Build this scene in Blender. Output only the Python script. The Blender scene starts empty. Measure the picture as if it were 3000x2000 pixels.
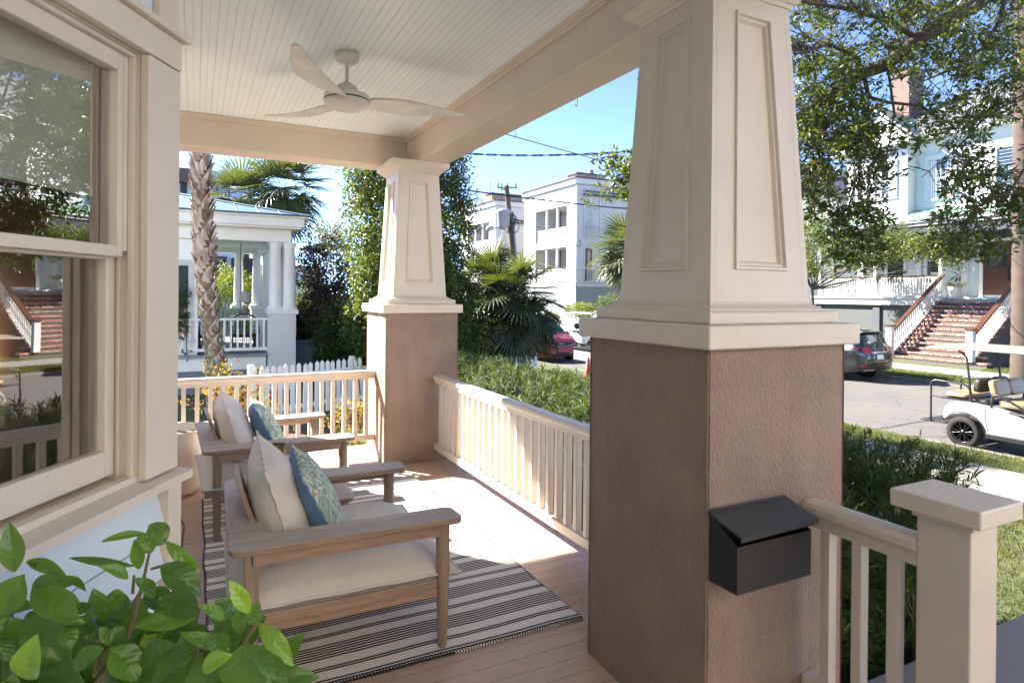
import bpy, bmesh, math, random
import numpy as np
from mathutils import Vector, Matrix, noise
R_ = math.radians
random.seed(7); rng = np.random.default_rng(7)
SC = bpy.context.scene; COL = SC.collection
# ---------- camera model (also used to turn measured points of the place into metres) ----------
F_, YAW, PITCH, ROLL, CY, EYE = 1834.39, .4688, -.0032, -.0086, 868.65, 1.5
def ray(u, v):
    r, fw, up = (u-1500)/F_, 1.0, -(v-CY)/F_
    c, s = math.cos(ROLL), math.sin(ROLL); r, up = c*r+s*up, -s*r+c*up
    c, s = math.cos(PITCH), math.sin(PITCH); fw, up = c*fw-s*up, s*fw+c*up
    c, s = math.cos(YAW), math.sin(YAW)
    return Vector((c*r+s*fw, -s*r+c*fw, up))
EYEP = Vector((0, 0, EYE))
def PZ(u, v, z): d = ray(u, v); return EYEP+d*((z-EYE)/d.z)
def PX(u, v, x): d = ray(u, v); return EYEP+d*(x/d.x)
def PY(u, v, y): d = ray(u, v); return EYEP+d*(y/d.y)
def PD(u, v, D): d = ray(u, v); return EYEP+d*(D/(d.x*math.sin(YAW)+d.y*math.cos(YAW)))
# ---------- objects ----------
def tag(o, label=None, cat=None, group=None, kind=None):
    if label: o['label'] = label
    if cat: o['category'] = cat
    if group: o['group'] = group
    if kind: o['kind'] = kind
    return o
def wloc(o):
    p = Vector((0, 0, 0))
    while o is not None: p += o.location; o = o.parent
    return p
def thing(name, label, cat, loc=(0, 0, 0), group=None, rz=0):
    o = bpy.data.objects.new(name, None); COL.objects.link(o); o.location = loc; o.rotation_euler = (0, 0, rz)
    o.empty_display_size = .1
    return tag(o, label, cat, group)
def link(name, me, mat, parent=None, label=None, cat=None, group=None, kind=None, bev=0, loc=None, sub=0):
    o = bpy.data.objects.new(name, me); COL.objects.link(o)
    if mat is not None and not me.materials:
        for m in (mat if isinstance(mat, (list, tuple)) else [mat]): me.materials.append(m)
    if parent is not None:
        o.parent = parent
        p = wloc(parent)
        if p.length > 0: me.transform(Matrix.Translation(-p))
    elif loc is not None:
        me.transform(Matrix.Translation(-Vector(loc))); o.location = loc
    if sub:
        m = o.modifiers.new('s', 'SUBSURF'); m.levels = m.render_levels = sub
    if bev:
        m = o.modifiers.new('b', 'BEVEL'); m.width = bev; m.segments = 2; m.limit_method = 'ANGLE'; m.angle_limit = R_(35)
    return tag(o, label, cat, group, kind)
def copy_tree(o, parent=None, **kw):
    c = o.copy(); COL.objects.link(c)
    if parent: c.parent = parent
    for ch in list(o.children): copy_tree(ch, c)
    for k, v in kw.items(): c[k] = v
    return c
class MB:
    def __init__(s): s.v = []; s.f = []; s.m = []; s.a = []; s.sm = []; s.T = None
    def add(s, vs, fs, m=0, a=0., sm=False):
        n = len(s.v)
        if s.T is not None: vs = [s.T @ Vector(p) for p in vs]
        s.v += [tuple(p) for p in vs]; s.f += [tuple(i+n for i in f) for f in fs]
        s.m += [m]*len(fs); s.a += [a]*len(fs); s.sm += [sm]*len(fs)
    def box(s, a, b, m=0, at=0.):
        (x0, y0, z0), (x1, y1, z1) = a, b
        s.add([(x0,y0,z0),(x1,y0,z0),(x1,y1,z0),(x0,y1,z0),(x0,y0,z1),(x1,y0,z1),(x1,y1,z1),(x0,y1,z1)],
              [(0,3,2,1),(4,5,6,7),(0,1,5,4),(1,2,6,5),(2,3,7,6),(3,0,4,7)], m, at)
    def frust(s, c0, z0, w0, d0, z1, w1, d1, m=0):   # box whose top may be smaller: centre c0
        x, y = c0
        s.add([(x-w0,y-d0,z0),(x+w0,y-d0,z0),(x+w0,y+d0,z0),(x-w0,y+d0,z0),(x-w1,y-d1,z1),(x+w1,y-d1,z1),(x+w1,y+d1,z1),(x-w1,y+d1,z1)],
              [(0,3,2,1),(4,5,6,7),(0,1,5,4),(1,2,6,5),(2,3,7,6),(3,0,4,7)], m)
    def tube(s, pts, r, n=8, m=0, cap=True, at=0.):
        pts = [Vector(p) for p in pts]; rr = r if isinstance(r, (list, tuple)) else [r]*len(pts)
        vs = []; up = None
        for i, p in enumerate(pts):
            t = (pts[min(i+1, len(pts)-1)]-pts[max(i-1, 0)]).normalized()
            if up is None: up = Vector((0, 0, 1)) if abs(t.z) < .9 else Vector((1, 0, 0))
            a = t.cross(up); a = a.normalized() if a.length > 1e-6 else t.orthogonal().normalized()
            b = a.cross(t); up = b
            vs += [p+(a*math.cos(2*math.pi*k/n)+b*math.sin(2*math.pi*k/n))*rr[i] for k in range(n)]
        fs = [(i*n+k, i*n+(k+1) % n, (i+1)*n+(k+1) % n, (i+1)*n+k) for i in range(len(pts)-1) for k in range(n)]
        s.add(vs, fs, m, at, True)
        if cap:
            s.add(vs[:n], [tuple(range(n))], m, at); s.add(vs[-n:], [tuple(range(n))[::-1]], m, at)
    def lathe(s, c, prof, n=24, m=0, ang=2*math.pi, ax='z'):
        vs = []
        for r, z in prof:
            for k in range(n):
                t = ang*k/n; p = (r*math.cos(t), r*math.sin(t), z)
                if ax == 'y': p = (p[0], p[2], p[1])
                if ax == 'x': p = (p[2], p[0], p[1])
                vs.append((c[0]+p[0], c[1]+p[1], c[2]+p[2]))
        s.add(vs, [(i*n+k, i*n+(k+1) % n, (i+1)*n+(k+1) % n, (i+1)*n+k) for i in range(len(prof)-1) for k in range(n)], m, 0, True)
    def prism(s, poly, w0, w1, ax='y', m=0):   # poly of 2D points extruded along an axis
        def P(a, b, w): return {'y': (a, w, b), 'x': (w, a, b), 'z': (a, b, w)}[ax]
        n = len(poly); vs = [P(a, b, w0) for a, b in poly]+[P(a, b, w1) for a, b in poly]
        s.add(vs, [tuple(range(n)), tuple(range(2*n-1, n-1, -1))]+[(i, i+n, (i+1) % n+n, (i+1) % n) for i in range(n)], m)
    def grid(s, nu, nv, fn, m=0, at=0., sm=True):
        vs = [fn(i/nu, j/nv) for j in range(nv+1) for i in range(nu+1)]
        s.add(vs, [(j*(nu+1)+i, j*(nu+1)+i+1, (j+1)*(nu+1)+i+1, (j+1)*(nu+1)+i) for j in range(nv) for i in range(nu)], m, at, sm)
    def mesh(s, name='m'):
        me = bpy.data.meshes.new(name); me.from_pydata(s.v, [], s.f)
        me.polygons.foreach_set('material_index', s.m); me.polygons.foreach_set('use_smooth', s.sm)
        if any(s.a):
            at = me.attributes.new('rnd', 'FLOAT', 'FACE'); at.data.foreach_set('value', s.a)
        bm = bmesh.new(); bm.from_mesh(me); bmesh.ops.recalc_face_normals(bm, faces=bm.faces); bm.to_mesh(me); bm.free()
        me.update(); return me
    def build(s, name, mat, parent=None, **k): return link(name, s.mesh(name), mat, parent, **k)
def boxo(name, a, b, mat, parent=None, **k):
    m = MB(); m.box(a, b); return m.build(name, mat, parent, **k)
# ---------- materials ----------
def S2L(*c): return tuple(((x/255)/12.92 if x/255 <= .04045 else ((x/255+.055)/1.055)**2.4) for x in c)
class NT:
    def __init__(s, name):
        s.mat = bpy.data.materials.new(name); s.mat.use_nodes = True; s.t = s.mat.node_tree
        s.b = s.t.nodes['Principled BSDF']; s.out = s.t.nodes['Material Output']; s._c = None
    def n(s, ty, **k):
        nd = s.t.nodes.new(ty)
        for a, b in k.items():
            if a.startswith('i_'): nd.inputs[a[2:].replace('_', ' ')].default_value = b
            else: setattr(nd, a, b)
        return nd
    def l(s, a, b): s.t.links.new(a, b)
    def co(s, kind='Object', scale=(1, 1, 1)):
        tc = s.n('ShaderNodeTexCoord'); mp = s.n('ShaderNodeMapping'); mp.inputs['Scale'].default_value = scale
        s.l(tc.outputs[kind], mp.inputs['Vector']); return mp.outputs['Vector']
    def noise(s, sc=5, det=4, rough=.55, vec=None, scale=(1, 1, 1)):
        nd = s.n('ShaderNodeTexNoise'); nd.inputs['Scale'].default_value = sc; nd.inputs['Detail'].default_value = det; nd.inputs['Roughness'].default_value = rough
        s.l(vec if vec is not None else s.co(scale=scale), nd.inputs['Vector']); return nd.outputs['Fac']
    def ramp(s, fac, stops):
        r = s.n('ShaderNodeValToRGB'); el = r.color_ramp.elements
        while len(el) < len(stops): el.new(.5)
        for e, (p, c) in zip(el, stops): e.position = p; e.color = (*c, 1) if len(c) == 3 else c
        s.l(fac, r.inputs['Fac']); return r.outputs['Color']
    def math(s, op, a, b=None, c=None):
        m = s.n('ShaderNodeMath', operation=op)
        for i, x in enumerate((a, b, c)):
            if x is None: continue
            if isinstance(x, (int, float)): m.inputs[i].default_value = x
            else: s.l(x, m.inputs[i])
        return m.outputs[0]
    def mix(s, fac, a, b, mode='MIX'):
        m = s.n('ShaderNodeMix', data_type='RGBA', blend_type=mode)
        for i, x in ((0, fac), (6, a), (7, b)):
            if isinstance(x, (int, float)): m.inputs[i].default_value = x
            elif isinstance(x, tuple): m.inputs[i].default_value = (*x, 1) if len(x) == 3 else x
            else: s.l(x, m.inputs[i])
        return m.outputs[2]
    def col(s, c):
        if isinstance(c, tuple): s.b.inputs['Base Color'].default_value = (*c, 1)
        else: s.l(c, s.b.inputs['Base Color'])
    def bump(s, h, st=.3, dist=.01):
        b = s.n('ShaderNodeBump'); b.inputs['Strength'].default_value = st; b.inputs['Distance'].default_value = dist
        s.l(h, b.inputs['Height'])
        if s._c is not None: s.l(s._c, b.inputs['Normal'])
        s._c = b.outputs['Normal']; s.l(s._c, s.b.inputs['Normal'])
    def set(s, **k):
        for a, b in k.items(): s.b.inputs[a.replace('_', ' ')].default_value = b
        return s
def sc3(c, k): return tuple(min(1, x*k) for x in c)
def paint(name, c, rough=.45, var=.1, bump=.15, bs=25, dirt=.0, scale=(1, 1, 1)):
    t = NT(name); n = t.noise(2.2, 5, .6); n2 = t.noise(bs, 3, .6, scale=scale)
    base = t.ramp(n, [(.3, sc3(c, 1-var)), (.7, sc3(c, 1+var*.5))])
    if dirt:
        d = t.noise(7, 8, .75); base = t.mix(t.ramp(d, [(.55, (0, 0, 0)), (.75, (dirt,)*3)]), base, sc3(c, .45))
    t.col(base); t.set(Roughness=rough); t.bump(n2, bump, .003); return t.mat
def plain(name, c, rough=.5, metal=0, **k):
    t = NT(name); n = t.noise(9, 4); t.col(t.ramp(n, [(.3, sc3(c, .88)), (.7, sc3(c, 1.08))])); t.set(Roughness=rough, Metallic=metal); t.set(**k); return t.mat
def woodm(name, c1, c2, ax=0, rough=.6, gs=1., weather=None):
    t = NT(name); sc = [14*gs]*3; sc[ax] = .9*gs; v = t.co(scale=tuple(sc))
    n = t.noise(3, 8, .62, vec=v); v2 = t.co(scale=tuple(x*4 for x in sc)); n2 = t.noise(4, 4, .6, vec=v2)
    base = t.ramp(n, [(.3, c1), (.7, c2)])
    base = t.mix(t.ramp(n2, [(.35, (.5,)*3), (.6, (0, 0, 0))]), base, sc3(c1, .55))
    if weather:   # grey weathering where rain and sun reach: upward faces
        g = t.n('ShaderNodeNewGeometry'); sp = t.n('ShaderNodeSeparateXYZ'); t.l(g.outputs['Normal'], sp.inputs[0])
        w = t.math('MULTIPLY', t.ramp(sp.outputs['Z'], [(.3, (0, 0, 0)), (.8, (1, 1, 1))]), t.ramp(t.noise(3, 4), [(.3, (.55,)*3), (.6, (1, 1, 1))]))
        base = t.mix(w, base, t.ramp(n, [(.3, sc3(weather, .75)), (.7, weather)]))
    t.col(base); t.set(Roughness=rough); t.bump(n2, .25, .002); return t.mat
def leafm(name, dark, light, sat=None, trans=.35, rough=.45, vein=0):
    t = NT(name); a = t.n('ShaderNodeAttribute', attribute_name='rnd'); n = t.noise(1.6, 3)
    f = t.math('ADD', t.math('MULTIPLY', a.outputs['Fac'], .75), t.math('MULTIPLY', n, .3))
    stops = [(.1, dark), (.75, light)]+([(.97, sat)] if sat else [])
    c = t.ramp(f, stops); t.col(c); t.set(Roughness=rough)
    tr = t.n('ShaderNodeBsdfTranslucent'); c2 = t.mix(.5, c, (.35, .42, .03), 'MIX'); t.l(c2, tr.inputs['Color'])
    mx = t.n('ShaderNodeMixShader'); mx.inputs[0].default_value = trans
    t.l(t.b.outputs[0], mx.inputs[1]); t.l(tr.outputs[0], mx.inputs[2]); t.l(mx.outputs[0], t.out.inputs['Surface']); return t.mat
def glassm(name, tint=(.02, .03, .035), refl=.04, rough=.02, body=True):
    t = NT(name); t.col(tint); t.set(Roughness=rough); t.b.inputs['Specular IOR Level'].default_value = .8; t.b.inputs['Coat Weight'].default_value = .6
    t.b.inputs['Coat Roughness'].default_value = .02; n = t.noise(1.3, 2); t.bump(n, .08, .01); return t.mat
def brickm(name, c1, c2, mortar, bw=.2, bh=.07, ms=.012, bump=.5, rot=None, axes='xz', rough=.85, off=.5):
    t = NT(name); tc = t.n('ShaderNodeTexCoord'); sp = t.n('ShaderNodeSeparateXYZ'); t.l(tc.outputs['Object'], sp.inputs[0])
    cb = t.n('ShaderNodeCombineXYZ')
    u = {'x': sp.outputs['X'], 'y': sp.outputs['Y'], 'z': sp.outputs['Z']}
    if axes == 'xyz': t.l(t.math('ADD', u['x'], u['y']), cb.inputs[0]); t.l(u['z'], cb.inputs[1])
    else: t.l(u[axes[0]], cb.inputs[0]); t.l(u[axes[1]], cb.inputs[1])
    br = t.n('ShaderNodeTexBrick'); br.offset = off; t.l(cb.outputs[0], br.inputs['Vector'])
    for k, v in (('Color1', (*c1, 1)), ('Color2', (*c2, 1)), ('Mortar', (*mortar, 1)), ('Scale', 1), ('Mortar Size', ms), ('Brick Width', bw), ('Row Height', bh), ('Bias', 0)): br.inputs[k].default_value = v
    n = t.noise(30, 4); t.col(t.mix(.35, br.outputs['Color'], t.ramp(n, [(.3, (.35,)*3), (.7, (.75,)*3)]), 'OVERLAY'))
    t.set(Roughness=rough); t.bump(t.math('SUBTRACT', 1, br.outputs['Fac']), bump, .006); t.bump(n, .3, .003); return t.mat
M = {}
M['trim'] = paint('trim_paint', (.665, .585, .485), .42, .07, .35, 34, .16, (1, 1, .22))
M['ceil'] = None
M['white'] = paint('white_paint', (.80, .80, .78), .5, .05, .12)
M['white2'] = paint('white_trim_far', (.56, .56, .55), .55, .04, .05)
M['blueside'] = paint('pale_blue_siding', (.60, .68, .70), .5, .05, .2, 30, 0, (1, 1, .3))
def stucco():
    t = NT('brown_stucco'); c = (.29, .212, .163)
    n = t.noise(3.2, 6, .65); s = t.noise(4, 5, .6, scale=(3, 3, .5)); d = t.noise(9, 8, .8, scale=(1.5, 1.5, .6))
    base = t.ramp(n, [(.3, sc3(c, .84)), (.7, sc3(c, 1.15))]); base = t.mix(t.ramp(s, [(.5, (0, 0, 0)), (.75, (.4,)*3)]), base, (.36, .25, .18))
    base = t.mix(t.ramp(d, [(.60, (0, 0, 0)), (.72, (.6,)*3)]), base, (.12, .08, .06))
    cr = t.n('ShaderNodeTexVoronoi', feature='DISTANCE_TO_EDGE'); cr.inputs['Scale'].default_value = 1.7; wv = t.n('ShaderNodeVectorMath', operation='ADD'); nn = t.n('ShaderNodeTexNoise'); nn.inputs['Scale'].default_value = 5; nn.inputs['Detail'].default_value = 6; oc = t.co(scale=(1, 1, .6)); t.l(oc, nn.inputs['Vector']); t.l(oc, wv.inputs[0]); t.l(nn.outputs['Color'], wv.inputs[1]); t.l(wv.outputs[0], cr.inputs['Vector'])
    base = t.mix(t.ramp(cr.outputs['Distance'], [(0, (.28,)*3), (.005, (0, 0, 0))]), base, (.07, .05, .04))
    tz = t.n('ShaderNodeTexCoord'); sz = t.n('ShaderNodeSeparateXYZ'); t.l(tz.outputs['Object'], sz.inputs[0]); g = t.math('ADD', sz.outputs['Z'], t.math('MULTIPLY', t.noise(8, 6, .7), .30))
    base = t.mix(t.ramp(g, [(.10, (.55,)*3), (.27, (0, 0, 0))]), base, (.16, .13, .11))
    t.col(base); t.set(Roughness=.8)
    f = t.noise(75, 3, .7); v = t.n('ShaderNodeTexVoronoi'); v.inputs['Scale'].default_value = 95; t.l(t.co(scale=(1, 1, .55)), v.inputs['Vector'])
    t.bump(t.math('ADD', f, t.math('MULTIPLY', v.outputs['Distance'], .8)), .85, .006); t.bump(t.noise(9, 5), .38, .014); t.bump(t.noise(2.5, 3, .5, scale=(1, 1, .35)), .4, .04); return t.mat
M['stucco'] = stucco()
def ceiling():   # painted tongue-and-groove boards running along Y, a bead every 4 cm
    t = NT('beadboard'); tc = t.n('ShaderNodeTexCoord'); sp = t.n('ShaderNodeSeparateXYZ'); t.l(tc.outputs['Object'], sp.inputs[0])
    fr = t.math('FRACT', t.math('DIVIDE', sp.outputs['X'], .0415)); fr2 = t.math('FRACT', t.math('DIVIDE', sp.outputs['X'], .083))
    g = t.ramp(fr, [(.0, (0, 0, 0)), (.10, (1, 1, 1)), (.90, (1, 1, 1)), (1, (0, 0, 0))]); g2 = t.ramp(fr2, [(.0, (0, 0, 0)), (.05, (1, 1, 1)), (1, (1, 1, 1))])
    n = t.noise(2, 4); c = t.ramp(n, [(.3, (.79, .885, .925)), (.7, (.84, .93, .965))])
    t.col(t.mix(t.math('SUBTRACT', 1, g2), t.mix(t.math('SUBTRACT', 1, g), c, (.70,.79,.82)), (.56,.63,.65))); t.set(Roughness=.36)
    t.bump(t.math('ADD', g, g2), .55, .004); t.bump(t.noise(60, 3), .1, .002); return t.mat
M['ceil'] = ceiling()
def floorb():    # painted porch boards running along X
    t = NT('porch_floor_boards'); tc = t.n('ShaderNodeTexCoord'); sp = t.n('ShaderNodeSeparateXYZ'); t.l(tc.outputs['Object'], sp.inputs[0])
    q = t.math('DIVIDE', sp.outputs['Y'], .095); fr = t.math('FRACT', q); fl = t.math('FLOOR', q)
    g = t.ramp(fr, [(0, (0, 0, 0)), (.035, (1, 1, 1)), (1, (1, 1, 1))])
    w = t.n('ShaderNodeTexWhiteNoise', noise_dimensions='1D'); t.l(fl, w.inputs['W'])
    n = t.noise(5, 6, .6, scale=(.5, 3, 1)); c = t.ramp(t.math('ADD', t.math('MULTIPLY', n, .8), t.math('MULTIPLY', w.outputs['Value'], .25)), [(.3, (.44, .305, .235)), (.75, (.55, .395, .31))])
    sp2 = t.noise(14, 8, .75); c = t.mix(t.ramp(sp2, [(.60, (0, 0, 0)), (.75, (.35,)*3)]), c, (.22, .14, .10))
    t.col(t.mix(t.math('SUBTRACT', 1, g), c, (.10, .055, .035))); t.set(Roughness=.42); t.bump(g, .6, .003); t.bump(t.noise(25, 4, .6, scale=(.4, 4, 1)), .12, .003); return t.mat
M['floor'] = floorb()
WD = dict(c1=(.28, .18, .12), c2=(.44, .31, .22), weather=(.52, .47, .425))
M['wx'] = woodm('teak_along_x', ax=0, **WD); M['wy'] = woodm('teak_along_y', ax=1, **WD); M['wz'] = woodm('teak_upright', ax=2, c1=(.29, .20, .14), c2=(.43, .32, .23))
def fabric(name, c, sc=260, var=.06, stain=0):
    t = NT(name); n = t.noise(3, 5); w = t.n('ShaderNodeTexChecker'); w.inputs['Scale'].default_value = sc*2; t.l(t.co(), w.inputs['Vector']); f = t.noise(sc, 3, .7)
    b = t.ramp(n, [(.3, sc3(c, 1-var)), (.7, sc3(c, 1+var))]); b = t.mix(t.ramp(f, [(.35, (.35,)*3), (.6, (0, 0, 0))]), b, sc3(c, .72))
    t.col(b); t.set(Roughness=.95); t.b.inputs['Sheen Weight'].default_value = .25; t.bump(f, .5, .0015); t.bump(t.noise(7, 4, .55), .55, .03); return t.mat
M['cream'] = fabric('cream_linen', (.70, .655, .60)); M['blue'] = fabric('blue_fabric', (.11, .235, .40))
def pattern():   # printed leaves and small ochre dots on off-white cloth
    t = NT('leaf_print_fabric'); v = t.co(scale=(1, 1, .62))
    v = t.co(); wv = t.n('ShaderNodeVectorMath', operation='ADD'); nn = t.n('ShaderNodeTexNoise'); nn.inputs['Scale'].default_value = 9; t.l(v, nn.inputs['Vector'])
    ml = t.n('ShaderNodeVectorMath', operation='SCALE'); ml.inputs['Scale'].default_value = .03; t.l(nn.outputs['Color'], ml.inputs[0]); t.l(v, wv.inputs[0]); t.l(ml.outputs[0], wv.inputs[1])
    c = (.66, .66, .58)
    for k, (rot, sx, sy, off, cols) in enumerate(((.5, 46, 19, 0, ((.16, .30, .27), (.30, .42, .33))), (-.6, 50, 20, 3.3, ((.24, .38, .30), (.42, .50, .36))), (1.3, 60, 24, 7.1, ((.34, .46, .40), (.20, .34, .33))))):
        mp = t.n('ShaderNodeMapping'); mp.inputs['Rotation'].default_value = (0, 0, rot); t.l(wv.outputs[0], mp.inputs['Vector']); m2 = t.n('ShaderNodeMapping'); m2.inputs['Scale'].default_value = (sx, sy, 1); m2.inputs['Location'].default_value = (off, off*2, 0); t.l(mp.outputs[0], m2.inputs['Vector'])
        vo = t.n('ShaderNodeTexVoronoi', voronoi_dimensions='2D'); vo.inputs['Scale'].default_value = 1; vo.inputs['Randomness'].default_value = .75; t.l(m2.outputs[0], vo.inputs['Vector']); sp = t.n('ShaderNodeSeparateColor'); t.l(vo.outputs['Color'], sp.inputs[0])
        lf = t.ramp(vo.outputs['Distance'], [(.30, (1, 1, 1)), (.34, (0, 0, 0))]); vein = t.ramp(vo.outputs['Distance'], [(.04, (.5,)*3), (.07, (0, 0, 0))]); c = t.mix(lf, c, t.mix(vein, t.ramp(sp.outputs[0], [(.2, cols[0]), (.8, cols[1])]), (.6, .62, .5)))
    d = t.n('ShaderNodeTexVoronoi'); d.inputs['Scale'].default_value = 17; t.l(v, d.inputs['Vector'])
    c = t.mix(t.ramp(d.outputs['Distance'], [(.13, (1, 1, 1)), (.2, (0, 0, 0))]), c, (.50, .36, .08))
    t.col(c); t.set(Roughness=.9); t.bump(t.noise(300, 2), .3, .001); return t.mat
M['print'] = pattern()
def rug():
    t = NT('striped_rug'); tc = t.n('ShaderNodeTexCoord'); sp = t.n('ShaderNodeSeparateXYZ'); t.l(tc.outputs['Object'], sp.inputs[0])
    wob = t.math('MULTIPLY', t.math('SUBTRACT', t.noise(2, 3), .5), .022)
    y = t.math('ADD', sp.outputs['Y'], wob); fr = t.math('FRACT', t.math('DIVIDE', t.math('SUBTRACT', y, 2.5075), .25))
    k = None
    for c in (.09, .155, .44, .515, .59, .665, .74, .815):
        q = t.math('COMPARE', fr, c, .0225); k = q if k is None else t.math('MAXIMUM', k, q)
    n = t.noise(40, 4, .6, scale=(1, 4, 1)); b = t.ramp(n, [(.3, (.76, .73, .67)), (.7, (.86, .83, .78))])
    t.col(t.mix(k, b, (.035, .032, .038))); t.set(Roughness=1.0)
    ck = t.noise(220, 2, .6, scale=(1, 2.5, 1)); t.bump(ck, .6, .003); t.bump(t.noise(5, 3), .4, .012); return t.mat
M['rug'] = rug(); M['black_thread'] = plain('black_wool', (.03, .028, .03), .95)
M['blackmetal'] = paint('black_powder_coated_metal', (.022, .021, .023), .45, .3, .35, 120, .1)
M['dark'] = plain('dark_opening', (.012, .012, .014), .6)
M['fan'] = plain('fan_enamel', (.74, .72, .67), .4)
M['white_brick'] = brickm('painted_white_brick', (.66, .68, .69), (.72, .73, .74), (.62, .64, .65), .21, .072, .012, .6, axes='xyz')
M['grey_brick'] = brickm('painted_blue_grey_brick', (.15, .19, .24), (.17, .21, .26), (.13, .17, .22), .21, .072, .012, .5, axes='xyz')
M['red_brick_z'] = brickm('red_brick_wall', (.30, .11, .075), (.42, .19, .13), (.42, .38, .34), .2, .07, .012, .5, axes='xyz')
def bricktread():
    t = NT('brick_nosing'); tc = t.n('ShaderNodeTexCoord'); sp = t.n('ShaderNodeSeparateXYZ'); t.l(tc.outputs['Object'], sp.inputs[0])
    q = t.math('DIVIDE', sp.outputs['Y'], .098); fr = t.math('FRACT', q); w = t.n('ShaderNodeTexWhiteNoise', noise_dimensions='2D')
    cb = t.n('ShaderNodeCombineXYZ'); t.l(t.math('FLOOR', q), cb.inputs[0]); t.l(t.math('FLOOR', t.math('DIVIDE', sp.outputs['Z'], .19)), cb.inputs[1]); t.l(cb.outputs[0], w.inputs['Vector'])
    c = t.ramp(w.outputs['Value'], [(0, (.14, .045, .03)), (.5, (.24, .09, .06)), (1, (.36, .20, .15))]); g = t.ramp(fr, [(0, (0, 0, 0)), (.13, (0, 0, 0)), (.16, (1, 1, 1)), (1, (1, 1, 1))])
    t.col(t.mix(g, (.38, .35, .32), c)); t.set(Roughness=.85); t.bump(g, .5, .006); return t.mat
M['tread'] = bricktread()
M['riser'] = brickm('brick_riser', (.045, .035, .033), (.075, .055, .05), (.12, .115, .11), .2, .07, .015, .4, axes='yz')  # risers darker than the treads: their shadow put into the colour
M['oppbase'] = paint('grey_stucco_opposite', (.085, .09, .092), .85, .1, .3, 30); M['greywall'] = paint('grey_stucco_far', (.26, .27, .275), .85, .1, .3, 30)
M['concrete'] = paint('concrete', (.22, .205, .19), .85, .14, .5, 40, .25)
M['stone'] = paint('kerb_stone', (.17, .16, .15), .9, .3, .8, 20, .4)
def asphalt():
    t = NT('asphalt'); n = t.noise(.6, 6, .6); f = t.noise(140, 3, .8); c = t.ramp(n, [(.3, (.085, .080, .076)), (.7, (.115, .108, .102))])
    c = t.mix(t.ramp(f, [(.3, (.6,)*3), (.5, (0, 0, 0)), (.62, (0, 0, 0)), (.75, (.5,)*3)]), c, t.ramp(f, [(.4, (.04, .04, .04)), (.6, (.19, .18, .17))]))
    cr = t.n('ShaderNodeTexVoronoi', feature='DISTANCE_TO_EDGE'); cr.inputs['Scale'].default_value = .35; t.l(t.co(), cr.inputs['Vector'])
    c = t.mix(t.ramp(cr.outputs['Distance'], [(0, (.6,)*3), (.012, (0, 0, 0))]), c, (.04, .04, .04))
    t.col(c); t.set(Roughness=.9); t.bump(f, .5, .006); return t.mat
M['asphalt'] = asphalt()
def lawn():
    t = NT('lawn_soil'); n = t.noise(1.3, 6, .7); f = t.noise(60, 4, .8)
    t.col(t.mix(.5, t.ramp(n, [(.25, (.035, .05, .014)), (.55, (.07, .085, .025)), (.75, (.13, .11, .06))]), t.ramp(f, [(.3, (.04, .06, .02)), (.7, (.12, .12, .06))]))); t.set(Roughness=1); t.bump(f, .8, .02); return t.mat
M['lawn'] = lawn()
M['mulch'] = paint('brown_mulch', (.12, .065, .042), 1, .4, 1, 60, .4)
M['blade'] = leafm('grass_blade', (.035, .05, .012), (.10, .115, .03), (.26, .21, .10), .3, .7)
M['oakleaf'] = leafm('oak_leaf', (0.0165, 0.0303, 0.0077), (0.0468, 0.0715, 0.0165), (0.132, 0.154, 0.022), .32, .35)
M['hedgeleaf'] = leafm('podocarpus_leaf', (.008, .026, .006), (.032, .085, .014), (.17, .23, .03), .2, .65)
M['treeleaf'] = leafm('dense_tree_leaf', (.012, .028, .010), (.042, .08, .018), (.12, .16, .03), .3, .4)
M['palmleaf'] = leafm('palm_frond', (.012, .026, .014), (.04, .066, .028), (.16, .155, .055), .18, .42)
M['limeleaf'] = leafm('bright_shrub_leaf', (0.055, 0.088, 0.011), (0.143, 0.187, 0.0275), (0.275, 0.275, 0.055), .4, .5)
M['paleleaf'] = leafm('airy_tree_leaf', (0.0385, 0.0605, 0.0165), (0.11, 0.143, 0.0385), (0.22, 0.22, 0.077), .35, .5)
M['purpleleaf'] = leafm('crepe_myrtle_leaf', (0.0275, 0.0193, 0.022), (0.088, 0.0495, 0.0605), (0.286, 0.165, 0.182), .3, .5)
M['orangeleaf'] = leafm('nandina_leaf', (.20, .08, .02), (.55, .24, .03), (.55, .10, .04), .4, .5)
M['redberry'] = plain('red_berry', (.45, .02, .03), .3)
M['bark'] = woodm('oak_bark', (.04, .03, .022), (.11, .085, .062), 0, .95, .4)
M['palmbark'] = paint('palm_trunk', (.075, .054, .043), .95, .3, 1, 30, .4, (.6, .6, 4))
def boots():
    t = NT('palm_boot'); a = t.n('ShaderNodeAttribute', attribute_name='rnd'); n = t.noise(14, 6, .7, scale=(1, 1, .35)); z = t.n('ShaderNodeTexCoord'); sp = t.n('ShaderNodeSeparateXYZ'); t.l(z.outputs['Object'], sp.inputs[0])
    c = t.ramp(t.math('ADD', t.math('MULTIPLY', a.outputs['Fac'], .6), t.math('MULTIPLY', n, .5)), [(.2, (.12, .065, .04)), (.45, (.30, .22, .17)), (.8, (.50, .42, .36))])
    lich = t.math('MULTIPLY', t.ramp(t.noise(6, 5), [(.45, (0, 0, 0)), (.6, (.8,)*3)]), t.ramp(t.math('DIVIDE', sp.outputs['Z'], 6.), [(.22, (1, 1, 1)), (.46, (0, 0, 0))]))
    t.col(t.mix(lich, c, (.22, .27, .16))); t.set(Roughness=.95); t.bump(n, .6, .01); return t.mat
M['boot'] = boots()
M['rubber'] = plain('tyre_rubber', (.010, .010, .011), .8); M['alloy'] = plain('alloy', (.5, .5, .52), .3, .9)
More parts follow.
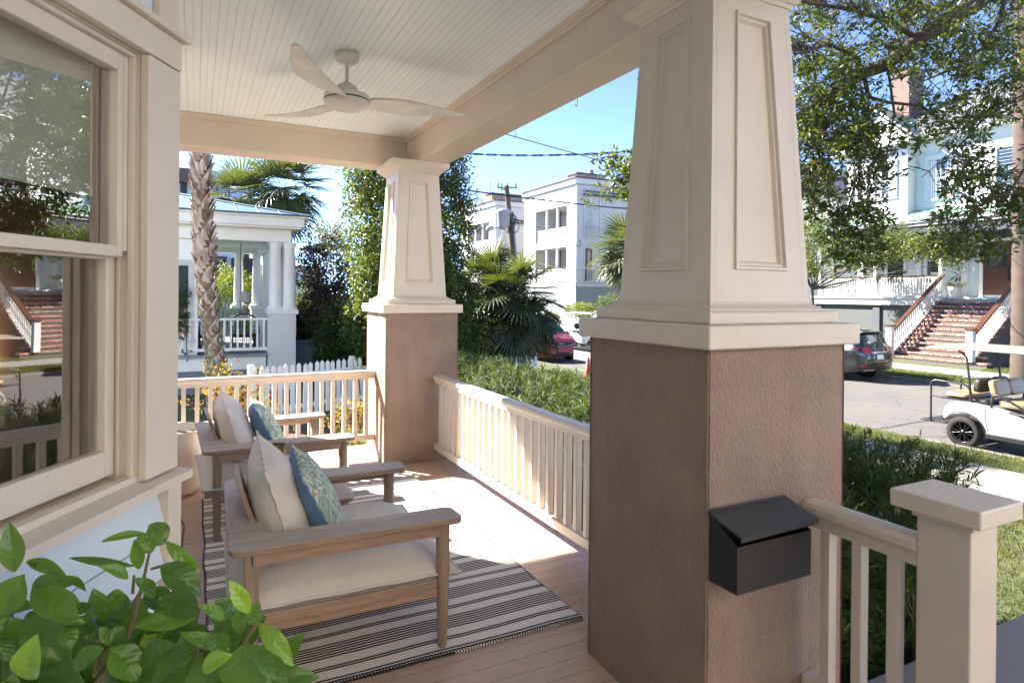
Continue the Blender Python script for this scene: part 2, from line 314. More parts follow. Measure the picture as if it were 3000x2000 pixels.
M['blackgloss'] = plain('gloss_black', (.012, .012, .013), .18); M['tube'] = plain('black_steel_tube', (.02, .02, .022), .35)
M['glass'] = glassm('dark_window_glass'); M['autoglass'] = glassm('car_glass', (.015, .03, .03))
M['lampred'] = plain('red_lens', (.55, .02, .015), .15); M['chrome'] = plain('chrome', (.7, .7, .72), .12, 1.0)
M['terracotta'] = plain('mahogany', (.065, .024, .015), .4)
M['slate'] = paint('grey_slate_roof', (.12, .13, .15), .7, .25, .6, 12)
M['green_roof'] = paint('green_metal_roof', (.20, .33, .24), .35, .06, .05)
M['blue_roof'] = paint('pale_metal_roof', (.08, .145, .215), .5, .06, .05)
M['rustmetal'] = paint('dark_brown_metal', (.10, .06, .05), .6, .2, .2)
M['wire'] = plain('black_cable', (.012, .012, .014), .6)
# ================= OUR PORCH =================
GZ = -1.2; LZ = -1.08                     # street level, lawn level
X0, PW, PWY, YN, YF = 1.4794, .6738, .6851, 1.5109, 5.3392
CEIL = 2.97; BB = 2.70; BXI, BXO, BYI, BYO = 1.80, 2.06, 5.80, 6.06
pf = MB(); pf.box((-.9, -4, -.035), (2.16, 6.2, 0)); pf.build('porch_floor', M['floor'], kind='structure')
house = thing('house', 'taupe trimmed house with pale blue lap siding whose covered porch we stand on', 'house', (-.06, 1.95, 0))
boxo('foundation', (-.85, -3.95, -1.3), (2.10, 6.14, -.04), M['red_brick_z'], house)
boxo('fascia_board', (2.10, -4, -.20), (2.135, 6.18, -.037), M['trim'], house)
boxo('ceiling', (-1.2, -1.4, CEIL), (BXI, BYI, CEIL+.05), M['ceil'], house)
def beam(name, a, b): return boxo(name, a, b, M['trim'], house, bev=.006)
beam('beam', (BXI, -1.4, BB), (BXO, BYO, 3.12)); beam('beam', (-1.2, BYI, BB+.002), (BXI-.002, BYO, 3.12))
m = MB()      # crown moulding round the ceiling
for k, (d, z0, z1) in enumerate(((.022, 2.93, CEIL), (.034, 2.945, CEIL-.001), (.048, 2.957, CEIL-.002))):
    m.box((BXI-d, -1.4, z0), (BXI-.001, BYI-.001, z1)); m.box((-1.1, BYI-d, z0), (BXI-d-.001, BYI-.001, z1-.001))
m.build('crown_moulding', M['trim'], house, bev=.004)
m = MB(); m.box((BXO+.001, -1.4, 2.705), (BXO+.03, BYO+.03, 2.86)); m.box((BXO+.03, -1.4, 2.80), (BXO+.13, BYO+.10, 2.90)); m.box((-1.2, BYO+.001, 2.705), (BXO, BYO+.03, 2.86)); m.build('gutter_board', M['trim'], house, bev=.005)
m = MB()      # roof over the porch and the house body above
m.box((-1.2, -1.5, 3.121), (2.42, BYO+.12, 3.22)); m.prism([(2.42, 3.221), (-1.2, 4.1), (-1.2, 3.221)], -1.5, BYO+.12); m.build('roof', M['slate'], house)
m = MB(); m.box((-9, -4, 3.12), (-1.21, 6.2, 6.5)); m.box((-9, 4.9, -1.2), (-.86, 6.2, 3.1)); m.build('wall', M['blueside'], house)
for v_, u_ in ((296, 1692), (378, 1512)):
    p = PX(u_, v_, 2.10); m = MB(); m.tube([(2.10, p.y, 2.72), (2.10, p.y, 2.685), (2.108, p.y+.012, 2.672), (2.112, p.y+.03, 2.672), (2.11, p.y+.042, 2.69)], .003, 6); m.build('hook', M['white'], house)
# --- bay wall with the sash window, 30 degrees off the porch axis ---
def frame30(c, ang):
    d = Vector((-math.sin(ang), -math.cos(ang), 0)); n = Vector((math.cos(ang), -math.sin(ang), 0))
    return Matrix(((d.x, n.x, 0, c[0]), (d.y, n.y, 0, c[1]), (0, 0, 1, 0), (0, 0, 0, 1)))
T30 = frame30((-.06, 1.95), R_(30)); T0 = frame30((-.10, 2.95), 0.0)
def WB(T=T30): b = MB(); b.T = T; return b
def lap(b, s0, s1, z0, z1, ex=.115, n0=0.):
    z = z1
    while z > z0+.01:
        zl = max(z0, z-ex)
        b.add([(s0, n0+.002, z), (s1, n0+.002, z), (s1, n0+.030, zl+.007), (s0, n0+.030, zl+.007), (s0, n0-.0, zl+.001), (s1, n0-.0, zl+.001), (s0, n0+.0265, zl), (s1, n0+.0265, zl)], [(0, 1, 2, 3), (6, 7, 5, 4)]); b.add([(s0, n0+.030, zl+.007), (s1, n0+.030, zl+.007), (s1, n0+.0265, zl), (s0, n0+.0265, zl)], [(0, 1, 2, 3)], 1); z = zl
w = WB(); w.box((.0, -.12, 0), (1.3, -.001, .98)); w.box((0, -.12, 2.12), (1.3, -.001, CEIL)); w.box((0, -.12, .98), (.125, -.001, 2.12)); w.box((1.06, -.12, .98), (1.3, -.001, 2.12)); w.build('wall', M['blueside'], house)
M['lap_shade'] = paint('lap_shade_line', (.30, .36, .38), .7)  # darker strip painted in for the shadow line under each lap
w = WB(); lap(w, .058, 1.245, .0, .975); w.build('siding', [M['blueside'], M['lap_shade']], house)
for a_, b_ in ((.0, .057), (1.246, 1.3)): w = WB(); w.box((a_, 0, 0), (b_, .036, .988)); w.build('corner_board', M['trim'], house, bev=.003)
win = WB(); win.box((-.004, .0, 1.022), (.131, .022, 2.098)); win.box((1.055, 0, 1.022), (1.18, .022, 2.098)); win.box((-.006, 0, 2.1), (1.2, .026, 2.178))
win.box((-.02, -.001, 2.179), (1.21, .045, 2.196)); win.box((-.012, 0, 2.197), (1.2, .030, 2.206))
win = win.build('window', M['trim'], house, bev=.003)
w = WB(); w.box((.1252, -.118, 1.0), (.127, -.004, 2.12)); w.box((1.052, -.118, 1.0), (1.0545, -.004, 2.12)); w.box((.1271, -.118, 2.098), (1.052, -.004, 2.119))
w.box((.1271, -.028, 1.032), (.137, -.014, 2.0975)); w.box((.1371, -.028, 2.088), (1.045, -.014, 2.0975)); w.box((.1271, -.064, 1.6005), (.1495, -.029, 2.0975)); w.box((.1271, -.058, 1.032), (.1335, -.050, 1.5995)); w.build('jamb', M['trim'], win, bev=.002)
w = WB(); w.add([(-.022, .055, .990), (1.2, .055, .990), (1.2, .055, 1.012), (-.022, .055, 1.012), (-.022, -.12, 1.03), (1.2, -.12, 1.03), (-.022, -.0, .985), (1.2, -.0, .985)], [(0, 1, 2, 3), (3, 2, 5, 4), (0, 6, 7, 1), (0, 3, 4, 6)])
w.box((.127, -.03, 1.018), (1.053, -.006, 1.034)); w.build('sill', M['trim'], win)
def sash(z0, z1, n, st, rb, rt, s0=.168):
    w = WB(); w.box((s0, n-.02, z0), (s0+st, n+.012, z1)); w.box((1.179-st-s0, n-.02, z0), (1.179-s0, n+.012, z1)); a, b = s0+st+.001, 1.179-st-s0-.001
    w.box((a, n-.02, z0), (b, n+.012, z0+rb)); w.box((a, n-.02, z1-rt), (b, n+.012, z1)); o = w.build('sash', M['trim'], win, bev=.003)
    g = WB(); na, nb__ = n-.010, n-.010+(b-a)*.035; g.add([(a, na, z0+rb), (b, nb__, z0+rb), (b, nb__, z1-rt), (a, na, z1-rt)], [(0, 1, 2, 3)]); return g
g1 = sash(1.585, 2.095, -.042, .019, .028, .05, .150); g2 = sash(1.036, 1.60, -.077, .032, .066, .022, .1275)
def winglass():
    t = NT('clear_window_glass'); t.t.nodes.remove(t.b); g = t.n('ShaderNodeBsdfGlossy'); g.inputs['Roughness'].default_value = .006; tr = t.n('ShaderNodeBsdfTransparent'); tr.inputs['Color'].default_value = (.93, .95, .93, 1)
    lw = t.n('ShaderNodeLayerWeight'); lw.inputs['Blend'].default_value = .5; mx = t.n('ShaderNodeMixShader'); t.l(t.math('MULTIPLY_ADD', t.math('POWER', lw.outputs['Facing'], 2.), 1.25, .22), mx.inputs[0]); t.l(tr.outputs[0], mx.inputs[1]); t.l(g.outputs[0], mx.inputs[2]); t.l(mx.outputs[0], t.out.inputs['Surface'])
    b = t.n('ShaderNodeBump'); b.inputs['Strength'].default_value = .03; b.inputs['Distance'].default_value = .01; t.l(t.noise(3, 2), b.inputs['Height']); t.l(b.outputs[0], g.inputs['Normal']); return t.mat
M['winglass'] = winglass()
g1.build('glass', M['winglass'], win); g2.build('glass', M['winglass'], win)
# upper frieze board above the window and the facet running along the porch
w = WB(); w.box((.0, 0, 2.207), (.085, .02, CEIL)); w.box((.086, .0, 2.80), (1.3, .018, CEIL)); w.build('frieze_board', M['trim'], house, bev=.003)
w = WB(T0); w.box((0, -.12, 0), (1.02, -.001, CEIL)); w.build('wall', M['blueside'], house)
w = WB(T0); lap(w, .07, .92, 0, .975); w.build('siding', [M['blueside'], M['lap_shade']], house)
w = WB(T0); w.box((0, 0, 0), (.07, .02, CEIL)); w.box((.92, 0, 0), (.99, .02, 2.5)); w.box((.08, 0, 1.022), (.18, .016, 2.098)); w.box((.80, 0, 1.022), (.91, .016, 2.098)); w.box((.06, 0, 2.1), (.915, .02, 2.196)); w.box((.0, .021, .985), (.915, .038, 1.015)); w.build('trim_board', M['trim'], house, bev=.003)
w = WB(T0); w.box((.18, -.03, 1.03), (.80, .001, 2.095)); w2 = w.build('window', M['glass'], house)
w = MB(); w.add([(-.101, 2.95, 0), (-.101, 2.95, CEIL), (-.80, 4.2, CEIL), (-.80, 4.3, 0)], [(0, 1, 2, 3)]); w.box((-.92, 4.3, 0), (-.80, 6.2, CEIL)); w.box((-.92, -4, 0), (-.80, .75, CEIL)); w.add([(-.71, .824, 0), (-.71, .824, CEIL), (-.82, .7, CEIL), (-.82, .7, 0)], [(0, 1, 2, 3)]); w.build('wall', M['blueside'], house)
# --- what shows inside the room ---
M['warmwall'] = paint('warm_room_wall', (.36, .27, .20), .8); M['inwood'] = woodm('dark_floor_wood', (.12, .06, .03), (.2, .1, .05), 0)
w = MB(); ip = [T30 @ Vector((0, -.13, 0)), T30 @ Vector((1.25, -.13, 0))]
poly = [(-.24, 2.86), (-.24, ip[0].y+.02), (ip[0].x, ip[0].y), (ip[1].x, ip[1].y), (-.94, .7), (-.94, -3.4), (-5.2, -3.4), (-5.2, 5.4), (-1., 5.4), (-1., 4.15)]
w.prism(poly, .001, .02, 'z'); w.prism(poly, 2.68, 2.70, 'z')
for (x0_, y0_), (x1_, y1_) in zip(poly[4:]+poly[:2], poly[5:]+poly[:3]): w.add([(x0_, y0_, .02), (x1_, y1_, .02), (x1_, y1_, 2.68), (x0_, y0_, 2.68)], [(0, 1, 2, 3)])
w.build('room', M['warmwall'], house)
M['shade'] = fabric('shade_cloth', (.62, .61, .50), 200)
w = WB(); w.box((.275, -.165, 1.70), (1.0, -.162, 2.10)); w.lathe((0, 0, 0), [(0, 0), (0, 0)], 3); sh = WB(); sh.box((.153, -.112, 1.755), (1.028, -.109, 2.10)); sh.box((.153, -.116, 1.735), (1.028, -.107, 1.7549)); sh.tube([(.153, -.125, 2.10), (1.028, -.125, 2.10)], .018, 12)
sh.build('roller_shade', M['shade'], label='cream roller shade half lowered behind the upper window pane', cat='shade')
def squash(name, c, h, mat, parent=None, T=None, n=5, e=.35, wob=.01, **k):   # soft rounded block
    b = MB(); b.T = T; N = 14
    def fn(face):
        def f(u, v):
            a, bb = u*2-1, v*2-1; p = [Vector((a, bb, 1)), Vector((a, bb, -1)), Vector((1, a, bb)), Vector((-1, a, bb)), Vector((a, 1, bb)), Vector((a, -1, bb))][face]
            L = (abs(p.x)**(1/e)+abs(p.y)**(1/e)+abs(p.z)**(1/e))**e; q = p/L
            q = Vector((q.x*h[0], q.y*h[1], q.z*h[2])); w_ = noise.noise((q+Vector(c))*4.)*wob; nn = q.normalized(); return Vector(c)+q+nn*w_
        return f
    for i in range(6): b.grid(N, N, fn(i))
    me = b.mesh(name); bm = bmesh.new(); bm.from_mesh(me); bmesh.ops.remove_doubles(bm, verts=bm.verts, dist=1e-4); bmesh.ops.recalc_face_normals(bm, faces=bm.faces); bm.to_mesh(me); bm.free()
    return link(name, me, mat, parent, **k)
M['boucle'] = fabric('grey_boucle', (.42, .38, .33), 120, .1); M['rust'] = fabric('brown_velvet', (.20, .09, .035), 200)
sofa = thing('sofa', 'grey boucle sofa inside the room behind the lower window pane', 'sofa', T30 @ Vector((.5, -.7, 0)))
squash('backrest', (.55, -.60, .80), (.95, .15, .37), M['boucle'], sofa, T30, e=.2, wob=.02); squash('seat', (.55, -1.0, .35), (.95, .45, .2), M['boucle'], sofa, T30, e=.2)
squash('cushion', (.02, -.80, 1.05), (.19, .09, .20), M['rust'], None, T30, e=.3, label='brown velvet cushion on the grey sofa behind the window', cat='cushion')
lc_ = PD(-8, 960, 3.3); c = Vector((lc_.x, lc_.y, 0)); lamp = thing('table_lamp', 'lit lamp with a pale conical shade glowing inside the room', 'lamp', c)
b = MB(); b.lathe(c, [(.24, 1.12), (.15, 1.45)], 24)
t = NT('lit_lamp_shade'); t.set(Roughness=.8); t.col((.8, .55, .35)); t.b.inputs['Emission Color'].default_value = (1, .55, .25, 1); t.b.inputs['Emission Strength'].default_value = .9
b.build('lamp_shade', t.mat, lamp); b = MB(); b.lathe(c, [(.0, 0), (.16, 0), (.14, .03), (.03, .06), (.04, .7), (.09, .9), (.03, 1.1), (.01, 1.25)], 16); b.build('lamp_base', M['rustmetal'], lamp)
ld = bpy.data.lights.new('lamp_light', 'POINT'); ld.energy = 11; ld.color = (1, .74, .50); ld.shadow_soft_size = .1; lo = bpy.data.objects.new('lamp_bulb', ld); COL.objects.link(lo); lo.location = c+Vector((0, 0, 1.5))
# --- tapered columns on stucco piers ---
def column(y0, label):
    cx, cy = X0+PW/2, y0+PWY/2; hx, hy = PW/2, PWY/2; root = thing('porch_column', label, 'column', (cx, cy, 0), 'square tapered porch columns')
    b = MB(); N = 26       # stucco pier, slightly uneven faces
    for (ax, sg) in ((0, -1), (0, 1), (1, -1), (1, 1)):
        def fn(u, v, ax=ax, sg=sg):
            z = v*1.33; a = (u*2-1); e = min(1, min(u, 1-u)*14); w_ = noise.noise(Vector((a*3+ax*9, z*2.4, sg*5+y0)))*.006*e
            rr = .006*(1-e)
            return (cx+sg*(hx+w_-rr), cy+a*hy, z) if ax == 0 else (cx+a*hx, cy+sg*(hy+w_-rr), z)
        b.grid(N, 44, fn)
    b.build('pier', M['stucco'], root)
    o = .035; boxo('cap', (cx-hx-o, cy-hy-o, 1.3287), (cx+hx+o, cy+hy+o, 1.4062), M['trim'], root, bev=.007)
    boxo('plinth', (cx-hx+.018, cy-hy+.018, 1.4065), (cx+hx-.018, cy+hy-.018, 1.4483), M['trim'], root, bev=.005)
    b = MB()
    for z0, z1, i0, i1 in ((1.4486, 1.458, .046, .050), (1.458, 1.472, .056, .078), (1.472, 1.482, .080, .086)): b.frust((cx, cy), z0, hx-i0, hy-i0, z1, hx-i1, hy-i1)
    b.build('base_moulding', M['trim'], root)
    za, zb, ia, ib = 1.482, 2.60, .088, .1454; b = MB()
    for q in range(4):
        def P(u, v, dep, q=q):
            i = ia+(ib-ia)*v; hx_, hy_ = hx-i, hy-i; z = za+(zb-za)*v; a = u*2-1
            if q == 0: return (cx-hx_+dep, cy+a*hy_, z)
            if q == 1: return (cx+hx_-dep, cy+a*hy_, z)
            if q == 2: return (cx+a*hx_, cy-hy_+dep, z)
            return (cx+a*hx_, cy+hy_-dep, z)
        def ring(g, dep):   # trapezoid inset by g metres
            gu = g/.5; gv = g/1.118
            return [P(.225+gu, .10+gv, dep), P(.775-gu, .10+gv, dep), P(.725-gu, .937-gv, dep), P(.275+gu, .937-gv, dep)]
        rings = [[P(0, 0, 0), P(1, 0, 0), P(1, 1, 0), P(0, 1, 0)], ring(0, 0), ring(.003, -.009), ring(.012, -.009), ring(.017, .003), ring(.024, .004), ring(.034, .016), ring(.05, .016)]
        vs = sum(rings, []); fs = [(k*4+i, k*4+(i+1) % 4, k*4+4+(i+1) % 4, k*4+4+i) for k in range(len(rings)-1) for i in range(4)]; k = (len(rings)-1)*4
        b.add(vs, fs+[(k, k+1, k+2, k+3)])
    sh_o = b.build('shaft', M['trim'], root); b = MB()
    for q, u_ in ((2, .935), (2, .045), (0, .955)):   # hairline joints where the casing boards meet
        for k in range(14):
            v0, v1 = k/14, (k+1)/14; i0, i1 = ia+(ib-ia)*v0, ia+(ib-ia)*v1; w0 = .0007*(1+.7*noise.noise(Vector((k*.7, q, u_))))
            def J(u, v, i): a = u*2-1; z = za+(zb-za)*v; return (cx+a*(hx-i), cy-(hy-i)-.0006, z) if q == 2 else (cx-(hx-i)-.0006, cy+a*(hy-i), z)
            b.add([J(u_-w0, v0, i0), J(u_+w0, v0, i0), J(u_+w0, v1, i1), J(u_-w0, v1, i1)], [(0, 1, 2, 3)])
    b.build('joint_lines', plain('joint_dark', (.20, .165, .13), .9), sh_o)
    b = MB()
    for z0, z1, i0, i1 in ((2.590, 2.604, .139, .132), (2.604, 2.622, .126, .112), (2.622, 2.650, .108, .080), (2.650, 2.699, .070, .066)): b.frust((cx, cy), z0, hx-i0, hy-i0, z1, hx-i1, hy-i1)
    b.build('capital', M['trim'], root); return root
column(YN, 'large near column on a brown stucco pier with the black mailbox'); column(YF, 'far corner column on a brown stucco pier between the two long railings')
# --- railings ---
def rail_profile(name, p0, p1, zt, h, w, parent):   # moulded top rail between two points
    d = (Vector(p1)-Vector(p0)); L = d.length; ang = math.atan2(d.y, d.x); b = MB(); b.T = Matrix.Translation((p0[0], p0[1], 0)) @ Matrix.Rotation(ang, 4, 'Z')
    hw = w/2; pr = [(-hw*.62, zt-h), (hw*.62, zt-h), (hw*.66, zt-h*.62), (hw*.86, zt-h*.52), (hw, zt-h*.42), (hw, zt-h*.2), (hw*.8, zt-.004), (hw*.3, zt), (-hw*.3, zt), (-hw*.8, zt-.004), (-hw, zt-h*.2), (-hw, zt-h*.42), (-hw*.86, zt-h*.52), (-hw*.66, zt-h*.62)]
    b.prism(pr, 0, L, 'x'); return b.build(name, M['trim'], parent)
r1 = thing('porch_railing', 'long taupe railing on the street side between the two columns', 'railing', (1.955, 3.8, 0), 'porch railings')
ya, yb = YN+PWY+.003, YF-.003
rail_profile('top_rail', (1.955, ya), (1.955, yb), .775, .078, .085, r1)
boxo('bottom_rail', (1.927, ya, .1015), (1.985, yb, .158), M['trim'], r1, bev=.004)
bal = MB(); bal.box((1.936, -.0165, .159), (1.974, .0165, .70)); bal0 = None
def row(parent, proto, pts):
    for i, p in enumerate(pts):
        o = proto if i == 0 else proto.copy()
        if i: COL.objects.link(o); o.parent = parent
        o.location = Vector(p)-Vector((0, 0, 0))
nb = 30; ys = [5.222-.1052*i for i in range(nb) if 5.222-.1052*i > ya+.02]
b = MB(); b.box((-.019, -.0165, .159), (.019, .0165, .70)); me = b.mesh('baluster'); me.materials.append(M['trim'])
def balusters(parent, pts, me, name='baluster', rz=0):
    pl = wloc(parent)
    for p in pts:
        o = bpy.data.objects.new(name, me); COL.objects.link(o); o.parent = parent; o.location = Vector(p)-pl; o.rotation_euler[2] = rz
balusters(r1, [(1.955, y, 0) for y in ys], me)
r2 = thing('porch_railing', 'sunlit taupe railing at the far end of the porch behind the chairs', 'railing', (.3, 5.68, 0), 'porch railings')
rail_profile('top_rail', (-.80, 5.70), (X0-.003, 5.70), .80, .075, .085, r2); boxo('bottom_rail', (-.80, 5.672, .165), (X0-.003, 5.728, .215), M['trim'], r2, bev=.004)
b = MB(); b.box((-.0165, -.019, .216), (.0165, .019, .726)); me2 = b.mesh('baluster'); me2.materials.append(M['trim'])
balusters(r2, [(1.401-.0985*i, 5.70, 0) for i in range(22)], me2)
r3 = thing('porch_railing', 'short taupe railing from the near column to the newel post', 'railing', (1.955, 1.3, 0), 'porch railings')
rail_profile('top_rail', (1.962, 1.121), (1.962, YN-.003), .785, .088, .085, r3); boxo('bottom_rail', (1.925, 1.121, .1015), (1.985, YN-.003, .17), M['trim'], r3, bev=.004)
b = MB(); b.box((-.019, -.0165, .171), (.019, .0165, .70)); me3 = b.mesh('baluster'); me3.materials.append(M['trim']); balusters(r3, [(1.951, y, 0) for y in (1.424, 1.310, 1.193)], me3)
nw = thing('newel_post', 'square taupe newel post with a flat weathered cap beside the steps', 'post', (2.0, 1.05, 0))
boxo('post', (1.93, .972, -.03), (2.069, 1.12, .85), M['trim'], nw, bev=.005); boxo('moulding', (1.92, .962, .851), (2.079, 1.13, .868), M['trim'], nw, bev=.004)
boxo('cap', (1.897, .932, .869), (2.118, 1.182, .922), M['trim'], nw, bev=.006)
# --- landing and steps ---
st = thing('porch_steps', 'grey painted landing and steps leading down from the porch', 'steps', (3, 0, GZ))
boxo('landing', (2.165, -2, -.26), (4.05, 1.76, -.2), paint('grey_porch_paint', (.21, .19, .185), .5, .1, .3, 60, .2), st, bev=.006)
for k in range(4): boxo('step', (4.06+.3*k, -2, -.42-.18*k), (4.38+.3*k, 1.7, -.38-.18*k), st.children[0].data.materials[0], st, bev=.005)
m = MB(); m.box((2.17, -1.95, GZ-.1), (4.0, 1.7, -.261)); [m.box((4.0+.3*k, -1.95, GZ-.1), (4.3+.3*k, 1.66, -.421-.18*k)) for k in range(4)]; m.build('riser', M['red_brick_z'], st)
# --- mailbox ---
mb = thing('mailbox', 'black wall mailbox with its lid ajar on the near brown pier', 'mailbox', (1.65, YN-.004, .57), None)
xa, xb, yo, yi, zb = 1.484, 1.818, 1.391, YN-.006, .588
b = MB(); t_ = .002
b.box((xa, yi-.002, zb-.005), (xb, yi, .80)); b.box((xa, yo, zb), (xb, yo+t_, .733)); b.box((xa, yo, zb-.002), (xb, yi-.003, zb))
for x in (xa, xb-t_): b.prism([(yo+.0005, zb), (yi-.0025, zb), (yi-.0025, .80), (yo+.0005, .733)], x, x+t_, 'x')
b.build('box', M['blackmetal'], mb)
b = MB(); b.tube([(xa-.006, yi-.006, .8125), (xb+.006, yi-.006, .8125)], .0045, 8); [b.tube([(x, yo-.001, .72), (x, yo-.004, .72)], .004, 8) for x in ()]; b.build('hinge', M['blackmetal'], mb)
b = MB(); b.add([(xa-.012, yi-.001, .805), (xb+.012, yi-.001, .805), (xb+.020, yo-.008, .766), (xa+.004, yo-.008, .761), (xb+.020, yo-.010, .754), (xa+.004, yo-.010, .749), (xa-.012, yi-.001, .812), (xb+.012, yi-.001, .812), (xb+.02, yo-.014, .771), (xa+.004, yo-.014, .766)],
      [(0, 1, 2, 3), (6, 7, 8, 9), (8, 9, 5, 4), (2, 3, 5, 4), (0, 3, 9, 6), (1, 2, 8, 7), (0, 1, 7, 6)]); b.build('lid', paint('lid_metal', (.05, .055, .055), .5, .2, .3, 60, .2), mb)
# --- ceiling fan ---
fx, fy, fz = .825, 3.90, 2.687; fan = thing('ceiling_fan', 'white three-bladed ceiling fan on a short rod under the porch ceiling', 'ceiling fan', (fx, fy, CEIL))
b = MB(); b.lathe((fx, fy, 0), [(0, CEIL-.001), (.073, CEIL-.001), (.072, 2.93), (.055, 2.912), (.03, 2.905), (0, 2.905)], 28); b.build('canopy', M['fan'], fan)
b = MB(); b.lathe((fx, fy, 0), [(.011, 2.92), (.011, 2.79), (.027, 2.79), (.027, 2.775), (.03, 2.772)], 16); b.build('rod', M['fan'], fan)
b = MB(); b.lathe((fx, fy, 0), [(0, 2.775), (.055, 2.772), (.068, 2.745), (.08, 2.722), (.135, 2.712), (.138, 2.685), (.136, 2.684)], 32); b.build('motor', M['fan'], fan)
b = MB(); b.lathe((fx, fy, 0), [(.134, 2.683), (.134, 2.677)], 32); b.build('seam_ring', M['dark'], fan)
b = MB(); b.lathe((fx, fy, 0), [(.138, 2.676), (.138, 2.668), (.12, 2.645), (.08, 2.628), (0, 2.618)], 32); b.build('light_bowl', plain('frosted_bowl', (.70, .66, .62), .5), fan)
for ang in (-123.3, 116., -1.0):
    a = R_(ang)
    def bl(u, v, a=a):
        r = .11+.69*u; w = (.040+.052*math.sin(math.pi*min(1, u*1.12)**.8))*(1 if u < .82 else max(.05, math.sqrt(max(0, 1-((u-.82)/.185)**2)))); off = -.035*math.sin(math.pi*u)+.05*u*u
        y = (v*2-1)*w+off; tw = R_(24)*(1-u*.9)+.05; z = fz+.0-.012*math.sin(math.pi*u)+.03*u*u-y*math.tan(tw)*.55
        return (fx+r*math.cos(a)-y*math.sin(a), fy+r*math.sin(a)+y*math.cos(a), z)
    b = MB(); b.grid(26, 6, bl); o = b.build('blade', M['fan'], fan); s = o.modifiers.new('t', 'SOLIDIFY'); s.thickness = .007
# ================= FURNITURE =================
rg = boxo('rug', (.06, 2.43, .001), (1.605, 5.05, .009), None); rg.data.materials.append(M['rug'])
bm = bmesh.new(); bm.from_mesh(rg.data); bmesh.ops.subdivide_edges(bm, edges=bm.edges, cuts=40, use_grid_fill=True)
for v in bm.verts:
    if v.co.z > .005: v.co.z += .003*noise.noise(v.co*3)+.0015
    e = noise.noise(Vector((v.co.y*3, v.co.x*.5, 3)))
    if v.co.x > 1.6 or v.co.x < .065: v.co.x += .012*e
    if v.co.y < 2.435: v.co.y += .006*noise.noise(Vector((v.co.x*4, 0, 1)))
bm.to_mesh(rg.data); bm.free(); tag(rg, 'cream rug with black stripes under the wooden armchairs', 'rug')
b = MB()
for k in range(120):
    x = .065+k*.0129; e = .006*noise.noise(Vector((x*4, 0, 1))); b.tube([(x, 2.437+e, .012), (x+.006, 2.427+e, .011), (x+.008, 2.428+e, .002)], .0028, 5)
    b.tube([(x, 5.045, .012), (x+.006, 5.055, .011), (x+.008, 5.053, .002)], .0028, 5)
for k in range(170):
    y = 2.44+k*.0153
    for x, s in ((1.605, 1), (.06, -1)):
        e = .012*noise.noise(Vector((y*3, x*.5, 3))); b.tube([(x+e-.004*s, y, .011), (x+e+.005*s, y+.004, .009), (x+e+.006*s, y+.004, .002)], .0022, 4)
b.build('stitched_edge', M['black_thread'], rg)
def cushion(b, c, hx, hy, hz, T=None, drop=.0, n=22, pin=.05, seed=0, wr=.006):   # flat box cushion, soft edges
    pass
def pillow_surf(w, h, t, seed, sag=0, wr=.008):
    def f(sg):
        def g(u, v):
            a, b_ = u*2-1, v*2-1
            px = 1-.075*(1-abs(b_)**2.2)*abs(a)**3; py = 1-.075*(1-abs(a)**2.2)*abs(b_)**3
            th = ((1-abs(a)**2.6)*(1-abs(b_)**2.6))**.55
            wrk = wr*noise.noise(Vector((a*2.2+seed, b_*2.2, sg)))*th+wr*.5*noise.noise(Vector((a*7+seed, b_*3, sg)))*th
            cr = -.010*math.exp(-((abs(a)-.82)**2+(abs(b_)-.82)**2)*14)
            return Vector((a*w*px, b_*h*py, sg*(t*th+cr*.6*(th > 0))+wrk-sag*(1-b_)*.0))
        return g
    return f
def pillow(name, w, h, t, T, mats, label, cat, group=None, seed=0, parent=None, pipe=.005):
    root = thing(name, label, cat, T.translation, group); f = pillow_surf(w, h, t, seed)
    for sg, nm, mt in ((1, 'front_panel', mats[0]), (-1, 'back_panel', mats[1])):
        b = MB(); b.T = T; b.grid(30, 30, f(sg)); o = b.build(nm, mt, root)
    b = MB(); b.T = T; n = 24; g = f(0); ed = [g(i/n, 0) for i in range(n)]+[g(1, i/n) for i in range(n)]+[g(1-i/n, 1) for i in range(n)]+[g(0, 1-i/n) for i in range(n)]; ed.append(ed[0])
    ed = [p+Vector((0, 0, .003*math.sin(i*1.7))) for i, p in enumerate(ed)]
    b.tube(ed, pipe, 6, cap=False); b.build('piping', mats[2], root); return root
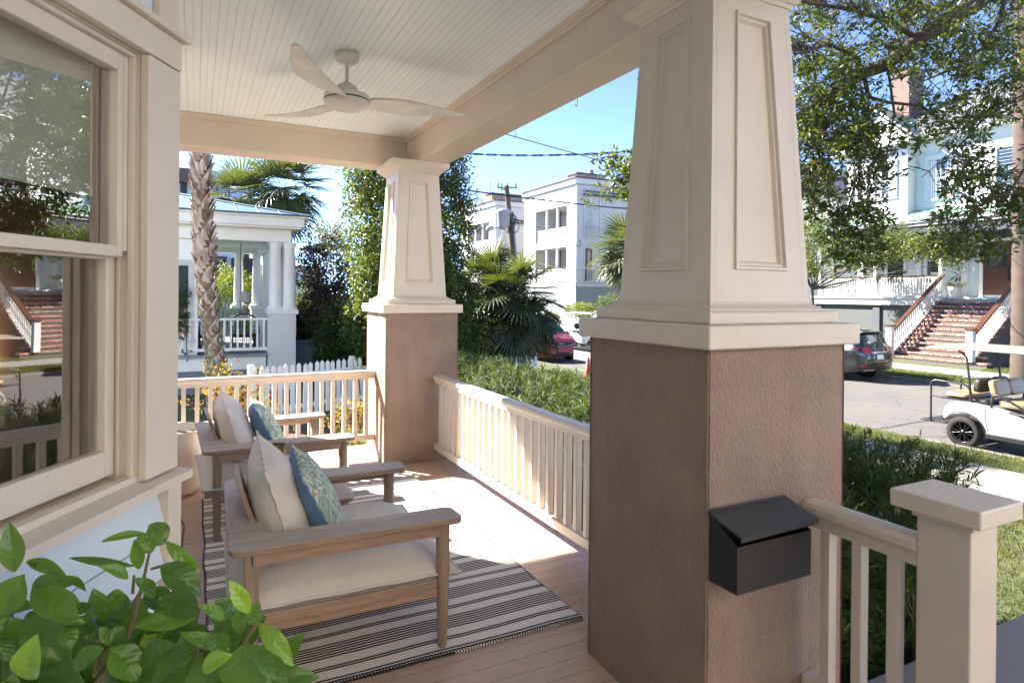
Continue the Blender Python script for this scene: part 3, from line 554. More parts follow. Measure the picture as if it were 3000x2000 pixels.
def armchair(label):
    # local frame: origin at the near rear corner of the arms; x towards the street, y away
    root = thing('armchair', label, 'armchair', (0, 0, 0), 'wooden lounge armchairs on the porch')
    A, Bk, Wd, D, Zt, th = .155, .135, .985, .905, .56, .024
    def arc(cx, cy, r, a0, a1, n=6): return [(cx+r*math.cos(R_(a0+(a1-a0)*i/n)), cy+r*math.sin(R_(a0+(a1-a0)*i/n))) for i in range(n+1)]
    # flat band of arms and back seen from above, as three butted pieces
    for y0, y1, s in ((0, A, 1), (Wd-A, Wd, -1)):
        if s == 1: poly = arc(.05, .05, .05, 180, 270)+arc(D-.03, .03, .03, -90, 0)+arc(D-.035, A-.03, .03, 0, 90)+[(Bk+.07, A), (Bk+.02, A+.012), (Bk, A+.06), (0, A+.06)]
        else: poly = [(0, Wd-A-.06), (Bk, Wd-A-.06), (Bk+.02, Wd-A-.012), (Bk+.07, Wd-A)]+arc(D-.035, Wd-A+.03, .03, -90, 0)+arc(D-.03, Wd-.03, .03, 0, 90)+arc(.05, Wd-.05, .05, 90, 180)
        b = MB(); b.prism(poly, Zt-th, Zt, 'z'); b.build('arm', M['wx'], root, bev=.004)
        yr = (y0+.018, y0+.052) if s == 1 else (y1-.052, y1-.018)
        boxo('arm_rail', (.085, yr[0], Zt-th-.048), (D-.095, yr[1], Zt-th-.001), M['wx'], root, bev=.003)
    boxo('back_band', (0, A+.061, Zt-th), (Bk, Wd-A-.061, Zt), M['wy'], root, bev=.004)
    b = MB()    # raked backrest board with rounded corners rising from the band
    def bk(y, z, o): x = Bk-.012-(z-.45)*.33; return (x+o, y, z)
    prof = [(.31, .47), (.31, .66), (.325, .695), (.36, .715), (.65, .715), (.685, .695), (.70, .66), (.70, .47)]
    vs = [bk(y, z, 0) for y, z in prof]+[bk(y, z, .022) for y, z in prof]; n = 8
    b.add(vs, [tuple(range(n)), tuple(range(2*n-1, n-1, -1))]+[(i, i+n, (i+1) % n+n, (i+1) % n) for i in range(n)]); b.build('backrest', M['wy'], root, bev=.004)
    for (lx, ly, kind) in ((.055, .03, 'r'), (.055, Wd-.03-.05, 'r'), (D-.075, .045, 'f'), (D-.075, Wd-.045, 'f')):
        b = MB()
        if kind == 'r': b.frust((lx+.028, ly+.025), .012, .02, .018, Zt-th-.001, .027, .024); b.build('leg', M['wz'], root, bev=.005)
        else: b.lathe((lx, ly, 0), [(0, .012), (.017, .012), (.020, .02), (.0285, .34), (.029, Zt-th-.001), (0, Zt-th-.001)], 18); b.build('leg', M['wz'], root)
    for y0 in (.028, Wd-.062): boxo('seat_rail', (.11, y0, .232), (D-.103, y0+.034, .303), M['wx'], root, bev=.003)
    boxo('seat_rail', (.06, .10, .232), (.09, Wd-.10, .303), M['wy'], root, bev=.003); boxo('seat_rail', (D-.10, .09, .232), (D-.07, Wd-.09, .303), M['wy'], root, bev=.003)
    b = MB()
    for k in range(6): b.box((.115+k*.12, .064, .286), (.175+k*.12, Wd-.064, .300))
    b.build('seat_slats', M['wy'], root)
    N = 34; b = MB(); cx, cy, hx, hy = .452, Wd/2, .455, .462
    def top(u, v, sg=1):
        a, c_ = u*2-1, v*2-1; e = ((1-abs(a)**4.5)*(1-abs(c_)**4.5))**.62; z = (.318 if sg > 0 else .3055)+(.088 if sg > 0 else 0)*e
        if sg > 0:
            z += .030*math.exp(-(a*a+c_*c_)*1.2)*e+.010*noise.noise(Vector((a*2, c_*2, 1)))*e+.007*noise.noise(Vector((a*8, c_*5, 2)))*e+.004*noise.noise(Vector((a*4+c_*9, c_*3, 5)))*e-.012*math.exp(-((a-.0)**2)*9)*e*(.6+.4*math.sin(c_*5))
            z += .007*math.exp(-abs(a-.12)*6)*abs(math.sin(c_*14+a*6))*e
        return (cx+a*hx*(1-.02*(1-abs(c_)**3)), cy+c_*hy*(1-.02*(1-abs(a)**3)), z)
    b.grid(N, N, lambda u, v: top(u, v, 1)); b.grid(N, N, lambda u, v: top(u, v, -1)); b.build('seat_cushion', M['cream'], root)
    sc = root.children[-1]; b = MB(); g = lambda u, v: Vector(top(u, v, 1)); n = 24
    for dz in (-.0,):
        ed = [g(i/n, 0) for i in range(n)]+[g(1, i/n) for i in range(n)]+[g(1-i/n, 1) for i in range(n)]+[g(0, 1-i/n) for i in range(n)]; ed.append(ed[0])
        b.tube([p+Vector((0, 0, .004+.002*math.sin(i))) for i, p in enumerate(ed)], .005, 6, cap=False)
    b.build('piping', M['cream'], sc); return root
ch1 = armchair('nearest wooden armchair with cream cushion, by the large column')
ch2 = copy_tree(ch1); ch2['label'] = 'rear wooden armchair with cream cushion, beside the far railing'
ch1.location = (.112, 2.462, 0); ch1.rotation_euler[2] = R_(-1.2)
ch2.location = (.045, 4.085, 0); ch2.rotation_euler[2] = R_(2.2)
def PT(x, y, z, rake, yaw=0, roll=0): return Matrix.Translation((x, y, z)) @ Matrix.Rotation(R_(yaw), 4, 'Z') @ Matrix(((0, 0, 1, 0), (1, 0, 0, 0), (0, 1, 0, 0), (0, 0, 0, 1))) @ Matrix.Rotation(R_(-rake), 4, 'X') @ Matrix.Rotation(R_(roll), 4, 'Z')
for k, (ox, oy, wn) in enumerate(((.112, 2.462, 'nearest armchair'), (.045, 4.085, 'rear armchair'))):
    pillow('back_cushion', .285, .255, .105, PT(*((.335, 2.945, .572), (.245, 4.60, .555))[k], 17, -3+3*k, 5), (M['cream'],)*3, 'plump cream cushion leaning on the back of the '+wn, 'cushion', 'cream back cushions', seed=3+k)
    pillow('throw_pillow', .245, .225, .078, PT(*((.51, 2.965, .555), (.455, 4.62, .55))[k], 27, -5+4*k, (6, -2)[k]), (M['print'], M['blue'], M['blue']), 'blue and leaf-print pillow on the '+wn, 'pillow', 'leaf-print throw pillows', seed=11+k)
tb = thing('side_table', 'low weathered wooden side table between the two armchairs', 'side table', (.6, 3.75, 0))
b = MB(); z0 = .352
def rr(x0, y0, x1, y1, r, n=5):
    P = []
    for cx, cy, a in ((x1-r, y1-r, 0), (x0+r, y1-r, 90), (x0+r, y0+r, 180), (x1-r, y0+r, 270)): P += [(cx+r*math.cos(R_(a+90*i/n)), cy+r*math.sin(R_(a+90*i/n))) for i in range(n+1)]
    return P
b.prism(rr(.38, 3.535, .815, 3.955, .04), z0-.022, z0, 'z'); b.build('tabletop', M['wx'], tb, bev=.003)
for x, y in ((.43, 3.585), (.765, 3.585), (.43, 3.905), (.765, 3.905)): b = MB(); b.lathe((x, y, 0), [(0, .012), (.014, .012), (.02, .2), (.022, z0-.023), (0, z0-.023)], 14); b.build('leg', M['wz'], tb)
b = MB()
for y in (3.575, 3.893): b.box((.455, y, z0-.06), (.74, y+.022, z0-.0225))
b.build('apron', M['wx'], tb)
cp = PY(811, 1302, 3.76); cup = thing('candle_jar', 'tall ribbed green glass jar with white wax on the side table', 'candle jar', (cp.x, 3.76, z0))
b = MB(); n = 48; zt = cp.z
pr = [(.0, z0), (.040, z0), (.042, z0+.01), (.052, zt-.012), (.0545, zt), (.051, zt), (.049, zt-.02)]
vs = [((r*(1+.035*math.sin(2*math.pi*k/n*12)))*math.cos(2*math.pi*k/n)+cp.x, (r*(1+.035*math.sin(2*math.pi*k/n*12)))*math.sin(2*math.pi*k/n)+3.76, z) for r, z in pr for k in range(n)]
b.add(vs, [(i*n+k, i*n+(k+1) % n, (i+1)*n+(k+1) % n, (i+1)*n+k) for i in range(len(pr)-1) for k in range(n)], 0, 0, True)
b.build('jar', paint('olive_glass', (.10, .09, .02), .15, .3, .1), cup)
b = MB(); b.lathe((cp.x, 3.76, 0), [(.049, zt-.02), (.0, zt-.018)], 24); b.build('wax', plain('wax', (.75, .75, .73), .4), cup)
# tall cream planter by the far railing
pt = thing('planter', 'tall rounded cream planter on the floor by the far railing', 'planter', (-.16, 5.31, 0))
def planter(c, R, H, parent, mat, soil=.88):
    b = MB(); b.lathe(c, [(0, .0), (R*.55, .0), (R*.72, H*.02), (R*.88, H*.12), (R*.97, H*.32), (R, H*.6), (R*.99, H*.97), (R*.97, H), (R*.92, H), (R*.91, H*.9), (R*.90, H*soil)], 40); b.build('pot', mat, parent)
    b = MB(); b.lathe(c, [(0, H*soil-.002), (R*.9, H*soil-.002)], 24); b.build('liner', plain('grey_liner', (.16, .17, .16), .8), parent)
planter((-.15, 5.31, 0), .25, .48, pt, paint('cream_planter', (.84, .78, .69), .55, .05, .1))
b = MB(); b.box((-.10, 5.48, .39), (-.02, 5.484, .43)); b.build('tag', M['white'], pt)
pts = []
for u, v in ((515, 1352+155), (528, 1515), (540, 1540), (535, 1570), (533, 1600), (531, 1640), (528, 1690), (522, 1750)): pts.append(PZ(u, v, .006))
b = MB(); b.tube(pts, .0045, 6); b.build('power_cord', M['rustmetal'], label='thin dark cord lying on the porch floor near the wall', cat='cord')
# ---------- big-leaved potted plant in the foreground ----------
pl = thing('potted_plant', 'glossy broad-leaved green plant in the near left corner', 'plant', (-.1, .95, 0))
LM = leafm('glossy_big_leaf', (.04, .12, .025), (.17, .35, .045), (.45, .66, .08), .36, .2)
t = [x for x in [LM]][0]
def bigleaf(b, base, tip, w, nrm, curl=.12, fold=.25, shade=.4, thick=.0, det=0, sd_=0.):
    base, tip = Vector(base), Vector(tip); L = (tip-base).length; t = (tip-base).normalized(); s = t.cross(nrm).normalized(); n = s.cross(t).normalized()
    def f(u, v):
        a = v*2-1; wd = w/2*max(.03, math.sin(math.pi*(.02+.96*u**.95)))**.9
        p = base+t*(L*u)+s*(a*wd)+n*(fold*abs(a)*wd*.8-curl*L*(u-.35)**2*1.3+w*(.02*math.sin(u*9+a*4+sd_)+.035*a*math.sin(u*5+sd_*2)*u)+det*.0011*math.sin(u*34-abs(a)*9)*(1-abs(a)**3)*math.sin(math.pi*u))
        return p
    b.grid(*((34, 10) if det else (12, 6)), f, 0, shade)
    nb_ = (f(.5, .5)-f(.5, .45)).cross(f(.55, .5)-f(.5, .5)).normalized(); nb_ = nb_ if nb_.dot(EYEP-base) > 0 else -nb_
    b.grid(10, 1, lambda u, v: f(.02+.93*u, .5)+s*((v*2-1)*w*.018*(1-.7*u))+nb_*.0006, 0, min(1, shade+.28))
Lz = lambda x, y, d: PD(x/2.24, 1300+y/2.24, d)
leaves = [(95,840,60,525,130,.3),(150,860,-20,1130,190,.35),(170,760,425,850,80,.5),(190,930,470,900,110,.2),(430,860,565,950,50,.6),(210,940,500,1140,170,.35),(350,950,535,1110,90,.75),(175,1100,430,1450,220,.3),(190,1560,190,1300,180,.85),
(955,580,665,625,50,.65),(1080,655,985,525,140,.3),(1000,710,915,590,120,.55),(1085,640,1300,840,80,.75),(915,820,885,630,75,.7),(880,800,445,745,50,.15),(850,880,690,790,75,.45),(1060,790,1320,970,170,.1),(1020,1000,890,880,90,.3),(870,1070,670,1090,150,.25),(1290,1140,870,1180,130,.4),
(950,960,1110,1090,150,.15),(1080,980,1290,1130,170,.15),(1510,1350,1190,1230,85,.65),(1640,1110,1510,900,95,1.),(1480,1150,1325,1050,70,.85),(1630,1180,1700,1040,110,.7),(1560,1120,1410,1030,130,.25),(1570,1250,1580,1060,85,.5),(1700,1175,1925,1440,110,.8),(1610,1310,1620,1680,290,.5),
(730,1330,910,1540,190,.6),(740,1320,655,1200,70,.5),(910,1420,1150,1330,150,.1),(660,1360,540,1240,150,.1),(470,1460,660,1340,120,.3),(1130,1200,1280,1310,140,.2),(950,1240,1030,1340,110,.9),(1270,1400,1000,1570,200,.1),(1320,1480,1490,1380,110,1.),(1750,1370,1880,1570,100,.35),(0,1580,100,1510,70,.8),(250,1490,520,1570,160,.2),
(830,1010,660,1030,110,.7),(600,1060,480,1090,70,.4),(560,1170,360,1150,60,.5),(690,1180,740,1250,90,.4),(1200,1240,1240,1400,120,.3),(1420,1230,1440,1400,130,.3),(1530,1120,1600,1210,90,.3),(1680,1340,1790,1520,110,.3),(30,1180,-40,1330,160,.2),(120,1280,20,1420,170,.15),(90,1100,180,1050,90,.5),(620,1250,500,1200,90,.3),
(1000,590,1060,530,90,.3),(330,1150,560,1240,100,.4),(420,1200,470,1330,110,.2),(820,1200,720,1290,80,.5)]
b = MB(); rr_ = random.Random(4)
for (x0, y0, x1, y1, w_, sh) in leaves:
    d = 1.02+rr_.uniform(-.07, .07)-(.06 if y0 > 1250 else 0); d2 = d-rr_.uniform(.0, .035)
    p0, p1 = Lz(x0, y0, d), Lz(x1, y1, d2); px = d/F_/2.24
    view = (EYEP-p0).normalized(); nrm = (view+Vector((rr_.uniform(-.35, .35), rr_.uniform(-.3, .3), rr_.uniform(.0, .7)))).normalized()
    bigleaf(b, p0, p1, w_*px*1.1, nrm, rr_.uniform(.02, .42), rr_.uniform(.15, .6), max(.02, min(1, sh+rr_.uniform(-.15, .12))), det=1, sd_=rr_.uniform(0, 6))
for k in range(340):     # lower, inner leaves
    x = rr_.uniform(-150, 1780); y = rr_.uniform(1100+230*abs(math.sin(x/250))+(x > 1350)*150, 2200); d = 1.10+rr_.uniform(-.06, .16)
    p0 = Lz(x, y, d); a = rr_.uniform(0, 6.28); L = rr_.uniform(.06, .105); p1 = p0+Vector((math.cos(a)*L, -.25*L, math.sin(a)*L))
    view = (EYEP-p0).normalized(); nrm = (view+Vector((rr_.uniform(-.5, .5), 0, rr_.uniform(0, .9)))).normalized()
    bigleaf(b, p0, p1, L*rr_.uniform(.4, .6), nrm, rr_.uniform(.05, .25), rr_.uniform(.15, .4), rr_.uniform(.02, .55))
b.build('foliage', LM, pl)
b = MB()
for path in ([(985,690),(940,900),(880,1150),(820,1330),(640,1560),(600,2100)], [(990,820),(1060,800)], [(930,950),(870,1050)], [(90,1060),(150,860)], [(60,1400),(80,1100),(150,860)], [(60,1400),(200,2200)], [(1500,1500),(1610,1290),(1690,1170)], [(1500,1500),(1400,2200)], [(730,1320),(620,1520)], [(1290,1410),(1300,1250)], [(880,860),(870,980)], [(640,1340),(620,1520)]):
    b.tube([Lz(x, y, 1.04) for x, y in path], [.0020+.0007*i for i in range(len(path))], 7)
b.build('stem', paint('plant_stem', (.20, .14, .08), .8), pl)
planter((-.12, .98, 0), .22, .48, pl, paint('cream_planter2', (.62, .52, .42), .55))
# ================= GROUND AND STREET =================
def sheet(name, x0, y0, x1, y1, z, mat, kind='structure', t=.0):
    m = MB(); m.add([(x0, y0, z), (x1, y0, z), (x1, y1, z), (x0, y1, z)], [(0, 1, 2, 3)]); return m.build(name, mat, kind=kind)
sheet('ground', -400, -300, 500, 600, -1.32, M['lawn'])
boxo('road', (12.0, -60, -1.3), (20.8, 250, GZ), M['asphalt'], kind='structure')
boxo('lawn', (2.17, -30, -1.31), (9.3, 13.2, LZ), M['lawn'], kind='structure')
boxo('neighbour_lawn', (-30, 6.25, -1.31), (2.169, 13.2, LZ-.004), M['mulch'], kind='structure')
boxo('side_yard', (-30, 13.201, -1.31), (10.9, 120, LZ-.002), M['lawn'], kind='structure')
boxo('sidewalk', (9.301, -30, -1.31), (10.9, 13.2, LZ+.004), M['concrete'], kind='structure')
m = MB(); [m.box((9.301, y, LZ+.0045), (10.9, y+.012, LZ+.0065)) for y in np.arange(-8.6, 13, 1.55)]; m.build('sidewalk_joints', M['dark'], kind='structure')
boxo('verge', (10.901, -30, -1.31), (11.83, 120, LZ+.002), M['lawn'], kind='structure')
m = MB(); r0 = random.Random(3)
y = -20.
while y < 60:
    L = r0.uniform(.7, 1.7); m.box((11.831+r0.uniform(0, .02), y+.01, -1.31), (12.0+r0.uniform(-.015, .03), y+L-.01, LZ+r0.uniform(-.015, .015))); y += L
m.build('kerb', M['stone'], kind='structure', bev=.02)
m = MB(); y = -20.
while y < 80: m.box((20.8, y+.01, -1.31), (20.95, y+1.5, LZ-.02)); y += 1.52
m.build('far_kerb', M['stone'], kind='structure', bev=.015)
boxo('far_verge', (20.951, -30, -1.31), (22.6, 36, LZ-.01), M['lawn'], kind='structure'); boxo('far_sidewalk', (22.601, -30, -1.31), (24.9, 36, LZ), M['concrete'], kind='structure')
boxo('far_yard', (24.901, -30, -1.31), (60, 120, LZ-.005), M['lawn'], kind='structure')
boxo('driveway', (19.6, 16.8, -1.30), (24.9, 19.5, LZ+.004), M['concrete'], kind='structure')
# ---------- leaf clouds ----------
def leafmesh(C, D, N, L, W, A, name, mat, parent, fold=.18, long=False, **k):
    """many small folded leaves: base C, direction D, rough normal N, length L, width W, tone A"""
    C, D, N = map(np.asarray, (C, D, N)); n = len(C); D = D/np.linalg.norm(D, axis=1, keepdims=True); S = np.cross(D, N); S /= np.linalg.norm(S, axis=1, keepdims=True)+1e-9; U = np.cross(S, D)
    L = np.broadcast_to(L, n)[:, None]; W = np.broadcast_to(W, n)[:, None]
    mid = C+D*L*.5-U*W*fold; tip = C+D*L-U*L*.10; a = C+D*L*.48+S*W*.5+U*W*fold*.6; b = C+D*L*.48-S*W*.5+U*W*fold*.6
    V = np.stack([C, a, tip, b, mid], 1).reshape(-1, 3); i = np.arange(n)[:, None]*5
    F = np.concatenate([i+np.array([[0, 1, 4]]), i+np.array([[4, 1, 2]]), i+np.array([[4, 2, 3]]), i+np.array([[0, 4, 3]])], 1).reshape(-1, 3)
    me = bpy.data.meshes.new(name); me.vertices.add(len(V)); me.vertices.foreach_set('co', V.astype('f').ravel())
    me.loops.add(F.size); me.loops.foreach_set('vertex_index', F.ravel().astype('i')); me.polygons.add(len(F)); me.polygons.foreach_set('loop_start', np.arange(0, F.size, 3, dtype='i')); me.polygons.foreach_set('loop_total', np.full(len(F), 3, 'i'))
    me.update(); at = me.attributes.new('rnd', 'FLOAT', 'FACE'); at.data.foreach_set('value', np.repeat(np.broadcast_to(A, n), 4).astype('f')); me.validate()
    return link(name, me, mat, parent, **k)
def rdir(n, up=0., r=None):
    v = (r or rng).normal(size=(n, 3)); v[:, 2] += up; return v/np.linalg.norm(v, axis=1, keepdims=True)
def cloud(clumps, per, rad, L, W, tone=(.15, .8), droop=-.1, shell=.5):
    """clumps: centres of leaf tufts; returns arrays for leafmesh"""
    cl = np.asarray(clumps); n = len(cl)*per; base = np.repeat(cl, per, 0); off = rdir(n); rr = rng.random(n)**shell*rad
    C = base+off*rr[:, None]; D = off*.7+rdir(n)*.7; D[:, 2] += droop; N = rdir(n, .9)
    t0 = np.repeat(rng.uniform(tone[0], tone[1], len(cl)), per)+rng.normal(0, .13, n)
    return C, D, N, L*rng.uniform(.7, 1.25, n), W*rng.uniform(.75, 1.2, n), np.clip(t0, .01, .99)
def ell_clumps(c, r, n, inner=.55, seed=0, lump=.25, flat=0):
    rg_ = np.random.default_rng(seed); v = rg_.normal(size=(n, 3)); v /= np.linalg.norm(v, axis=1, keepdims=True)
    rad = (inner+(1-inner)*rg_.random(n)**.6)
    lm = np.array([1+lump*noise.noise(Vector(tuple(p*2.3+seed))) for p in v]); return np.asarray(c)+v*np.asarray(r)*(rad*lm)[:, None]
def limb(b, p0, p1, r0_, r1_, wob=.1, n=6, seed=0):
    p0, p1 = Vector(p0), Vector(p1); L = (p1-p0).length; P = []
    for i in range(n+1):
        u = i/n; P.append(p0.lerp(p1, u)+Vector((noise.noise(Vector((seed, u*2, 1))), noise.noise(Vector((seed, u*2, 5))), noise.noise(Vector((seed, u*2, 9)))))*wob*L*math.sin(math.pi*u))
    b.tube(P, [r0_+(r1_-r0_)*i/n for i in range(n+1)], 8); return P
def tree(name, label, cat, base, cs, leaf, L, W, per, ntuft, rad, trunk_r=.1, seed=0, tone=(.15, .8), group=None, bark='bark', inner=.5, lump=.25, nl=7):
    """cs: list of (centre, radii) crown lobes"""
    root = thing(name, label, cat, base, group); b = MB(); top = Vector(cs[0][0]); fork = Vector(base).lerp(top, .55); fork.z = min(fork.z, top.z-cs[0][1][2]*.3)
    limb(b, base, fork, trunk_r, trunk_r*.75, .06, 6, seed); b.build('trunk', M[bark], root)
    b = MB(); al = []; rr = random.Random(seed)
    for q, (c, r) in enumerate(cs):
        k = max(60, int(ntuft*(r[0]*r[1]*r[2])**.5/sum((x[1][0]*x[1][1]*x[1][2])**.5 for x in cs))); cl = ell_clumps(c, r, k, inner, seed+q, lump); al.append(cl)
        for j in range(nl): limb(b, fork, cl[rr.randrange(len(cl))], trunk_r*.45, .006, .15, 5, seed+j+q*9)
    b.build('limbs', M[bark], root); C = np.concatenate(al)
    leafmesh(*cloud(C, per, rad, L, W, tone), 'crown', M[leaf], root); return root
# grass blades on the nearer lawns
def grass(name, regs, label, n, h=.09):
    P = []
    for (x0, y0, x1, y1, z, w) in regs:
        k = int(n*w); p = np.stack([rng.uniform(x0, x1, k), rng.uniform(y0, y1, k), np.full(k, z)], 1); P.append(p)
    P = np.concatenate(P); k = len(P); D = rdir(k, 2.2); keep = np.array([noise.noise(Vector((p[0]*.8, p[1]*.8, 0))) for p in P])
    t = np.clip(.45-keep*.7+rng.normal(0, .12, k), .02, .98); leafmesh(P, D, rdir(k), h*rng.uniform(.4, 1.2, k), .012, t, name, M['blade'], None, kind='stuff', label=label, cat='grass')
grass('grass', [(4.2, -.5, 9.3, 6, LZ, .6), (10.9, 0, 11.83, 12, LZ+.002, .25), (2.3, 6.3, 8, 13, LZ, .15)], 'patchy green and straw coloured grass', 60000, .07)
grass('far_grass', [(20.96, 10.2, 22.6, 16.2, LZ-.01, .6), (24.9, 8, 27, 12.4, LZ, .4)], 'patchy grass strip beside the far sidewalk', 16000, .10)
# ---------- podocarpus hedge along the porch ----------
hg = thing('hedge', 'long dense dark green hedge of strap-shaped leaves below the porch rail', 'hedge', (3.6, 5, LZ))
P = []; rr_ = random.Random(5)
for k in range(4600):
    y = rr_.uniform(1.95, 11.3); prof = rr_.random(); side = rr_.random()
    top = .57-.04*(y > 5.5)-.10*noise.noise(Vector((y*.9, 1, 0)))-.05*(y > 8)*(y-8)+(-.25*max(0, 2.6-y)*1.2)
    xr = .88+.16*noise.noise(Vector((y*1.3, 4, 0)))-.35*max(0, 2.5-y)
    a = rr_.uniform(-.25, math.pi+.25); q = rr_.uniform(.78, 1.05); x = 3.62+math.cos(a)*xr*q+.25*noise.noise(Vector((y*2, a*2, 2)))
    z = -.45+max(-.6, (top+.45)*(abs(math.sin(a))**.55)*(1 if math.sin(a) > 0 else -.6)*q)+.13*noise.noise(Vector((x*2.5, y*2.5, 2))); P.append((x, y, z))
for k in range(1500): P.append((rr_.choice((2.72, 4.5))+rr_.uniform(-.2, .2), rr_.uniform(1.8, 11), rr_.uniform(-1.0, .3)))
for k in range(900): P.append((rr_.uniform(2.75, 4.5), rr_.uniform(1.9, 3.6), rr_.uniform(-.9, .45)))
for k in range(700): P.append((rr_.uniform(2.8, 4.4), 1.95+rr_.uniform(-.25, .3), rr_.uniform(-1., .25)))
for k in range(900): P.append((rr_.uniform(3.4, 4.75), rr_.uniform(2.0, 4.2), rr_.uniform(-.5, .42)))
P = [p for p in P if p[1] > 1.88+max(0, p[0]-3.4)*.36 and p[2] < .55-.25*max(0, 2.7-p[1])]
P = np.array(P); per = 17; n = len(P)*per; base = np.repeat(P, per, 0)
ctr = np.stack([np.full(len(P), 3.62), P[:, 1], np.full(len(P), -.7)], 1); ax = P-ctr; ax /= np.linalg.norm(ax, axis=1, keepdims=True); ax[:, 2] += .35; axr = np.repeat(ax+rng.normal(0, .25, ax.shape), per, 0); axr /= np.linalg.norm(axr, axis=1, keepdims=True)
side = rdir(n); D = axr*rng.uniform(.1, .9, n)[:, None]+side*.75; C = base+axr*(rng.random(n)*.075)[:, None]
tone = np.repeat(np.clip(rng.normal(.32, .2, len(P)), .03, .8), per)+rng.normal(0, .08, n); yel = np.repeat(rng.random(len(P)) > .975, per); tone = np.where(yel, .97, np.clip(tone, .02, .8))
leafmesh(C, D, axr+rdir(n)*.4, rng.uniform(.06, .11, n), rng.uniform(.008, .0125, n), tone, 'foliage', M['hedgeleaf'], hg)
b = MB()
for k in range(240):
    p = P[rr_.randrange(len(P))]; limb(b, (3.6+rr_.uniform(-.3, .3), p[1]+rr_.uniform(-.3, .3), LZ), p, .012, .003, .12, 4, k)
b.build('stems', M['bark'], hg)
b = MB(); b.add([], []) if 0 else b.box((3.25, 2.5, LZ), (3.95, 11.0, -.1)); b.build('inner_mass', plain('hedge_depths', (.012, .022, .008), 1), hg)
# ---------- white picket fence ----------
def picket_fence(pa, pb, zt, pitch, label, zbase=LZ, n=None, skip=()):
    pa, pb = Vector(pa), Vector(pb); d = (pb-pa); L = d.length; ang = math.atan2(d.y, d.x); root = thing('picket_fence', label, 'fence', (pa.x, pa.y, zbase), 'white picket fences', rz=0)
    n = n or int(L/pitch); w = .045; b = MB(); h = zt-zbase
    b.T = Matrix.Rotation(ang, 4, 'Z'); b.prism([(-w, .06), (w, .06), (w, h-.05), (0, h), (-w, h-.05)], -.011, .011, 'y'); me = b.mesh('picket'); me.materials.append(M['white']); rr = random.Random(int(L*7))
    for i in range(n):
        o = bpy.data.objects.new('picket', me); COL.objects.link(o); o.parent = root; p = pa.lerp(pb, (i+.5)/n); o.location = (p.x-pa.x, p.y-pa.y, rr.uniform(-.015, .015)); o.rotation_euler = (rr.uniform(-.012, .012), rr.uniform(-.02, .02), 0)
        if i > n-4 and 'lean' in label: o.rotation_euler = (.0, -.10, 0)
    b = MB(); b.T = Matrix.Translation((pa.x, pa.y, zbase)) @ Matrix.Rotation(ang, 4, 'Z')
    for z in (.22, h-.28): b.box((0, .0115, z), (L, .05, z+.08))
    b.build('rail', M['white'], root); b = MB(); b.T = Matrix.Translation((pa.x, pa.y, zbase)) @ Matrix.Rotation(ang, 4, 'Z')
    for k in range(int(L/2.4)+1): b.box((k*2.4, .051, 0), (k*2.4+.09, .14, h+.04))
    b.build('post', M['white'], root); return root
fa = PD(735, 1090, 12.0); fb = PD(1075, 1052, 14.2)
picket_fence((fa.x, fa.y, 0), (fb.x, fb.y, 0), .06, .135, 'white picket fence between the yards with the last pickets leaning, beyond the far railing')
fc = PD(1340, 1048, 15.6); fd = PD(1575, 1024, 16.8)
picket_fence((fc.x, fc.y, 0), (fd.x, fd.y, 0), -.10, .14, 'white picket fence under the fan palm near the red minivan')
# ---------- nandina and planting beyond the far railing ----------
def nandina(c, h, n, label, seed, mat='orangeleaf', tone=(.2, .8)):
    root = thing('nandina_shrub', label, 'shrub', c, 'nandina shrubs'); b = MB(); rr = random.Random(seed); cl = []
    for k in range(n):
        t_ = Vector(c)+Vector((rr.uniform(-.35, .35), rr.uniform(-.25, .25), h*rr.uniform(.55, 1.))); P = limb(b, Vector(c)+Vector((rr.uniform(-.1, .1), rr.uniform(-.1, .1), 0)), t_, .012, .004, .08, 5, seed+k)
        for q in range(9):
            e = t_+Vector((rr.gauss(0, .17), rr.gauss(0, .17), rr.uniform(-.22, .12))); b.tube([t_-Vector((0, 0, .12)), e], .0025, 4); cl.append(tuple(e))
    b.build('stems', M['bark'], root); leafmesh(*cloud(cl, 13, .085, .055, .017, tone, -.1), 'foliage', M[mat], root); return root
def at(u, v, D): p = PD(u, v, D); return p
p = at(655, 1200, 9.2); nd = nandina((p.x, p.y, LZ), at(655, 1070, 9.2).z-LZ+.02, 8, 'orange-leaved nandina shrub rising above the far railing beside the palm trunk', 3)
b = MB()
for u, v in ((695, 1050), (688, 1053), (757, 1127), (751, 1130), (792, 1157), (795, 1170), (790, 1163), (797, 1152), (752, 1124), (700, 1056)):
    q = at(u, v, 9.1); b.lathe((q.x, q.y, q.z), [(0, -.014), (.012, -.006), (.012, .006), (0, .014)], 8)
b.build('berries', M['redberry'], nd)
p = at(790, 1230, 10); nandina((p.x, p.y, LZ), at(790, 1150, 10).z-LZ, 5, 'thin nandina with yellow leaves and a dark stem in front of the pickets', 13)
p = at(595, 1260, 8.5); nandina((p.x, p.y, LZ), .62, 4, 'low reddish nandina at the foot of the palm trunk', 23, tone=(.5, .99))
p = at(1030, 1250, 8.2); nandina((p.x, p.y, LZ), at(1030, 1190, 8.2).z-LZ+.05, 8, 'bushy orange and yellow-green nandina by the far column', 33, tone=(.3, .9))
p = at(1055, 1250, 8.6); nandina((p.x+.3, p.y+.2, LZ), .9, 6, 'yellow-green nandina behind the orange one by the far column', 43, mat='limeleaf')
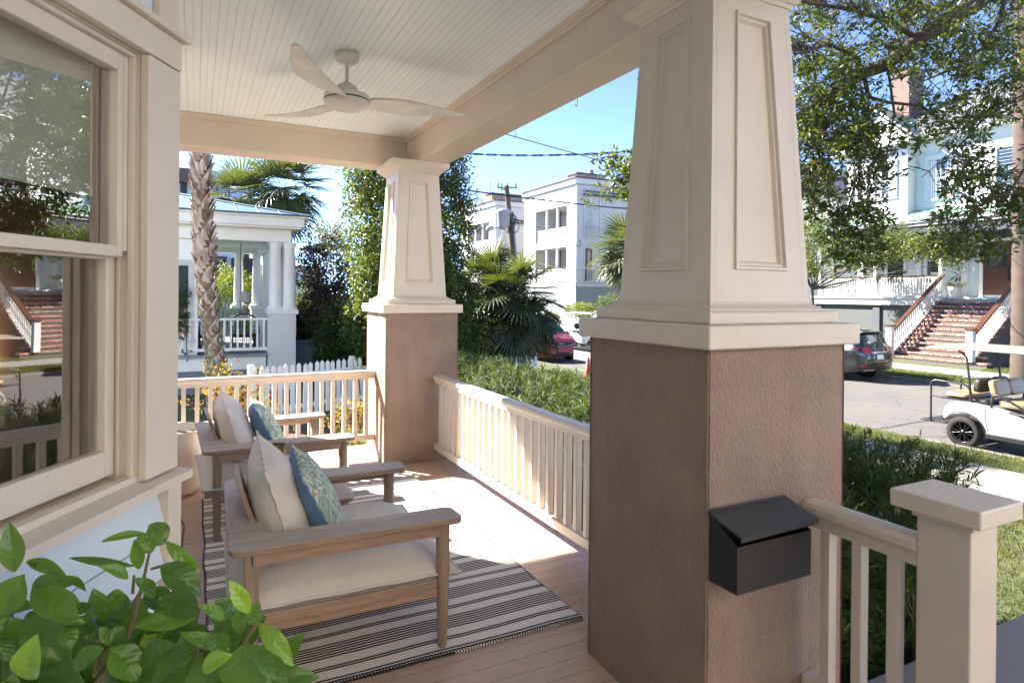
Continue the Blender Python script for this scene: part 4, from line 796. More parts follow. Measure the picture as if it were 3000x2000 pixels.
# ---------- palms ----------
def frond(b, hub, az, el, pet, fan_r, nseg=26, droop=.35, spread=150, tone=.5, rr=random, fold=.25, pr=.012):
    """costapalmate frond: a stalk from the hub, then segments fanning out and drooping at the tips"""
    d0 = Vector((math.cos(az)*math.cos(el), math.sin(az)*math.cos(el), math.sin(el))); P = []; p = Vector(hub); d = d0.copy()
    for i in range(6): P.append(p.copy()); p = p+d*(pet/5); d = (d+Vector((0, 0, -.10*droop*2))).normalized()
    b.tube(P, [pr*(1-.09*i) for i in range(6)], 5, at=.55); p = P[-1]; s = d.cross(Vector((0, 0, 1))); s = s.normalized() if s.length > .05 else Vector((1, 0, 0)); n = s.cross(d).normalized()
    for k in range(nseg):
        u = (k+.5)/nseg*2-1; a = R_(spread)*u; dd = d*math.cos(a)+s*math.sin(a)+n*(fold*abs(u)*.6+rr.uniform(-.05, .05)); dd.normalize()
        L = fan_r*(1-.30*abs(u)**2)*rr.uniform(.88, 1.05); w = fan_r*.072; q = p.copy(); sd = (dd.cross(n)).normalized(); vs = []; e = dd.copy(); m_ = 6
        for i in range(m_+1):
            t_ = i/m_; ww = w*(.35+1.1*t_ if t_ < .45 else .85*(1-((t_-.45)/.55)**1.6)+.02); vs += [q+sd*ww*.5+n*ww*.16, q-n*ww*.05, q-sd*ww*.5+n*ww*.16]; q = q+e*(L/m_); e = (e+Vector((0, 0, -droop*t_*.55))).normalized()
        fs = []
        for i in range(m_): fs += [(i*3, i*3+1, i*3+4, i*3+3), (i*3+1, i*3+2, i*3+5, i*3+4)]
        b.add(vs, fs, 0, min(1, max(.01, tone+rr.uniform(-.16, .16))))
def fan_palm(label, base, hub, tr, nf, fan_r, pet, seed, kind='palm_tree', group='fan palms', dead=4, low=-.55, trunk=True, tone=(.3, .75), nseg=24, leanr=1., skirt=True):
    root = thing(kind, label, 'palm tree', base, group); rr = random.Random(seed); hub = Vector(hub)
    if trunk:
        b = MB(); P = [Vector(base).lerp(hub, i/8) for i in range(9)]; b.tube(P, [tr*1.1]+[tr]*7+[tr*1.05], 14); b.build('trunk', M['palmbark'], root)
        if skirt:
            b = MB()
            for k in range(46):
                a = k*2.4; z = hub-Vector((0, 0, .02+.012*k)); dr = Vector((math.cos(a), math.sin(a), .9)); q = z+Vector((math.cos(a), math.sin(a), 0))*tr*.9; s = Vector((-math.sin(a), math.cos(a), 0))*.05
                b.add([q-s, q+s, q+dr*.16+s*.5, q+dr*.16-s*.5], [(0, 1, 2, 3)], 0, rr.random())
            b.build('boots', M['boot'], root)
    b = MB()
    for k in range(nf):
        u = (k+.5)/nf; el = 1.35+(low-1.35)*u**.85+rr.uniform(-.12, .12); az = k*2.39996+rr.uniform(-.2, .2)
        frond(b, hub+Vector((0, 0, .05*(1-u))), az, el, pet*rr.uniform(.8, 1.15), fan_r*rr.uniform(.85, 1.1), nseg, .25+.5*u, 118, tone[0]+(tone[1]-tone[0])*rr.random()+(.25 if u > .85 and rr.random() < .5 else 0), rr)
    b.build('crown', M['palmleaf'], root); return root
# near palm with criss-cross boots, beyond the far railing
pb_, pt_ = PD(640, 1208, 13.2), PD(588, 430, 13.2); base = Vector((pb_.x, pb_.y, LZ)); cr = thing('palm_tree', 'tall palm trunk covered in criss-cross boots, close beyond the far railing', 'palm tree', base)
path = [base, PD(632, 1060, 13.2), PD(618, 960, 13.2), PD(605, 850, 13.2), PD(597, 720, 13.2), PD(590, 560, 13.2), PD(588, 430, 13.2)]; path.append(path[-1]+(path[-1]-path[-2])*1.2)
b = MB(); b.tube(path, [.20, .18, .172, .16, .15, .143, .138, .138], 18); b.build('trunk', M['boot'], cr)
b = MB(); rr = random.Random(2); tot = len(path)-1
for k in range(560):
    u = k/560*.985; f = u*tot; i = int(f); p = path[i].lerp(path[i+1], f-i); R0 = [.20, .18, .172, .16, .15, .143, .138, .138][i]; a = k*2.39996+rr.uniform(-.15, .15); hi = min(1, max(0, (u-.30)/.25))
    rd = Vector((math.cos(a), math.sin(a), 0)); tg = Vector((-math.sin(a), math.cos(a), 0)); sg = 1 if k % 2 else -1; L = (.13+.13*hi)*rr.uniform(.8, 1.15); w = .045+.012*hi; out = .03+.06*hi*rr.uniform(.4, 1.3)
    up = Vector((0, 0, 1))*L+tg*sg*L*.42; q = p+rd*(R0*.94); q2 = q+up+rd*out; m_ = q+up*.5+rd*out*.3; dk = rr.random()
    b.add([q-tg*w, q+tg*w, m_+tg*w*.8+rd*.012, q2+tg*w*.42, q2-tg*w*.42, m_-tg*w*.8+rd*.012, m_+rd*.03, q2+rd*.012, q2-rd*.02], [(0, 1, 2, 6), (0, 6, 5), (5, 6, 7, 4), (6, 2, 3, 7), (4, 7, 3, 8)], 0, dk)
b.build('boots', M['boot'], cr)
b = MB(); hub = path[-1]; rr = random.Random(8)
for k in range(26): frond(b, hub, k*2.4, 1.2-1.5*(k/26), .9, .85, 20, .5, 118, rr.uniform(.3, .7), rr)
b.build('crown', M['palmleaf'], cr)
def palm_at(label, u, v, D, ub, r, pet, nf, seed, tr=.17, **k):
    h = PD(u, v, D); g = PD(ub, 1000, D); return fan_palm(label, (g.x, g.y, LZ), h, tr, nf, r, pet, seed, **k)
palm_at('fan palm with a reddish trunk top rising behind the white porch roof', 830, 565, 25, 826, 1.3, 1.05, 40, 5, tr=.22, tone=(.45, .9), low=-1.25)
palm_at('yellowish fan palm partly behind the left side of the taller one over the porch roof', 708, 590, 26, 725, 1.2, .8, 32, 15, tr=.2, tone=(.7, .99), low=-1.1)
palm_at('fan palm with sunlit yellow-green fronds in front of the white town house', 1850, 735, 33, 1880, 1.7, 1.1, 46, 25, tr=.22, tone=(.6, .98), low=-1.0)
palm_at('pale fan palm low between the garden wall and the hedge tree', 905, 945, 22, 905, .9, .6, 22, 65, tr=.15, tone=(.6, .95), low=-.3)
def clump_palm(label, pts, seed):
    root = thing('palmetto_clump', label, 'palm shrub', (pts[0][0], pts[0][1], LZ)); b = MB(); rr = random.Random(seed)
    for (x, y, z, n_, r, pet) in pts:
        for k in range(n_):
            u = (k+.5)/n_; frond(b, (x+rr.uniform(-.1, .1), y+rr.uniform(-.1, .1), z), k*2.4+rr.uniform(-.3, .3), 1.4-1.75*u**.9+rr.uniform(-.15, .15), pet*rr.uniform(.7, 1.25), r*rr.uniform(.85, 1.1), 28, .35+.75*u, 122, rr.uniform(.12, .62), rr)
    b.build('fronds', M['palmleaf'], root); b = MB()
    for (x, y, z, n_, r, pet) in pts: b.tube([(x, y, LZ), (x, y, z)], .12, 10)
    b.build('stem', M['palmbark'], root); return root
P_ = []
for (u, v, D, n_, r, pet) in ((1490, 905, 17.6, 30, 1.0, .95), (1530, 960, 17.3, 22, .8, .65), (1400, 985, 17.9, 24, .95, .75), (1435, 830, 18.4, 22, .95, .8), (1440, 1010, 17.2, 18, .8, .5)):
    p = PD(u, v, D); P_.append((p.x, p.y, p.z, n_, r, pet))
clump_palm('big dense fan palm clump in front of the red minivan', P_, 4)
# trunk of the tall palm at the right edge
tb_ = Vector((22.05, 9.75, LZ)); tp = PX(3000, 20, 22.05); tt = thing('palm_tree', 'tall ringed brown palm trunk at the right edge across the street', 'palm tree', tb_)
b = MB(); n = 60; top = Vector((22.05, 9.8, 12.6)); b.tube([tb_.lerp(top, i/n) for i in range(n+1)], [.30+.014*(i % 2)+.03*math.exp(-i/4)-.0006*i for i in range(n+1)], 20); b.build('trunk', M['palmbark'], tt)
b = MB(); rr = random.Random(31)
for k in range(40): frond(b, top, k*2.4, 1.1-2.3*(k/40), 1.2, 1.3, 24, .7, 118, rr.uniform(.2, .6), rr)
b.build('crown', M['palmleaf'], tt)
# ---------- broadleaf trees ----------
c = PD(1190, 640, 15); q = PD(1215, 880, 15)
tree('broadleaf_tree', 'tall dense green tree directly behind the far column', 'tree', (c.x, c.y, LZ), [((c.x, c.y, 3.6), (1.42, 1.5, 2.9)), ((q.x, q.y, .9), (1.55, 1.3, 1.9))], 'treeleaf', .10, .052, 16, 4300, .16, .11, 3, (.05, .95), inner=.5, lump=.55)
c = PD(965, 830, 18.5); tree('crepe_myrtle', 'purple-leaved crepe myrtle left of the dense green tree', 'tree', (c.x+.1, c.y, LZ), [((c.x, c.y, 2.3), (.95, .95, 1.35)), ((c.x-.1, c.y, 1.0), (.7, .7, .9))], 'purpleleaf', .09, .05, 13, 900, .16, .05, 9, (.1, .9), inner=.3, lump=.4)
c = PD(880, 960, 19.5); tree('dark_shrub', 'rounded dark green shrub beside the white brick pier', 'shrub', (c.x, c.y, LZ), [((c.x, c.y, .35), (.5, .5, .75))], 'hedgeleaf', .08, .045, 16, 500, .12, .04, 5, (.1, .4))
c = PD(940, 945, 30); tree('round_shrub', 'clipped pale green shrub on the sunlit lawn behind the dark wall', 'shrub', (c.x, c.y, LZ), [((c.x, c.y, .1), (1.3, 1.3, .95))], 'limeleaf', .08, .04, 14, 340, .18, .05, 6, (.1, .6))
c = PD(1010, 960, 17.5); tree('side_shrub', 'loose dark green shrub under the crepe myrtle', 'shrub', (c.x, c.y, LZ), [((c.x, c.y, .1), (.85, .8, 1.15))], 'treeleaf', .09, .05, 16, 800, .15, .04, 7, (.05, .6))
c = PD(1330, 900, 19.5); tree('side_shrub', 'dark green shrub filling the gap between the dense tree and the fan palms', 'shrub', (c.x, c.y, LZ), [((c.x, c.y, .5), (1.1, 1., 1.7))], 'treeleaf', .10, .055, 16, 1000, .17, .06, 8, (.05, .5))
c = PD(690, 850, 24); tree('lime_shrub', 'bright yellow-green shrub seen through the white porch', 'shrub', (c.x, c.y, LZ), [((c.x-.2, c.y, 1.1), (1.15, 1., 1.25)), ((c.x+.9, c.y+.3, .8), (.9, .8, 1.3))], 'limeleaf', .10, .055, 15, 1000, .18, .06, 11, (.2, .9))
c = PD(875, 880, 40); tree('distant_tree', 'hazy grey-green tree far behind the crepe myrtle', 'tree', (c.x, c.y, LZ), [((c.x+.4, c.y, .6), (1.7, 1.5, 1.7))], 'paleleaf', .14, .07, 14, 300, .3, .08, 12, (.1, .7))
c = PD(1950, 905, 40); 
for k, (u, v, D, s) in enumerate(((1600, 930, 33, .7), (1700, 905, 36, .8), (1800, 880, 38, .9))):
    c = PD(u, v, D); tree('low_bush', ['small yellow-green bush at the foot of the white town house', 'low yellow-green bush on the garden wall right of the minivan', 'dark green bush by the louvred vent of the white town house'][k], 'bush', (c.x, c.y, LZ), [((c.x, c.y, c.z-.1), (1.3*s, .9*s, .55*s))], ['paleleaf', 'limeleaf', 'treeleaf'][k], .1, .05, 12, 200, .2, .05, 14+k)
# airy tree in front of the house opposite: crown lobes spread sideways
c = PX(2560, 800, 27.2); base = (27.2, PX(2390, 900, 27.2).y+.1, LZ)
lobes = [((27.2, PX(2375, 760, 27.2).y, 4.3), (.9, 1.3, 1.4)), ((27.3, PX(2480, 790, 27.2).y, 3.7), (.9, 1.4, .9)), ((27.1, PX(2590, 780, 27.2).y, 3.9), (.9, 1.3, 1.05)), ((27.0, PX(2700, 765, 27.2).y, 3.7), (.8, 1.3, .6)), ((26.9, PX(2805, 770, 27.2).y, 3.45), (.6, .7, .85)), ((26.9, PX(2370, 850, 27.2).y, 2.9), (.7, .9, .7))]
tree('small_tree', 'airy yellow-green tree spreading in front of the porch across the street', 'tree', base, lobes, 'paleleaf', .12, .055, 13, 1500, .2, .09, 21, (.2, .95), inner=.25, lump=.4, nl=2)
# ---------- live oak overhead ----------
ok = thing('live_oak', 'live oak with dark leaves reaching over the street at the upper right', 'tree', (11.4, .6, LZ))
b = MB(); Q = lambda *a: [PD(u, v, D) for u, v, D in a]
main = [Vector((11.4, .6, LZ)), Vector((11.2, .9, 1.5)), Vector((10.6, 1.3, 4.2))]+Q((2960, -80, 8.6), (2870, 5, 8.4), (2780, 60, 8.2), (2690, 115, 8.), (2600, 190, 7.8), (2530, 215, 7.7), (2440, 275, 7.6), (2340, 345, 7.4), (2200, 420, 7.2), (2000, 470, 7.0), (1880, 470, 6.9))
lims = [(main, [.26, .24, .2, .15, .11, .10, .09, .078, .07, .055, .042, .028, .016, .008])]
for pts, r0_, r1_ in ((Q((2690, 115, 8.), (2600, 60, 7.8), (2500, 30, 7.5), (2380, 10, 7.2), (2200, -40, 7)), .035, .012), (Q((2530, 215, 7.7), (2500, 160, 7.4), (2430, 130, 7.2), (2330, 160, 7)), .035, .01), (Q((2530, 215, 7.7), (2545, 285, 7.6), (2600, 300, 7.5), (2690, 310, 7.4), (2780, 360, 7.3)), .03, .01),
    (Q((2510, 200, 7.6), (2530, 300, 7.5), (2525, 380, 7.3), (2520, 480, 7.1), (2500, 560, 6.9)), .018, .005), (Q((3050, 250, 7.6), (2960, 300, 7.5), (2880, 350, 7.3), (2810, 430, 7.1), (2700, 520, 7)), .018, .004), (Q((2960, -80, 8.6), (2930, 60, 8.2), (2880, 140, 8), (2800, 200, 7.7), (2700, 240, 7.4)), .03, .008),
    (Q((3050, 420, 7), (2960, 560, 6.8), (2870, 600, 6.7), (2810, 680, 6.6)), .016, .005), (Q((2600, 190, 7.8), (2620, 330, 7.4), (2605, 420, 7.2), (2590, 480, 7)), .018, .004), (Q((2340, 345, 7.4), (2400, 450, 7), (2420, 540, 6.8)), .016, .004), (Q((2200, 420, 7.2), (1990, 500, 6.9), (1860, 530, 6.8)), .014, .004)):
    lims.append((pts, [r0_+(r1_-r0_)*i/(len(pts)-1) for i in range(len(pts))]))
allp = []
for pts, rs in lims:
    b.tube(pts, rs, 9)
    for i in range(len(pts)-1):
        for k in range(5): allp.append(pts[i].lerp(pts[i+1], k/5))
b.build('trunk', M['bark'], ok)
allp = [p for p in allp if p.z > 1]
reg = [((2330, -120, 3080, 200), 280, (7.0, 9.2)), ((2330, 180, 2560, 420), 95, (6.8, 8)), ((2700, 180, 3080, 400), 48, (6.6, 8)), ((2335, 340, 2440, 560), 40, (6.6, 7.6)), ((2480, 360, 2600, 560), 30, (6.5, 7.6)), ((2440, 600, 2580, 770), 44, (6.3, 7.2)),
       ((2640, 330, 2800, 430), 12, (6.6, 7.6)), ((2790, 440, 2960, 580), 26, (6.3, 7.2)), ((2760, 600, 2900, 720), 26, (6.2, 7)), ((2950, 560, 3100, 700), 24, (6.2, 7)), ((2330, 540, 2440, 600), 8, (6.4, 7)), ((1775, 455, 1905, 560), 26, (6.6, 7.0)), ((1905, 380, 2330, 560), 60, (6.6, 7.2)), ((1905, -200, 2330, 300), 110, (6.8, 8.5)),
       ((3080, -700, 4600, 500), 330, (6.5, 10)), ((2400, -700, 3080, -120), 200, (7.5, 10))]
tw = MB(); cl = []; rr = random.Random(6); spr = []
for (u0, v0, u1, v1), n_, (d0, d1) in reg:
    for k in range(n_):
        p = PD(rr.uniform(u0, u1), rr.uniform(v0, v1), rr.uniform(d0, d1))
        if p.z > 7 or (p.x-.8) < 1: continue
        o = min(rr.sample(allp, 40), key=lambda s: (s-p).length); mid = o.lerp(p, .5)+Vector((0, 0, .12*(o-p).length)); L = (o-p).length
        if L < 3.2: tw.tube([o, mid, p], [.0055, .0035, .002], 4)
        for q in range(4):   # a small spray of twigs, each ending in a rosette
            e = p+Vector((rr.gauss(0, .10), rr.gauss(0, .10), rr.gauss(-.04, .09))); tw.tube([p, e], .0018, 3, cap=False); cl.append(tuple(e))
tw.build('twigs', M['bark'], ok)
cl = np.array(cl); per = 9; n = len(cl)*per; base = np.repeat(cl, per, 0); off = rdir(n); D = off.copy(); D[:, 2] = D[:, 2]*.8-.12
t0 = np.repeat(rng.beta(1.9, 3.4, len(cl)), per)+rng.normal(0, .07, n)
leafmesh(base+off*(rng.random(n)*.035)[:, None], D, rdir(n, .8), rng.uniform(.065, .10, n), rng.uniform(.023, .033, n), np.clip(t0, .02, .99), 'crown', M['oakleaf'], ok)
# ================= NEIGHBOUR'S PORCH =================
def window(parent, fr, c, w, h, depth=.06, fw=.09, mull=(1, 2), glass='glass', curtain=False, name='window', frame='white2'):
    """fr(a, n, z) maps wall coordinates to the world; c = (a, z) of the centre"""
    def bx(b, a0, n0, z0, a1, n1, z1):
        vs = [fr(a, n_, z) for z in (z0, z1) for n_ in (n0, n1) for a in (a0, a1)]; b.add(vs, [(0, 1, 3, 2), (4, 5, 7, 6), (0, 1, 5, 4), (2, 3, 7, 6), (0, 2, 6, 4), (1, 3, 7, 5)])
    a0, a1, z0, z1 = c[0]-w/2, c[0]+w/2, c[1]-h/2, c[1]+h/2; b = MB()
    bx(b, a0-fw, 0, z0, a0, depth, z1); bx(b, a1, 0, z0, a1+fw, depth, z1); bx(b, a0-fw-.02, 0, z1, a1+fw+.02, depth+.01, z1+fw*1.2); bx(b, a0-fw-.03, 0, z0-fw*.6, a1+fw+.03, depth+.04, z0); o = b.build(name, M[frame], parent)
    b = MB(); bx(b, a0, .004, z0, a1, .012, z1); b.build('pane', M[glass], o)
    b = MB(); s = .03
    bx(b, a0, .013, z0, a0+.04, .035, z1); bx(b, a1-.04, .013, z0, a1, .035, z1); bx(b, a0+.04, .013, z0, a1-.04, .035, z0+.05); bx(b, a0+.04, .013, z1-.04, a1-.04, .035, z1)
    for i in range(1, mull[0]): x = a0+(a1-a0)*i/mull[0]; bx(b, x-s/2, .013, z0+.051, x+s/2, .032, z1-.041)
    for i in range(1, mull[1]): z = z0+(z1-z0)*i/mull[1]; bx(b, a0+.041, .0131, z-s/2-.005, a1-.041, .034, z+s/2+.005)
    b.build('sash', M[frame], o)
    if curtain:
        b = MB()
        for x0, x1 in ((a0+.05, a0+w*.32), (a1-w*.32, a1-.05)): b.grid(12, 1, lambda u, v, x0=x0, x1=x1: fr(x0+(x1-x0)*u, .0122+.0004*math.sin(u*20), z0+.05+(z1-z0-.1)*v))
        b.build('curtain', M['white'], o)
    return o
NY = 17.626; nb = thing('neighbour_house', 'white house next door with a columned porch, painted brick pier and pale metal roof', 'house', (1, NY, GZ))
boxo('foundation', (-6, NY+.06, GZ-.1), (2.2, NY+7, -.505), M['grey_brick'], nb); boxo('skirt_board', (-6, NY+.02, -.50), (1.68, NY+.06, -.17), M['white'], nb)
boxo('deck', (-6, NY-.08, -.165), (1.72, NY+6.9, -.10), plain('grey_deck', (.22, .25, .28), .5), nb)
boxo('brick_pier', (1.722, NY, GZ-.1), (2.43, NY+.72, .925), M['white_brick'], nb, bev=.008); boxo('pier_cap', (1.69, NY-.035, .926), (2.485, NY+.76, 1.05), M['white'], nb, bev=.01)
def tcol(b, x, y, z0, z1, r0_=.17, r1_=.145, n=20):
    b.lathe((x, y, 0), [(r0_*1.32, z0), (r0_*1.32, z0+.05), (r0_*1.05, z0+.09), (r0_, z0+.12), (r0_, z0+.6), (r1_, z1-.16), (r1_*1.12, z1-.14), (r1_*1.02, z1-.12), (r1_*1.25, z1-.06), (r1_*1.25, z1)], n)
for x, y, z0 in ((1.92, NY+.22, 1.051), (2.27, NY+.22, 1.051), (2.27, NY+.56, 1.051)): b = MB(); tcol(b, x, y, z0, 2.84); b.build('column', M['white'], nb)
fc_ = PD(760, 1000, 1);
for y in (NY+5.6,):   # far row of the same porch
    boxo('brick_pier', (1.75, y, GZ), (2.4, y+.7, .92), M['white_brick'], nb); boxo('pier_cap', (1.71, y-.03, .921), (2.44, y+.73, 1.05), M['white'], nb)
    for x in (1.92, 2.24): b = MB(); tcol(b, x, y+.3, 1.051, 2.84, .15, .13); b.build('column', M['white'], nb)
for x in (1.34,): b = MB(); tcol(b, x, NY+5.9, 1.051, 2.84, .15, .13); b.build('column', M['white'], nb); boxo('pier_cap', (1.1, NY+5.65, .95), (1.6, NY+6.2, 1.05), M['white'], nb)
m = MB(); m.box((-6, NY+.05, 2.845), (2.30, NY+.39, 3.17)); m.box((1.96, NY+.391, 2.846), (2.30, NY+6.3, 3.169)); m.box((-6, NY+5.75, 2.844), (1.959, NY+6.3, 3.168)); m.build('beam', M['white'], nb)
boxo('porch_ceiling', (-6, NY+.392, 3.02), (1.958, NY+5.748, 3.06), paint('pale_green_ceiling', (.50, .62, .57), .5), nb)
m = MB(); m.box((-6, NY-.28, 3.172), (2.52, NY+6.7, 3.22)); m.box((-6, NY-.34, 3.221), (2.58, NY+6.8, 3.45)); m.box((-6, NY-.42, 3.451), (2.68, NY+6.9, 3.50)); m.build('cornice', M['white'], nb, bev=.008)
b = MB(); A = [(-6, NY-.46, 3.502), (2.72, NY-.46, 3.502), (2.72, NY+7, 3.502), (-6, NY+7, 3.502), (-6, NY+2.6, 4.27), (-.4, NY+2.6, 4.27)]
b.add(A, [(0, 1, 5, 4), (1, 2, 5), (2, 3, 4, 5)]); rf = b.build('roof', M['blue_roof'], nb)
b = MB()
for k in range(17):
    x = 2.5-.52*k; x2 = min(x, -.4) if x > -.4 else x; u = min(1, (2.72-x)/3.12); y2 = NY-.46+3.06*u; z2 = 3.502+.768*u
    if x < -.4: y2, z2 = NY+2.6, 4.27
    b.tube([(x, NY-.46, 3.515), (x, y2, z2+.013)], .014, 4)
b.tube([(2.72, NY-.46, 3.52), (-.4, NY+2.6, 4.285)], .03, 6); b.tube([(-6, NY+2.6, 4.28), (-.4, NY+2.6, 4.28)], .03, 6); b.tube([(-6, NY-.46, 3.52), (2.72, NY-.46, 3.52)], .022, 6); b.build('seam', M['blue_roof'], rf)
# its house wall at the left, window, siding
boxo('wall', (-6, NY+.2, -.1), (.02, NY+5.7, 2.84), M['white'], nb); frw = lambda a, n_, z: (.021+n_, a, z)
b = MB()
for k in range(22): z = -.05+k*.13; b.add([(.022, NY+.2, z+.13), (.022, NY+5.7, z+.13), (.045, NY+5.7, z), (.045, NY+.2, z)], [(0, 1, 2, 3)])
b.build('siding', M['white'], nb); window(nb, lambda a, n_, z: (a, NY+.199-n_, z), (-.32, 1.25), .42, 1.9); window(nb, frw, (NY+2.6, 1.3), .8, 1.7)
boxo('corner_board', (-.02, NY+.17, -.1), (.06, NY+.3, 2.84), M['white'], nb)
nr = thing('porch_railing', 'white railing of the porch next door, behind the palm trunk', 'railing', (0, NY+.1, -.1)); boxo('top_rail', (-4, NY+.09, .77), (1.72, NY+.17, .83), M['white'], nr, bev=.006); boxo('bottom_rail', (-4, NY+.10, -.02), (1.72, NY+.16, .055), M['white'], nr)
b = MB(); b.box((-.024, -.02, .056), (.024, .02, .769)); me = b.mesh('baluster'); me.materials.append(M['white']); balusters(nr, [(1.63-.158*k, NY+.13, 0) for k in range(26)], me)
sw = thing('porch_bench', 'pale mint slatted porch swing behind the white railing next door', 'bench', (.6, NY+3.5, 0)); b = MB()
for k in range(15): b.box((-.35+.115*k, NY+3.5, .36), (-.28+.115*k, NY+3.53, .92))
M['mint'] = paint('mint_paint', (.42, .60, .58), .5); b.build('slats', M['mint'], sw); m = MB(); m.box((-.42, NY+3.49, .921), (1.38, NY+3.54, .99)); m.box((-.42, NY+3.0, .30), (1.38, NY+3.49, .35)); m.box((-.42, NY+3.5, .30), (1.38, NY+3.54, .36)); m.build('frame', M['mint'], sw)
for x in (-.3, 1.26): b = MB(); b.tube([(x, NY+3.5, .35), (x, NY+3.5, 3.02)], .012, 5); b.build('chain', M['tube'], sw)
lp = thing('table_lamp', 'grey lamp with a drum shade on a table behind the white railing next door', 'lamp', (1.28, NY+1.9, .8)); b = MB(); b.lathe((1.28, NY+1.9, 0), [(.16, 1.22), (.13, 1.52)], 18); b.build('lamp_shade', plain('grey_shade', (.45, .47, .50), .8), lp)
b = MB(); b.lathe((1.28, NY+1.9, 0), [(.0, .84), (.08, .84), (.085, .87), (.03, 1.0), (.05, 1.08), (.012, 1.14), (.01, 1.24)], 12); b.build('lamp_base', M['greywall'], lp)
tb2 = thing('porch_table', 'small table under the grey lamp on the porch next door', 'table', (1.28, NY+1.9, -.1)); boxo('tabletop', (.9, NY+1.6, .80), (1.6, NY+2.2, .839), M['white'], tb2)
for x in (.96, 1.54): boxo('leg', (x-.02, NY+1.7, -.099), (x+.02, NY+1.74, .799), M['white'], tb2)
for k, (x, lab) in enumerate(((.35, 'dark wicker chair left of centre behind the white railing next door'), (1.2, 'dark wicker chair with an arched back beside the white brick pier'))):
    c = thing('wicker_chair', lab, 'chair', (x, NY+.9, -.1), 'wicker porch chairs'); b = MB(); wk = plain('dark_wicker', (.06, .035, .03), .8)
    for i in range(13): a = math.pi*i/12; b.tube([(x-.32+.64*i/12, NY+.7, -.06), (x-.36+.72*i/12, NY+.62, .38+.52*math.sin(a)**.6)], .011, 5)
    b.tube([(x-.36*math.cos(math.pi*i/14), NY+.62, .38+.54*math.sin(math.pi*i/14)**.6) for i in range(15)], .022, 6)
    for z in (.1, .22, .34, .46, .58): b.tube([(x-.33, NY+.66, z), (x+.33, NY+.66, z)], .009, 5)
    b.build('backrest', wk, c); boxo('seat', (x-.33, NY+.72, .28), (x+.33, NY+1.3, .36), wk, c, bev=.02); 
    for dx in (-.3, .3):
        for y in (NY+.76, NY+1.26): boxo('leg', (x+dx-.02, y, -.099), (x+dx+.02, y+.04, .279), wk, c)
gt = thing('grey_bench', 'blue-grey cushioned seat behind the white railing next door, next to the palm trunk', 'seat', (-.2, NY+1.5, -.1)); boxo('base', (-.6, NY+1.2, -.099), (.15, NY+2, .30), M['greywall'], gt, bev=.02); boxo('cushion', (-.58, NY+1.22, .301), (.13, NY+1.98, .50), plain('blue_grey_cushion', (.25, .32, .38), .9), gt, bev=.04)
pv = thing('potted_vine', 'leafy vine climbing by the window next door, left of the palm trunk', 'plant', (-.1, NY-.3, LZ)); cl = [PD(535+rr.gauss(0, 8), 900+rr.gauss(0, 45), 15.6) for k in range(26)]; leafmesh(*cloud([tuple(p) for p in cl], 9, .1, .09, .06, (.1, .6)), 'foliage', M['treeleaf'], pv)
b = MB(); b.tube([PD(548, 1060, 15.6), PD(545, 960, 15.6), PD(530, 880, 15.6)], .012, 6); b.build('stem', M['bark'], pv)
# dark brick garden wall right of the pier
gw = thing('garden_wall', 'dark blue-grey brick wall with a pale metal coping behind the picket fence', 'wall', (3.6, NY+.9, GZ)); y = NY+1.1
boxo('wall', (2.45, y, GZ-.1), (4.15, y+2.5, .02), M['grey_brick'], gw); boxo('coping', (2.44, y-.04, .021), (4.2, y+2.55, .075), M['blue_roof'], gw); boxo('upper_wall', (2.46, y+1.6, .076), (3.9, y+2.5, .28), M['grey_brick'], gw); boxo('coping', (2.44, y+1.55, .281), (3.95, y+2.55, .33), M['blue_roof'], gw)
boxo('sunlit_lawn', (2.2, 24, -1.31), (10.9, 60, -.55), M['lawn'], kind='structure')
# modern blue-white house behind
mh = thing('modern_house', 'pale blue house with dark bays and a roof deck behind the neighbour porch', 'house', (-3, 36, GZ)); boxo('wall', (-14, 36, GZ), (2.6, 46, 7.8), paint('pale_blue_wall', (.50, .58, .66), .6), mh)
yy = 36
def fpx(u, v): p = PY(u, v, yy); return p
for (u0, v0, u1, v1) in ((528, 525, 548, 590), (676, 757, 700, 900), (716, 757, 752, 860)): a, b_ = PY(u0, v1, yy), PY(u1, v0, yy); boxo('dark_bay', (a.x, yy-.1, a.z), (b_.x, yy-.01, b_.z), plain('dark_brown_panel', (.035, .03, .04), .6), mh)
a, b_ = PY(619, 828, yy), PY(659, 757, yy); window(mh, lambda s, n_, z: (s, yy-.001-n_, z), ((a.x+b_.x)/2, (a.z+b_.z)/2), b_.x-a.x, b_.z-a.z, .08, .08, (1, 2), frame='rustmetal')
t_ = PY(510, 497, yy); boxo('parapet', (-14.3, yy-.5, 7.0), (PY(612, 500, yy).x, 46, PY(510, 495, yy).z), M['rustmetal'], mh); boxo('upper_wall', (-14, yy-.2, 7.0), (PY(608, 500, yy).x, 45.9, PY(510, 520, yy).z), M['rustmetal'], mh)
dk = PY(615, 573, yy); boxo('deck_block', (-10, yy-.1, 5.5), (PY(760, 590, yy).x, yy+5, dk.z), plain('blue_wall2', (.45, .52, .58), .6), mh)
b = MB(); tz = PY(640, 535, yy).z; x1 = PY(672, 540, yy).x; x0 = PY(600, 540, yy).x
for k in range(7): z = dk.z+(tz-dk.z)*(k+1)/7; b.tube([(x0, yy-.05, z), (x1, yy-.05, z)], .018 if k < 6 else .03, 4)
for k in range(3): x = x0+(x1-x0)*k/2; b.tube([(x, yy-.05, dk.z), (x, yy-.05, tz)], .03, 5)
b.build('deck_railing', M['rustmetal'], mh)
dh = thing('distant_house', 'small hazy white house with a grey roof and brick chimney far beyond the porch columns', 'house', (10, 75, GZ)); yy = 72
